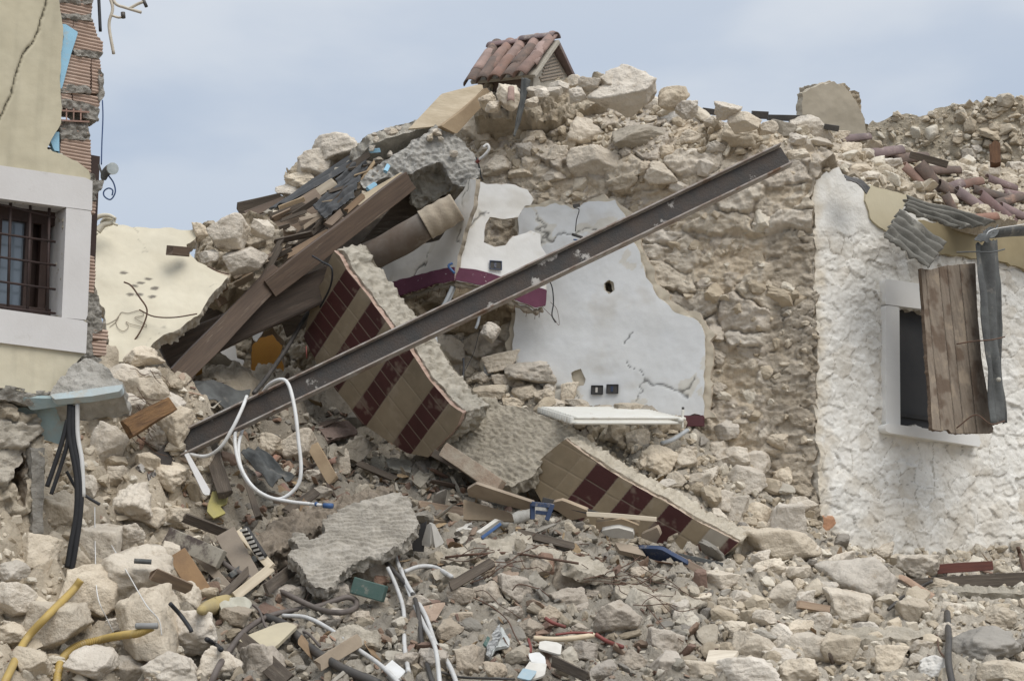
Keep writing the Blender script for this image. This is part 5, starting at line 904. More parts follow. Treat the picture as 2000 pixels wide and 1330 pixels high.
# ------------------------------------------------------------------ stones placed one by one: x, y, width, height [, label [, material]]
GL = 'loose stones in the rubble'
def stones(rows, label, group, sink=.25, kk=1.28, **k):
    for r_ in rows:
        lab = r_[4] if len(r_) > 4 and r_[4] else label; m_ = r_[5] if len(r_) > 5 else None
        stone(r_[0], r_[1], r_[2] * kk, r_[3] * kk, lab, group if lab == label else None, m=m_, sink=sink, **k)
stones([(120,1005,66,82,'upright pale block standing just right of the hanging black cables'),(215,868,50,72,'tall narrow angular block above the boulders, left of the steel beam end'),(260,985,60,62,'round pale boulder in the middle of the left slope'),(255,1118,135,98,'largest slanting pale boulder on the left slope'),(288,1213,88,124,'squared upright pale block behind the ribbed yellow conduit'),(182,1160,84,84,'broad boulder between the two thin white wires'),(105,1222,94,74,'wide flat boulder between the two yellow conduits'),(194,1075,70,88,'tall boulder directly under the hanging black cables'),(70,1083,64,62,'brownish boulder at the foot of the left stone base wall'),
        (368,1233,88,74,'pale boulder with a short black cable above it, bottom left'),(360,1175,58,58,'rough stone with a reddish brick stain above the bottom left boulders'),(335,1305,82,56,'elongated pale stone on the bottom edge, right of the yellow conduit'),(512,1298,72,74,'bright rounded block on the bottom edge beside the brown cable'),(430,1300,60,56),(245,1312,80,58),(180,1300,70,50),(30,1180,60,60),(25,1120,56,50),(20,1240,60,44),(460,1205,44,34),(310,1165,40,36),(150,1100,44,40),(55,1290,60,44),(250,1050,48,44),(330,1080,44,40),(225,930,40,36),(170,950,34,34),(300,1010,36,32),(345,1010,40,34),(290,905,38,34),(330,930,58,44,'dark edged block just under the left end of the steel beam'),(245,790,58,44),(290,770,70,50),(330,790,46,40),(200,800,46,36),(345,830,46,70),(310,850,44,50),(270,700,70,34),(318,680,40,56,'pale stone wedged under the torn lower edge of the cream wall'),(240,735,60,36),(285,735,52,30)],
       'tan limestone boulder on the left slope below the building corner', 'boulders on the left slope', kk=1.42, sink=.12)
stones([(405,900,44,56),(395,960,36,30),(655,845,0.1,0.1)][:2] + [(527,868,46,46,'upright angular stone just above the pair of stones inside the cable loop'),(586,878,76,52,'large pale angular stone in the middle seen through the cable loop'),(665,905,32,50,'upright pale stone right of the white cable loop'),(612,930,36,24),(630,965,40,24),(560,1170,62,44),(578,1140,42,34),(652,1155,52,34,'pale stone just below the combed grey slab'),(727,1122,76,52,'pale angular stone behind the green block'),(700,1250,0.1,0.1)][:-1] +
       [(951,1116,50,40),(955,1163,48,46),(1008,1152,70,46,'tan slab like stone crossed by the upright white pipe'),(1204,1207,82,68,'large round tan boulder behind the tangled wires'),(1110,1175,64,42),(1112,1120,78,62,'tan boulder under the rusty wire tangle'),(1297,1256,62,44,'squared pale stone sitting on top of another squared one'),(1302,1298,60,46,'squared pale stone under a similar squared one'),(1370,1318,104,50,'broad pale stone on the bottom edge right of the squared pair'),(912,1295,50,64),(972,1310,48,34),(1140,1273,46,34),(1035,1231,48,44),(872,1233,50,42),(898,1165,50,32),(850,1290,50,40),(795,1290,44,34),(1235,1290,50,36),(1180,1310,50,34),(1075,1200,40,30),(1130,1230,34,26),(900,1210,40,30),(820,1180,44,32),(740,1180,36,26),(700,1210,50,30),(640,1210,44,30),(1265,1180,40,34),(1330,1190,36,28),(1000,1200,36,30),(1060,1110,50,34)],
       'tan angular stone in the loose rubble at the bottom centre', 'stones at the bottom centre')
stones([(1697,1138,142,98,'biggest pointed boulder lying at the foot of the white house wall'),(1668,1192,84,66,'triangular stone propped under the biggest pointed boulder'),(1785,1196,52,50,'rounded stone below the thin slanting rods on the right'),(1792,1106,66,46,'pale stone leaning on the white wall beside the reddish timber'),(1538,1022,70,66,'pale upright stone topping the block beside the lower corner of the white wall'),(1530,1070,112,66,'big pale block beside the lower corner of the white wall'),(1478,1270,76,54,'bright lump right of the tan square board on the bottom right'),(1522,1284,56,38),(1560,1310,58,46),(1450,1318,112,50),(1587,1275,80,68,'slanting tan block left of the rusty timber stump'),(1530,1248,52,46),(1638,1272,70,56,'white topped stone touching the rusty timber stump'),(1530,1160,44,44),(1568,1172,40,34),(1733,1288,54,46),(1795,1268,50,38),(1828,1303,54,38,'clean white stone behind the dark upright rod',LIMEW),(1842,1148,56,26),(1890,1144,40,20),(1965,1315,84,44),(1915,1262,114,66,'big crumbling grey lump of mortar and stone at the right edge',LIMEG),(1407,1132,64,28),(1450,1068,46,40),(1450,1170,40,30),(1500,1110,50,32,'flat pale stone in front of the pyramid shaped block'),(1480,1090,40,28),(1560,1120,44,26),(1610,1150,44,30),(1490,1210,40,30),(1600,1212,40,30),(1560,1225,44,30),(1440,1230,40,30),(1870,1195,44,32),(1950,1210,60,44,'stone hanging in the rubble under the concrete strip'),(1690,1235,50,30),(1720,1080,44,30),(1640,1100,50,30),(1580,1080,44,34),(1850,1235,34,30),(1750,1235,40,28),(1370,1170,34,26),(1340,1210,38,28)],
       'pale limestone piece in the rubble in front of the white house', 'stones at the bottom right', kk=1.34, sink=.2)
stones([(1288,904,74,62,'largest stone on the slope under the radiator'),(1333,900,48,44),(1245,862,42,42),(1210,850,46,36),(1403,978,50,40),(1430,998,54,46),(1358,945,50,38),(1320,940,44,32),(1380,930,40,34),(1300,950,40,26),(1262,905,36,30),(975,707,68,32,'flat smooth stone just below the hollow'),(1028,728,92,48,'big pale block on the heap below the white wall'),(952,766,62,30,'long pale stone beside the white paper scrap'),(872,694,66,54,'brown boulder behind the conduit in the hollow'),(914,732,30,28),(1025,768,56,34),(1223,797,54,20),(985,745,40,26),(1000,790,40,22),(1060,775,40,30),(1085,790,34,26),(1110,770,30,40),(1130,790,40,20),(1075,760,30,30),(1150,800,40,16),(940,742,36,24),(1180,800,36,16),(1405,1010,34,28),(1360,1010,36,24)],
       'pale stone on the slope between the white wall and the lower tiled slab', 'stones below the white wall')
stones([(1470,905,56,46),(1430,895,60,44),(1455,940,70,54,'smooth bulging stone low in the wall above the rubble'),(1400,880,44,36),(1420,835,44,40),(1400,760,40,30),(1400,700,36,36),(1530,935,50,50),(1500,880,40,34),(1560,990,50,34),(1480,1000,50,36),(1395,650,36,30),(1520,860,36,28),
        (1231,182,132,86,'biggest boulder, lying on top of the wall right of the tiled chimney hood'),(1279,208,54,34),(1315,231,56,28,'clean white stone on the wall top left of the steel beam end',LIMEW),(1316,190,52,46),(1127,185,30,28),(993,191,38,46,'pale stone standing at the foot of the metal strip'),(932,257,80,62,'big squared stone right of the pale plywood panel'),(972,328,58,40),(1136,267,58,54),(1157,317,86,64,'large tan stone set high in the wall face'),(1033,293,42,32),(1039,319,34,32),(1292,344,66,38),(1260,270,110,46,'wide grey stone set in the wall below the biggest boulder',LIMEG),(1044,267,44,24),(1219,358,60,42),(1085,180,30,24),(1060,180,26,22),(1150,165,40,24),(1185,160,40,26),(1340,215,40,34),(1100,210,28,22),(1075,225,26,22),(1040,200,26,22),(960,210,30,26),(1010,230,28,20),(1190,215,40,26),(1090,300,40,26),(1220,300,34,24),(1300,300,44,30),(1350,270,44,26),(1400,290,44,30),(1380,330,34,28),(1330,370,40,28),(1015,340,44,24),(1080,345,40,24),(1260,330,30,26)],
       'tan stone bedded in the crumbling top of the wall', 'stones in the wall top', sink=.38)
stones([(1420,216,50,34,'brownish stone alone on the skyline right of the biggest boulder'),(1453,238,54,38),(1587,256,80,48,'large pale stone on the ridge left of the chimney stump'),(1639,268,32,26),(1453,270,70,40),(1527,254,50,30,'grey stone under the dark timbers on the ridge',LIMEG),(1596,280,54,18),(1657,295,40,40),(1692,303,38,24),(1500,250,34,24),(1560,275,34,24),(1390,240,40,24),(1480,280,36,24),(1620,310,40,22),(1680,330,40,20),(1740,320,40,24),(1790,340,40,24),(1830,330,34,24),(1700,345,40,20),(1890,350,40,26),(1930,340,40,26),(1970,360,40,30),(1985,330,36,24),(1640,325,40,20),(1560,305,40,24),(1870,330,34,22),(1950,385,34,24)],
       'pale stone in the rubble on the collapsed roof ridge', 'stones on the roof ridge')
for a in [(996,184,46,44,'pale stone under the left end of the chimney hood'),(1046,180,54,36,'wide stone under the middle of the chimney hood'),(1092,172,44,32,'stone under the right gable of the chimney hood'),(955,200,44,38,'brownish stone between the plywood and the chimney hood'),(1122,160,36,26,'small stone at the right foot of the chimney gable')]:
    stone(*a, Y=12.02)
for a in [(452,462,96,72,'large tan boulder resting on the upper end of the cream wall'),(474,512,104,62,'lower boulder between the cream wall and the roof boards'),(512,448,50,44,'tan boulder at the left tip of the fallen roof'),(410,500,46,40,'rough stone just right of the short timber stub'),(392,455,34,40,'small brown stone on the top corner of the cream wall'),(430,545,44,34,'dusty stone beneath the lower boulder by the roof boards'),
          (652,294,120,60,'big stone on the skyline above the black corrugated sheets'),(618,322,84,70,'stone leaning at the upper left edge of the fallen roof'),(590,354,74,44,'flat stone left on the pale slab at the roof edge'),(567,372,60,30,'lowest stone of the group on the roof edge'),(700,298,40,30,'small stone between the skyline boulder and the pale slab')]:
    stone(*a, Y=11.35 if a[0] < 560 and a[1] > 400 else 12.55)
stone(960, 648, 44, 44, 'loose stone with a blue paint spot hanging in the hollow', None, Y=11.9)
# ------------------------------------------------------------------ automatic smaller stones, then uncounted chips
def cast2(px, py):
    d = V3(ray(px, py)).normalized(); best = None; bi = -1
    for i, b in enumerate(BVHS):
        h = b.ray_cast(V3(CAM), d)
        if h[0] is not None and (best is None or h[3] < best[3]): best = h; bi = i
    return best, bi
AREAS = [(0,760,420,1330,'left'), (420,830,1000,1330,'mid'), (1000,1000,1400,1330,'mid'), (1400,1040,2000,1330,'right'), (1100,830,1560,1040,'slope'), (900,720,1130,800,'slope'), (1550,250,2000,430,'roof'), (1000,160,1560,330,'top')]
LBL = {'left': ('small tan stone on the left slope among the boulders', 'small stones on the left slope'), 'mid': ('small angular stone in the mixed debris of the middle', 'small stones in the middle'), 'right': ('small pale stone in the rubble before the white house', 'small stones before the white house'), 'slope': ('small pale stone on the slope right of the tiled slabs', 'small stones on the right slope'), 'roof': ('small pale stone on the collapsed roof at the right', 'small stones on the collapsed roof'), 'top': ('small stone on the upper part of the broken wall', 'small stones high on the wall')}
r7 = random.Random(17)
for (x0, y0, x1, y1, kind), n in zip(AREAS, (14, 12, 10, 14, 10, 4, 8, 8)):
    for _ in range(n):
        x, y = r7.uniform(x0, x1), r7.uniform(y0, y1); h, bi = cast2(x, y)
        if h is None or BN[bi] not in {'roof': ('collapsed_roof', 'far_rubble'), 'top': ('main_core',)}.get(kind, ('mound',)): continue
        s_ = r7.uniform(20, 40); stone(x, y, s_, s_ * r7.uniform(.6, .95), *LBL[kind])
def merged(name, n, areas, smin, smax, seed, wts, m, lab, cat, lvl=2, allow=None, pw=2.2, wallsink=.3):
    rs = np.random.RandomState(seed); shapes = [rockverts(300 + i, lvl, npl=5 + i % 6, k=40, rough=.05) for i in range(16)]; boxes = [rockverts(400 + i, lvl, npl=2, k=60, rough=.02) for i in range(4)]
    V, F, C, nv = [], [], [], 0; wt = np.array(wts, float); wt /= wt.sum()
    pal = {'tan': [(.58,.50,.385),(.66,.585,.47),(.50,.425,.32),(.74,.68,.57)], 'grey': [(.40,.37,.32),(.34,.31,.27),(.47,.43,.36)], 'wood': [(.30,.21,.13),(.20,.15,.11),(.42,.31,.19),(.13,.10,.08)], 'brick': [(.40,.26,.19),(.44,.31,.23),(.34,.23,.18),(.45,.34,.26)]}
    for _ in range(n):
        a = areas[rs.choice(len(areas), p=wt)]; x, y = rs.uniform(a[0], a[2]), rs.uniform(a[1], a[3]); h, bi = cast2(x, y)
        if h is None or (allow and BN[bi] not in allow(a)): continue
        kx = a[4]; s_ = smin * (1 - rs.rand() * (1 - (smin / smax)**pw))**(-1 / pw); w_ = s_ * h[0][1] / FPX / 2
        u = rs.rand(); t = 'tan' if kx in ('left', 'right', 'slope', 'roof', 'top') else ('brick' if u < .22 else 'grey' if u < .48 else 'tan')
        if kx == 'left' and u < .06: t = 'brick'
        if kx in ('right', 'slope') and u < .10: t = 'grey'
        if kx == 'splint':
            sh, f = boxes[rs.randint(4)]; sc = w_ * (np.array([2.0, .30, .10]) if rs.rand() < .45 else np.array([1.3, .85, .10])); t = ('wood', 'grey', 'brick', 'wood')[rs.randint(4)]
        elif t == 'brick' and u < .8: sh, f = boxes[rs.randint(4)]; sc = np.array([w_ * 1.2, w_ * .8, w_ * .4])
        else: sh, f = shapes[rs.randint(16)]; sc = w_ * np.array([rs.uniform(.8, 1.3), rs.uniform(.7, 1.1), rs.uniform(.4, .95)])
        nn_ = np.array(h[1]); nn_ = nn_ if nn_ @ (CAM - np.array(h[0])) > 0 else -nn_; q, _ = np.linalg.qr(rs.normal(size=(3, 3)) * (.55 if True else 1) + np.eye(3) * 1.0)
        ang = rs.uniform(0, 6.28); Rz = np.array([[math.cos(ang), -math.sin(ang), 0], [math.sin(ang), math.cos(ang), 0], [0, 0, 1]])
        V.append((sh * sc) @ (q @ Rz).T + np.array(h[0]) + nn_ * w_ * (.25 if name != 'bedded_stones' else -.42)); F.append(f + nv); nv += len(sh); c = np.array(pal[t][rs.randint(len(pal[t]))]) * rs.uniform(.85, 1.1) * (.68 if kx == 'mid' else .95); C.append(np.broadcast_to(c, (len(sh), 3)))  # mid pieces browner debris, darkened in colour also for the shaded centre
    o = link(name, fastmesh(name, np.concatenate(V), [np.concatenate(F)], m, False, np.concatenate(C))); return tag(o, lab, cat, None, 'stuff')
alw = lambda a: {'top': ('main_core',), 'roof': ('collapsed_roof', 'far_rubble')}.get(a[4], ('mound',))
AR2 = [(-150,740,420,1400,'left'), (420,800,1000,1400,'mid'), (1000,980,1400,1400,'mid'), (1400,1020,2150,1400,'right'), (1100,830,1600,1040,'slope'), (780,640,1130,830,'slope'), (1500,250,2100,440,'roof'), (900,165,1560,300,'top'), (1700,190,2050,240,'roof'), (1500,1000,2050,1110,'right')]
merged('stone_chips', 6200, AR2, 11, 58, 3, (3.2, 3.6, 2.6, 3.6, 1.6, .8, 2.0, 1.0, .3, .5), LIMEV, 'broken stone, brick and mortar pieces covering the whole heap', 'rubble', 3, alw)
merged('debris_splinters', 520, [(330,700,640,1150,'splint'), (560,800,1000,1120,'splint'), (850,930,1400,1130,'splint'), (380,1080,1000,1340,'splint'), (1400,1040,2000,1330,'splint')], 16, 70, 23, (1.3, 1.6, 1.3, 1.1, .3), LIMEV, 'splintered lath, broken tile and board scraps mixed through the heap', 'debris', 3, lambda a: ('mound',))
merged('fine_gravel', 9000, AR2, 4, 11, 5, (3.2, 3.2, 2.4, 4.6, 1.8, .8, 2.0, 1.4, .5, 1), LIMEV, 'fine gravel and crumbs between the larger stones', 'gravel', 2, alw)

# bedded stones in the lower wall face
o = merged('bedded_stones', 190, [(1230,330,1600,1010,'top'), (1000,300,1300,400,'top')], 14, 64, 9, (4, 1), LIMEV, None, None, 3, lambda a: ('main_core',), 1.8); o.parent = mw; o.matrix_parent_inverse = Matrix.Translation(-mw.location)
fs = ICO[2][1]; BN.append('stones'); BVHS.append(BVHTree.FromPolygons([tuple(x) for x in np.concatenate(PX).tolist()], np.concatenate([fs + i * len(ICO[2][0]) for i in range(len(PX))]).tolist()))
cable('yellow_conduit', [(158,1132),(140,1155),(95,1200),(50,1250),(20,1310),(0,1350)], .021, YELP, 'smooth yellow conduit running down from the boulders to the bottom left corner', 'conduit', lift=.05, k=10)
cable('yellow_conduit', [(298,1224),(270,1236),(240,1240),(200,1248),(150,1262),(120,1290),(108,1345)], .021, YELP, 'ribbed yellow conduit with a grey stub poking from its upper end', 'conduit', lift=.06, k=60, rf=lambda t: .020 + .0028 * math.sin(t * 420), seg=12)
cable('pipe_stub', [(266,1222),(290,1222),(308,1222)], .016, mat('grey_plastic', (.30, .30, .29), rough=.5, bump=.1), 'short grey plastic pipe stub at the end of the ribbed yellow conduit', 'pipe', lift=.08)
cable('thin_wire', [(185,990),(186,1070),(190,1160),(210,1210),(222,1235)], .003, WPVC, 'thin white wire trailing down over the big left boulders', 'wire', lift=.06)
cable('thin_wire', [(218,1065),(250,1120),(285,1180),(310,1210),(316,1240)], .003, WPVC, 'thin white wire crossing the square boulder near the yellow conduit', 'wire', lift=.06)
# ------------------------------------------------------------------ debris lying on the heap
def bd(poly, lab, m=None, thk=.02, name='board', cat='board', group=None, Ys=None, cf=(.5, .5, .5), **k): return board(name, poly, Ys, thk, m or CARD, lab, cat, group, cf=cf, **k)
DB = 'boards and books in the debris'
bd([(912,956),(930,945),(1045,983),(1040,992),(1024,996),(915,969)], 'long tan chipboard panel lying across the books', thk=.02, group=DB, Ys=(10.55, 10.45, 10.6))
bd([(905,975),(1000,1002),(1004,1018),(905,1014)], 'broad brown board in the shade under the long tan panel', thk=.02, group=DB, Ys=(10.65, 10.6, 10.6))
bd([(1080,981),(1098,977),(1151,998),(1147,1009),(1115,1016),(1080,992)], 'tan book cover panel right of the blue crate', group=DB, Ys=(10.45, 10.4, 10.5), thk=.03)
plank('thin_lath', (1146,1003,10.4), (1282,1014,10.35), .03, .02, WOODPALE, 'thin pale lath pointing right over the stacked boxes', 'lath', rag=.006)
plank('thin_lath', (1060,975,10.5), (1180,1008,10.4), .035, .03, DKMET, 'dark narrow bar beside the thin pale lath', 'bar')
for p, l_, m_ in [([(1164,1020),(1216,1013),(1248,1026),(1245,1039),(1164,1033)], 'brown flat box at the top of the small box stack', CARD), ([(1167,1038),(1206,1030),(1239,1039),(1238,1052),(1195,1050)], 'greyish book under the brown flat box', PAPER), ([(1245,1047),(1283,1030),(1291,1044),(1281,1061)], 'tilted tan box just left of the tiled slab end', CARD), ([(1200,1058),(1250,1068),(1262,1086),(1210,1074)], 'thin brown board left of the blue folder', CARD)]:
    bd(p, l_, m_, .05, 'box', 'box', DB, (10.42, 10.36, 10.40))
bd([(1244,1070),(1290,1072),(1346,1103),(1342,1118),(1297,1101),(1250,1083)], 'dusty dark blue folder lying at the foot of the tiled slab', NAVY, .03, 'folder', 'folder', None, (10.40, 10.28, 10.36))
plank('roof_board', (1300,1078,10.42), (1380,1120,10.2), .05, .02, WOODTAN, 'tan board beneath the dark blue folder', 'board', DB)
plank('metal_rail', (1325,1084,10.45), (1412,1103,10.4), .03, .015, ZINC, 'thin grey metal rail near the lower tip of the tiled slab', 'rail')
bc_ = thing('blue_crate', 'broken dark blue plastic box corner among the books', 'crate', at(1060, 1015, 10.45))
for i, (a, b_, w_) in enumerate([((1040,983,10.42),(1040,1014,10.42),.03),((1079,985,10.38),(1068,1016,10.38),.03),((1038,984,10.4),(1082,988,10.38),.03),((1046,1000,10.42),(1076,1003,10.40),.025)]): plank('crate_bar', a, b_, w_, .02, NAVY, parent=bc_)
cable('rolled_sheet', [(975,1024),(1010,1012),(1045,1002),(1066,996)], .045, mat('grey_plastic_film', (.45, .44, .41), (.33, .32, .29), scale=14, rough=.4, bump=.9, bscale=25), 'pale grey rolled plastic sheet lying before the blue box', 'plastic sheet', lift=.12, rf=lambda t: .03 + .02 * math.sin(t * 3.1) + .004 * math.sin(t * 40))
ob = thing('open_book', 'open book standing face down with pages fanned, left of the rubble ridge', 'book', at(845, 1070, 10.0))
for i, p in enumerate([[(822,1064),(834,1024),(842,1020),(840,1068)], [(842,1020),(850,1024),(868,1060),(850,1070)]]): board('book_page_block', p, ((10.0, 9.9, 9.95), (9.9, 10.0, 9.95))[i], .02, PAPER, parent=ob)
bd([(802,1034),(832,1018),(826,1078),(806,1076)], 'dark grey hardback cover left of the open book', DKGREY, .03, 'book', 'book', DB, (10.0, 9.98, 10.0))
bd([(820,1000),(880,1004),(898,1020),(870,1018),(825,1013)], 'tan book cover lying above the open book', CARD, .03, 'book', 'book', DB)
bd([(872,1036),(922,1019),(921,1034),(880,1048)], 'pale book lying open right of the upright open book', PAPER, .04, 'book', 'book', DB)
bd([(936,1042),(975,1015),(984,1018),(950,1046)], 'book with a bright blue edge leaning by the rolled plastic', PAPER, .03, 'book', 'book', DB); plank('blue_strip', (940,1050,10.05), (978,1022,10.1), .02, .02, BLUP, 'bright blue book spine beside the pale pages', 'book')
plank('plastered_plank', (868,878,11.0), (976,952,10.7), .11, .06, mat('mortar_wood', (.42, .36, .28), (.30, .22, .16), scale=9, bump=.9, bscale=30), 'mortar covered plank slanting down right below the tiled slab', 'plank', rag=.01)
plank('plastered_plank', (848,885,11.1), (905,915,10.95), .06, .04, WOODGY, 'short grey plank behind the mortar covered plank', 'plank')
for i, (p, l_) in enumerate([([(955,895),(972,881),(1004,898),(990,928),(962,912)], 'left one of two broken grey tile backed blocks'), ([(992,928),(1008,898),(1036,915),(1022,948)], 'right one of two broken grey tile backed blocks'), ([(800,935),(845,898),(861,906),(822,952)], 'flat grey mortar plate left of the slanting plank'), ([(706,850),(735,868),(700,905),(660,880)], 'flat grey plate under the lower corner of the tipped tiled slab'), ([(742,860),(790,895),(775,905),(735,880)], 'thin plate propped against the tipped tiled slab'), ([(754,895),(806,900),(802,922),(760,916)], 'small grey plate at the lower tip of the tipped slab'), ([(724,892),(750,890),(756,950),(730,946)], 'upright grey plate below the tipped slab'), ([(645,870),(700,880),(660,905),(640,890)], 'pale plate behind the big stone in the cable loop'), ([(620,832),(680,820),(700,845),(640,860)], 'dusty pink plate in the shade under the beam')]):
    slab_('mortar_plate', p, .08, .03 if i > 1 else .08, ((.36,.31,.24),(.36,.31,.24),(.40,.36,.29),(.38,.34,.28),(.38,.34,.28),(.36,.34,.29),(.34,.32,.27),(.46,.42,.35),(.36,.27,.23))[i], l_, 'plate', 'broken plates below the tipped slab', amp=.008, res=.015)
gb = thing('green_block', 'dusty green hardback lying in the brick rubble at the bottom centre', 'book', at(720, 1150, 9.6))
plank('cover', (690,1143,9.42), (752,1160,9.38), .105, .07, GREENC, parent=gb, bev=.006); plank('page_edge', (692,1158,9.42), (746,1172,9.38), .02, .06, PAPER, parent=gb)
# timber drawer wreck
wd = 'pieces of a wrecked drawer'
for a, b_, w_, m_, l_ in [((440,1040),(496,1140),.13,CARD,'tan drawer side standing steeply, left of the dark slatted strip'),((466,1036),(530,1108),.05,WOODPALE,'pale drawer edge running down right beside the dark slatted strip'),((530,1108),(458,1166),.06,WOODPALE,'pale drawer edge running down left to the cream cushion'),((378,1078),(448,1148),.05,CARD,'tan drawer rail under the pale metal bar'),((398,1140),(452,1152),.03,WOODPALE,'short pale drawer rail at the lower left of the wreck'),((498,1102),(430,1168),.05,WOODGY,'dark board inside the wrecked drawer'),((505,1085),(450,1125),.035,ZINC,'short grey metal runner crossing the wrecked drawer'),((345,1080),(395,1160),.12,mat('brown_cardboard', (.30, .19, .10), (.22, .14, .08), scale=6, bump=.3),'torn brown cardboard piece left of the drawer')]:
    ya, yb = min(drape(*a), 9.9) - .10, min(drape(*b_), 9.75) - .12; plank('drawer_board', (*a, ya), (*b_, yb), w_, .02, m_, l_, 'board', wd, rag=.005)
ks = thing('slatted_strip', 'dark slatted plastic strip between the drawer sides', 'strip', at(490, 1060, 9.7))
board('strip_base', [(466,1028),(480,1030),(518,1088),(506,1098)], (9.62, 9.55, 9.62), .02, DKGREY, parent=ks)
for i in range(8): t = i / 7; plank('slat', (470 + 36 * t, 1036 + 54 * t, 9.58), (482 + 34 * t, 1033 + 54 * t, 9.56), .014, .012, PAPER, parent=ks, bev=0)
plank('metal_bar', (328,1046,9.65), (432,1092,9.5), .11, .05, mat('cream_metal', (.38, .35, .29), (.28, .25, .20), scale=5, rough=.6, bump=.3, spots=(5, .50, .60, (.10, .08, .07))), 'cream painted flat metal bar with dark stains above the wrecked drawer', 'bar', rag=.004)
bd([(405,985),(414,960),(428,958),(446,966),(442,984),(430,988),(440,1002),(418,1012),(405,1000)], 'torn yellow plastic scrap left of the white cable loop', mat('yellow_scrap', (.42, .37, .13), (.34, .30, .14), scale=14, bump=.3), .015, 'plastic_scrap', 'plastic', None, .10, jag=.012, res=.012)
bd([(357,880),(368,884),(411,958),(408,968),(398,966)], 'narrow white panel strip under the lower end of the beam', STONEW, .012, 'panel_strip', 'panel', None, .14)
bd([(888,744),(900,740),(929,762),(922,768)], 'small white card lying at the top edge of the concrete slab', PAPER, .006, 'card', 'card', None, .12)
bd([(544,1216),(562,1214),(580,1222),(545,1256),(520,1276),(462,1248)], 'cream coloured board between the brown cable and the bottom stones', mat('cream_board', (.50, .44, .31), (.42, .37, .27), scale=5, bump=.1), .02, 'board', 'board', None, .14)
bd([(750,1302),(766,1288),(793,1310),(776,1328)], 'small white plastic box on the bottom edge', WPVC, .06, 'plastic_box', 'box', None, .10)
bd([(1054,1252),(1060,1250),(1098,1255),(1095,1278),(1052,1266)], 'blank white card between the red plastic pieces', PAPER, .01, 'card', 'card', None, .16)
bd([(1385,1268),(1443,1270),(1420,1298),(1377,1296)], 'clean tan square board at the bottom right', WOODPALE, .02, 'board', 'board', None, .16)
mg = thing('torn_magazine', 'torn magazine page with a rounded white cover on the bottom edge', 'magazine', at(1035, 1300, 8.5))
board('page', [(1012,1322),(1035,1290),(1068,1296),(1064,1318),(1040,1326)], .18, .012, PAPER, parent=mg); board('blue_panel', [(1010,1322),(1022,1304),(1050,1310),(1036,1328)], .20, .006, mat('pale_blue_print', (.28, .38, .44), (.36, .42, .43), scale=20, bump=.1), parent=mg); board('cover', [(1032,1276),(1052,1272),(1066,1284),(1066,1298),(1036,1292)], .19, .008, WPVC, parent=mg)
bg_ = thing('plastic_bag', 'crumpled clear and black plastic bag next to the upright white pipe', 'bag', at(965, 1265, 8.9))
board('black_net', [(948,1278),(950,1258),(968,1226),(976,1216),(980,1236),(966,1262),(956,1282)], .20, .02, mat('black_white_film', (.04, .04, .04), (.50, .50, .48), scale=45, rough=.4, bump=.5), parent=bg_, jag=.012, res=.01)
board('clear_film', [(976,1218),(996,1250),(992,1262),(968,1266),(954,1284)], .17, .01, mat('clear_film', (.50, .51, .49), (.36, .38, .36), scale=25, rough=.3, bump=.8, bscale=30), parent=bg_, jag=.012, res=.01, hf=lambda u, v: .02 * fbm(u * 20, v * 20, 3, 3))
board('green_label', [(944,1256),(954,1238),(962,1236),(950,1262)], .19, .01, GREENC, parent=bg_)
for pts, r_, l_ in [([(1064,1206),(1080,1216),(1104,1224)], .011, 'short red plastic rod, leftmost of the red pieces'), ([(1163,1238),(1186,1252),(1216,1263)], .012, 'red plastic rod lying right of the tan stick'), ([(1085,1239),(1120,1235),(1158,1236)], .007, 'thin red edge lying on the tan stick'), ([(1032,1248),(1036,1262),(1036,1274)], .009, 'short red rod end above the torn magazine')]: cable('red_rod', pts, r_, REDP, l_, 'rod', 'red plastic pieces', lift=.16)
cable('wooden_stick', [(1042,1246),(1085,1248),(1125,1245),(1160,1240)], .015, WOODPALE, 'tan wooden stick lying between the red pieces', 'stick', lift=.15)
cu = thing('cushion', 'crumpled cream and yellow cushion beside the brown cable', 'cushion', at(450, 1190, 9.3))
cable('yellow_side', [(392,1192),(412,1186),(436,1176),(450,1166)], .05, mat('yellow_cloth', (.42, .33, .15), (.36, .29, .16), scale=9, bump=.4), None, lift=.15, parent=cu, rf=lambda t: .018 + .035 * math.sin(3.1 * min(t + .05, 1)), k=8)
sheet('cloth', [(428,1190),(450,1164),(492,1180),(478,1216)], mat('cream_cloth', (.50, .48, .40), (.40, .38, .31), scale=9, bump=.5), 1.5, .02, .02, parent=cu, dent=.03, bend=-.04) if False else None
q_ = [(428,1176),(448,1166),(492,1176),(478,1214),(440,1212)]; board('cloth', q_, .20, .05, mat('cream_cloth', (.50, .48, .40), (.40, .38, .31), scale=9, bump=.5), parent=cu, res=.012, jag=.012, hf=lambda u, v: .012 * np.sin(u * 50 + 6 * v) + .03 * fbm(u * 8, v * 8, 3, 3))
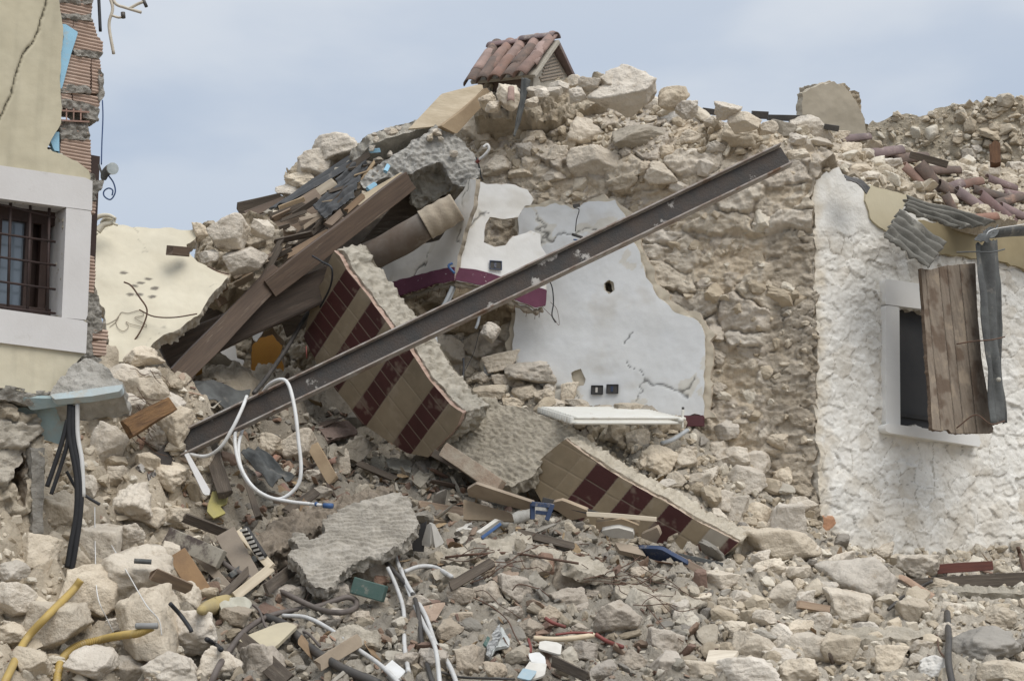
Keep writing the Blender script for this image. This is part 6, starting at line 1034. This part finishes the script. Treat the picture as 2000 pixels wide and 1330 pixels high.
# conduits and cables on the heap
GC = 'cables and conduits on the heap'; GRC = mat('pale_conduit', (.56, .56, .55), (.45, .44, .42), scale=12, rough=.45, bump=.05, spots=(14, .60, .72, (.36, .31, .25)))
cable('white_cable', [(352,876,10.3),(375,888,10.25),(405,890,10.2),(432,872,10.15),(455,835,10.15),(472,800,10.2),(482,774,10.35)], .0125, WPVC, 'white cable sagging from the beam end, left of the loop', 'cable', GC, k=10)
cable('white_cable', [(508,775,10.5),(525,752,10.25),(548,741,10.15),(564,752,10.1),(576,800,10.0),(583,860,9.95),(588,915,9.92),(580,950,9.92),(548,974,9.92),(510,965,9.95),(480,935,10.0),(463,890,10.1),(459,850,10.25),(468,832,10.5),(490,812,10.9)], .0125, WPVC, 'large white cable loop hung over the steel beam', 'cable', GC, k=12)
cable('white_cable', [(474,838,10.45),(466,870,10.2),(470,910,10.05),(492,948,9.95),(524,970,9.9),(570,980,9.85),(605,984,9.8)], .012, WPVC, 'second white cable strand following the bottom of the loop', 'cable', GC, k=12)
bt = thing('cable_end', 'white cable end with two blue plastic caps on the lintel', 'cable', at(620, 986, 9.8)); cable('white_end', [(598,983,9.82),(628,986,9.78)], .010, WPVC, None, parent=bt, sm=False); cable('blue_cap', [(632,987,9.77),(650,988,9.75)], .017, BLUP, None, parent=bt, sm=False); cable('blue_ring', [(616,984,9.80),(620,985,9.79)], .014, BLUP, None, parent=bt, sm=False)
cable('brown_cable', [(428,1092),(455,1112),(490,1128),(530,1145),(580,1170),(625,1190),(665,1196),(692,1188),(696,1174),(680,1166),(655,1172),(620,1184),(570,1192),(520,1205),(478,1232),(448,1270),(425,1305),(408,1345)], .017, BRNP, 'thick brown grey cable looping across the bottom left rubble', 'cable', GC, lift=.14, k=10)
cable('brown_cable', [(418,1100),(408,1130),(412,1160),(440,1172),(480,1176),(505,1190),(520,1225),(545,1240),(575,1232),(600,1236),(625,1262)], .008, BRNP, 'thinner brown cable curling under the thick brown one', 'cable', GC, lift=.12, k=8)
for pts, r_, m_, l_ in [([(769,1068),(775,1095),(795,1140),(830,1200),(852,1260),(878,1300),(896,1345)], .014, GRC, 'long pale conduit, the rightmost of the bundle at the bottom centre'), ([(783,1110),(800,1160),(828,1220),(850,1265),(860,1345)], .013, GRC, 'pale conduit in the middle of the bundle at the bottom centre'), ([(757,1108),(772,1140),(788,1190),(790,1260),(798,1312)], .013, GRC, 'pale conduit, leftmost of the bundle, ending on a stone'), ([(790,1116),(820,1106),(850,1108),(882,1126)], .014, GRC, 'short pale conduit curving off to the right of the bundle'), ([(552,1202),(600,1206),(650,1232),(700,1268),(745,1300),(790,1345)], .013, GRC, 'pale conduit running down right from the brown cable'), ([(742,1088),(765,1110),(800,1150),(815,1185),(825,1260),(838,1310),(852,1350)], .014, DKMET, 'dark twisted cable within the pale conduit bundle'), ([(862,1312),(900,1322),(980,1325),(1004,1326)], .007, DKMET, 'thin dark rod along the bottom edge'), ([(1850,1196),(1853,1250),(1852,1290),(1862,1345)], .020, DKMET, 'dark upright bent rod at the bottom right'), ([(1852,1290),(1835,1270),(1830,1240)], .006, REBAR, 'thin rusty wire beside the dark upright rod'), ([(1735,1190),(1760,1168),(1790,1150),(1822,1134)], .011, DKMET, 'thin dark rod slanting up right from the pointed boulder'), ([(1988,1068),(1994,1090),(2004,1125)], .016, REBAR, 'dark twisted metal end at the right edge'), ([(332,1178),(352,1200),(370,1225),(374,1234)], .012, BLKP, 'short black cable on the pale bottom left boulder'), ([(404,1248),(420,1258),(432,1268)], .014, BLKP, 'black cable stub near the thick brown cable'), ([(520,1205),(560,1222),(600,1260),(660,1300),(740,1335)], .026, DKMET, 'dark rolled strip beneath the pale conduit at the bottom'), ([(262,1095),(280,1096),(296,1097)], .014, ZINC, 'short grey tube among the boulders on the left')]:
    cable('conduit' if m_ is GRC else 'rod', pts, r_, m_, l_, 'conduit' if m_ is GRC else 'rod', GC, lift=.13, k=8)
cable('white_pipe', [(1018,1118,9.75),(1014,1180,9.45),(1008,1260,9.05),(1003,1345,8.6)], .018, WPVC, 'straight upright white pipe standing in the bottom centre rubble', 'pipe', k=4)
cable('black_bar', [(496,768,11.0),(520,738,11.25),(560,680,11.7),(602,610,12.0)], .017, DKMET, 'thin dark pole leaning behind the tipped tiled slab', 'pole', k=5)
cable('electric_cable', [(610,500,11.5),(630,512,11.45),(648,525,11.4),(645,560,11.5),(625,600,11.7)], .008, BLKP, 'black cable drooping from the round log to the tiled slab', 'cable')
cable('red_wire', [(598,676,11.6),(599,700,11.6)], .005, REDP, 'short red wire at the left edge of the tipped tiled slab', 'wire', sm=False)
# roof gutter piece, rotten wood, dark plates left of the beam
sheet('bent_gutter', [(362,752,11.2),(492,750,11.5),(480,800,11.2),(372,792,10.95)], ZINC, .9, .05, .006, 'crushed grey gutter piece above the lower end of the steel beam', 'gutter', dent=.03, along='v')
plank('rotten_timber', (244,838,9.9), (330,792,10.1), .12, .07, mat('rotten_wood', (.26, .15, .07), (.12, .07, .04), scale=8, bump=1.0, bscale=20, stretch=(1, 5, 5)), 'rotten orange brown timber end sticking out of the left slope', 'timber', rag=.03, warp=.03)
plank('dark_plate', (276,925,10.0), (352,872,10.35), .12, .03, RUST, 'dark steel plate continuing below the lower beam end', 'plate')
sheet('bent_gutter', [(470,885,10.6),(505,868,10.8),(575,930,10.4),(532,950,10.25)], ZINC, 1, .03, .006, 'grey metal trough filled with rubble inside the cable loop', 'gutter', dent=.03)
for a, b_, w_, m_, l_ in [((408,860,10.5),(440,965,10.1),.10,WOODGY,'weathered upright timber between the white panel strip and the cable loop'), ((380,870,10.6),(402,960,10.3),.05,WOODGY,'dark narrow timber beside the white panel strip'), ((476,920,10.3),(505,1010,10.0),.04,WOODGY,'thin dark timber under the cable loop')]: plank('timber', a, b_, w_, .05, m_, l_, 'timber', 'old timbers under the beam', rag=.02)
# right foreground
plank('reddish_timber', (1826,1112,10.95), (1936,1103,11.0), .065, .07, RED_W, 'short reddish brown timber lying along the foot of the white wall', 'timber')
plank('dark_beam', (1752,1143,10.75), (2060,1126,10.75), .085, .07, WOODGY, 'long dark horizontal beam at the right edge', 'timber')
cs2 = thing('concrete_strip', 'thin cracked concrete strip with hanging wire mesh at the right edge', 'slab', at(1900, 1165, 10.5))
board('strip_body', [(1812,1162),(1870,1156),(2080,1160),(2080,1176),(1880,1178),(1814,1172)], (10.5, 10.4, 10.5), .10, CONCV, parent=cs2, jag=.012, res=.012, hf=rg_(.015, 14), cf=cconc([.42, .38, .31]), edge=(.42, .38, .31), en=.03)
mesh_net('wire_mesh', [(1830,1178,10.4),(2060,1180,10.3),(2060,1205,10.2),(1850,1192,10.3)], 14, 2, .0022, cs2)
mn = thing('wire_mesh', 'square wire mesh panel half buried behind the dark upright rod', 'wire mesh', at(1780, 1275, 9.6))
mesh_net('mesh_panel', [(1718,1256,9.75),(1850,1236,9.75),(1880,1290,9.35),(1770,1312,9.35)], 7, 4, .003, mn, m=mat('grey_wire', (.32, .28, .23), (.2, .15, .11), scale=20, bump=0))
plank('rusty_timber', (1648,1308,9.35), (1722,1256,9.65), .11, .08, mat('rusty_wood', (.11, .055, .028), (.06, .035, .022), scale=8, bump=1, bscale=20, stretch=(1, 6, 6)), 'dark rusty brown timber stump slanting up at the bottom right', 'timber', rag=.03, warp=.02)
plank('timber', (1483,1200,9.75), (1502,1250,9.6), .07, .03, WOODGY, 'small grey wood splinter upright in the rubble right of centre', 'timber', rag=.02)
plank('timber', (1575,1215,9.9), (1638,1160,10.2), .06, .05, WOODGY, 'grey timber running under the triangular stone', 'timber', rag=.01)
# concrete layers and wire tangle in the centre
for p, l_, t_ in [([(905,1062),(940,1050),(1000,1046),(1035,1043),(1042,1056),(1010,1066),(960,1068),(915,1072)], 'flat concrete layer at the top of the wire tangle', .06), ([(850,1078),(905,1068),(930,1082),(900,1100),(858,1098)], 'left concrete layer beside the wire tangle', .06), ([(950,1070),(1045,1064),(1100,1076),(1090,1092),(1000,1086),(952,1088)], 'concrete layer in the middle of the wire tangle', .07), ([(1110,1080),(1180,1096),(1200,1125),(1150,1120),(1106,1100)], 'pale concrete layer right of the wire tangle', .07), ([(1200,1140),(1300,1150),(1380,1176),(1330,1186),(1240,1176),(1205,1160)], 'crumbling concrete ledge right of the round boulder', .10), ([(840,1112),(880,1106),(930,1110),(905,1128),(850,1130)], 'low concrete layer left of the tan boulders', .05), ([(640,1235),(690,1220),(740,1232),(738,1252),(690,1268),(640,1258)], 'flat grey mortar lump with comb marks at the bottom', .06), ([(1640,1230),(1690,1226),(1820,1226),(1816,1242),(1700,1250),(1650,1246)], 'pale mortar ledge above the wire mesh on the right', .08)]:
    slab_('concrete_layer', p, .12, t_, (.47, .42, .34), l_, 'slab', 'broken concrete layers', amp=.02, jag=.02, res=.012)
tg = MB(); rw_ = random.Random(4)
for i in range(30):
    x, y = rw_.uniform(860, 1260), rw_.gauss(1100, 22); y += max(0, x - 1050) * .18; ln_ = rw_.uniform(50, 170); a = rw_.uniform(-.5, .9); pts = [(x + ln_ * t * math.cos(a) + rw_.uniform(-10, 10), y + ln_ * t * math.sin(a) + 30 * (t - .5)**2 * rw_.choice((-1, 1)) + rw_.uniform(-6, 6)) for t in (0, .25, .5, .75, 1)]
    tg.tube(smoothpts(W_(pts, None, rw_.uniform(.10, .20)), 5), rw_.choice((.0025, .003, .004)), 5)
cable('tangle_spine', [(870,1088),(930,1082),(1000,1080),(1080,1092),(1130,1100)], .008, REBAR, 'thicker rusty rod along the top of the wire tangle', 'rod', lift=.16)
tag(tg.build('wire_tangle', REBAR, None, True), 'tangle of rusty reinforcing wires over the centre of the heap', 'wire', None, 'stuff')
tg = MB()
for i in range(16):
    x, y = rw_.uniform(230, 300), rw_.uniform(715, 850); ln_ = rw_.uniform(30, 80); a = rw_.uniform(-.2, 1.2); tg.tube(smoothpts(W_([(x + ln_ * t * math.cos(a), y + ln_ * t * math.sin(a) + rw_.uniform(-6, 6)) for t in (0, .33, .66, 1)], None, rw_.uniform(.08, .2)), 5), .0025, 5)
tag(tg.build('wire_tangle', REBAR, None, True), 'fine rusty wires tangled over the upper left slope', 'wire', None, 'stuff')
# roof tiles scattered on the collapsed roof
rt = random.Random(9)
TL = [(1128,.1),]
for i, (x, y, ang, sc_, pur, l_) in enumerate([(1725,300,-12,1.1,1,'purplish clay tile lying flat near the far wall'),(1770,312,-8,1.2,1,'long purplish tile beside the grey board on the roof'),(1668,272,-10,.9,1,'dark purple tile under the right ridge stones'),(1790,352,40,1.0,1,'purplish tile slanting down beside the upper corrugated sheet'),(1822,360,50,1.3,1,'long purplish tile pointing down to the eaves'),(1848,372,-25,1.0,1,'curved purple tile in the middle of the tile heap'),(1870,385,25,1.2,0,'red clay tile just above the eaves in the tile heap'),(1900,398,30,1.1,0,'orange red tile at the centre of the eaves heap'),(1885,362,-15,1.0,0,'mossy tile high in the tile heap'),(1930,380,10,1.0,0,'red tile on the right of the tile heap'),(1945,410,35,1.2,0,'long red tile pointing at the gutter'),(1965,395,-20,1.0,1,'tile lying crosswise near the right edge'),(1985,420,20,1.0,0,'lowest red tile at the right edge'),(1915,428,-10,.9,1,'dark tile fragment on the eaves by the gutter'),(1860,412,60,.9,0,'broken red tile piece on the corrugated sheet'),(1990,385,5,1.0,1,'purplish tile at the right edge above the red one'),(1840,335,-5,1.0,0,'tile half buried in the rubble below the far wall'),(1955,360,15,.9,1,'small purplish tile below the wooden stump')]):
    h = cast(x, y); yy = (h[0][1] if h else 12.5) - .05; p = at(x, y, yy); a = R(-ang); xd = np.array([math.cos(a), .25, math.sin(a)]); o = place_tile((BT2, BT3, BT2, BT, BT3)[i % 5], p, xd, np.array([.2 * rt.uniform(-1, 1), -.75, .8]), None, sc_ * 1.15); tag(o, l_, 'roof tile', 'clay tiles on the collapsed roof')
for i, (x, y, l_) in enumerate([(998, 186, 'broken red tile bit at the foot of the metal strip'), (530, 905, 'curved tile bit inside the cable loop'), (560, 960, 'brown tile bit just under the cable loop'), (640, 905, 'curved red tile bit right of the cable loop'), (505, 925, 'tile bit at the left rim of the cable loop')]):
    p = at(x, y, drape(x, y, .03)); o = place_tile(BT, p, np.array([rt.uniform(-1, 1), .3, rt.uniform(-.6, .6)]), np.array([.2, -.7, .7]), None, .55); tag(o, l_, 'roof tile', 'tile bits in the debris')
plank('grey_board', (1778,302,12.6), (1850,322,12.7), .06, .03, WOODGY, 'grey board lying across the roof rubble among purplish tiles', 'board')
plank('roof_timber', (1372,217,12.7), (1412,222,12.7), .05, .05, DKMET, 'dark timber end on the skyline left of the brownish stone', 'timber', 'dark timbers on the ridge')
plank('roof_timber', (1468,224,12.6), (1500,226,12.6), .06, .06, DKMET, 'short dark timber on the ridge right of the skyline stones', 'timber', 'dark timbers on the ridge')
plank('roof_timber', (1500,230,12.8), (1580,232,12.9), .055, .05, DKMET, 'long dark timber on the ridge left of the chimney stump', 'timber', 'dark timbers on the ridge')
plank('roof_timber', (1610,248,12.7), (1638,252,12.7), .05, .05, DKMET, 'small dark timber piece below the chimney stump', 'timber', 'dark timbers on the ridge')
plank('wooden_stump', (1944,322,12.9), (1943,282,12.95), .09, .05, mat('rotten_wood2', (.16, .085, .045), (.09, .05, .03), scale=8, bump=1, bscale=20, stretch=(1, 6, 6)), 'rotten brown wooden stump standing upright before the far wall', 'timber', rag=.03)
for a, b_, w_, m_, l_ in [((560,1000),(618,960),.07,WOODGY,'grey board end sticking out above the concrete lintel'),((700,905),(770,935),.05,WOODGY,'dark stick lying below the lower corner of the tipped slab'),((612,872),(650,938),.09,CARD,'brown board leaning in the shade right of the cable loop'),((820,985),(905,1000),.06,WOODTAN,'brown lath just above the tan book cover'),((1010,1040),(1120,1066),.05,WOODGY,'long grey lath running over the ridge under the books'),((880,1145),(960,1098),.06,WOODGY,'dark lath rising over the tan boulders'),((590,1098),(520,1150),.07,WOODGY,'dark board end below the left tip of the combed slab'),((360,1010),(440,1040),.06,WOODGY,'grey lath on the slope above the cream metal bar'),((300,1120),(372,1150),.07,WOODTAN,'brown board end among the boulders left of the drawer'),((1080,1290),(1150,1322),.06,WOODGY,'dark lath near the bottom edge right of the magazine'),((1560,1180),(1620,1190),.05,WOODTAN,'small brown lath in the gravel before the white house'),((470,1250),(560,1330),.10,WOODGY,'wide dark board under the brown cable at the bottom edge'),((620,1300),(700,1250),.07,CARD,'brown board piece beneath the pale conduit')]:
    plank('broken_board', (*a, drape(*a) - .10), (*b_, drape(*b_) - .12), w_, .022, m_, l_, 'board', 'broken boards in the heap', rag=.02, roll=rnd.uniform(-.5, .5))

rq = random.Random(31); LR = ['small broken slat on the collapsed roof slope', 'small stone lodged on the collapsed roof slope']
for i in range(30):
    t = rq.random(); x = 470 + 250 * t + rq.uniform(-16, 16); y = 520 - 185 * t + rq.uniform(-42, 30); Y = 11.72 + .35 * t + (520 - 185 * t - y) * .0035; a = -.62 + rq.uniform(-.5, .45); l = rq.uniform(14, 38)
    ob_ = plank('broken_board', (x - l * math.cos(a), y - l * math.sin(a), Y), (x + l * math.cos(a), y + l * math.sin(a), Y + .02), rq.uniform(.02, .055), .015, rq.choice((WOODTAN, WOODGY, WOODGY, CARD)), LR[0], 'board', 'slats on the roof slope', roll=rq.uniform(-.8, .8), rag=.02); STN.append([ob_, x, y, l * 2, 10, None])
for i in range(22):
    t = rq.random(); x = 440 + 330 * t; y = 560 - 235 * t + rq.uniform(-46, 18); stone(x, y, rq.uniform(12, 26), rq.uniform(9, 18), LR[1], 'stones on the roof slope', Y=11.74 + .38 * t + (560 - 235 * t - y) * .003)
for i in range(12):
    t = rq.random(); stone(700 + 190 * t, 285 - 40 * math.sin(3.1 * t) + rq.uniform(-4, 26), rq.uniform(12, 24), rq.uniform(9, 16), 'small stone on the concrete block at the roof top', 'stones on the concrete block', Y=12.05)
# ------------------------------------------------------------------ a label of its own for each remaining stone
LM = [('white cable loop', 520, 870), ('steel beam end', 355, 870), ('hanging black cables', 145, 950), ('ribbed yellow conduit', 200, 1250), ('smooth yellow conduit', 80, 1220), ('barred window', 60, 600), ('short timber stub', 347, 490), ('long brown timber', 660, 455), ('black corrugated sheets', 650, 360), ('pale narrow slab', 600, 365), ('log end', 880, 405), ('rough concrete block', 860, 290), ('cream wall crest', 385, 450), ('tipped slab top', 660, 495), ('blue foam board', 170, 765), ('rotten orange timber', 290, 815), ('yellow plastic scrap', 428, 985), ('wrecked drawer', 480, 1100), ('cream cushion', 450, 1190), ('thick brown cable', 620, 1190), ('combed grey slab', 700, 1040), ('green book', 720, 1150), ('pale conduit bundle', 810, 1190), ('upright white pipe', 1012, 1220), ('plastic bag', 965, 1255), ('open book', 845, 1045), ('wire tangle', 1060, 1100), ('red plastic rods', 1150, 1242), ('white card', 1075, 1265), ('torn magazine', 1040, 1300), ('round tan boulder', 1204, 1207), ('squared stone pair', 1300, 1276), ('tan square board', 1410, 1283), ('dark blue folder', 1296, 1090), ('tip of the tiled slab', 1430, 1075), ('radiator', 1200, 822), ('radiator valve', 1334, 820), ('twin black sockets', 1182, 761), ('white card on the slab edge', 905, 755), ('pyramid shaped block', 1535, 1052), ('pointed boulder', 1697, 1138), ('rusty timber stump', 1685, 1282), ('wire mesh panel', 1795, 1275), ('dark upright rod', 1853, 1270), ('reddish timber', 1880, 1108), ('concrete strip', 1900, 1168), ('chimney hood', 1020, 130), ('metal strip', 1015, 215), ('biggest skyline boulder', 1231, 182), ('clean white stone', 1315, 231), ('upper beam end', 1535, 300), ('chimney stump', 1628, 215), ('far wall', 1850, 230), ('tile heap at the eaves', 1880, 385), ('wooden stump', 1943, 300), ('grey board on the roof', 1812, 312), ('lamp fitting', 1127, 435), ('red tipped conduit', 945, 300), ('plywood panel', 880, 205), ('corner of the white house', 1592, 700), ('hole in the white wall', 1190, 560), ('brown skirting piece', 1340, 822)]
used = set(o.get('label') for o in COL.objects)
def rel(px, py, L_): dx, dy = px - L_[1], py - L_[2]; return ('right of' if dx > 0 else 'left of') if abs(dx) > abs(dy) else ('below' if dy > 0 else 'above')
for rec in STN:
    o, px, py, w_, h_, lab = rec
    if o.get('group') is None: continue
    if o.name.startswith('broken_board'): kind_ = 'broken board piece '
    else: kind_ = None
    ls = sorted(LM, key=lambda L_: math.hypot(px - L_[1], py - L_[2])); q = w_ / h_; sh = 'flat' if q > 1.5 else 'upright' if q < .85 else 'wide' if q > 1.25 else 'blocky'; sz = 'large' if w_ > 62 else 'small' if w_ < 42 else 'medium'
    mid = rel(px, py, ls[0]) + ' the ' + ls[0][0]; base_ = kind_ or sz + ' ' + sh + ' stone '; base_ = ('short ' if w_ < 44 else 'long ') + base_ if kind_ else base_; c = [base_ + mid]
    for b_ in ls[1:8]: c.append(base_ + mid + ', ' + rel(px, py, b_) + ' the ' + b_[0])
    for k in c:
        if k not in used and len(k.split()) <= 16: o['label'] = k; used.add(k); break
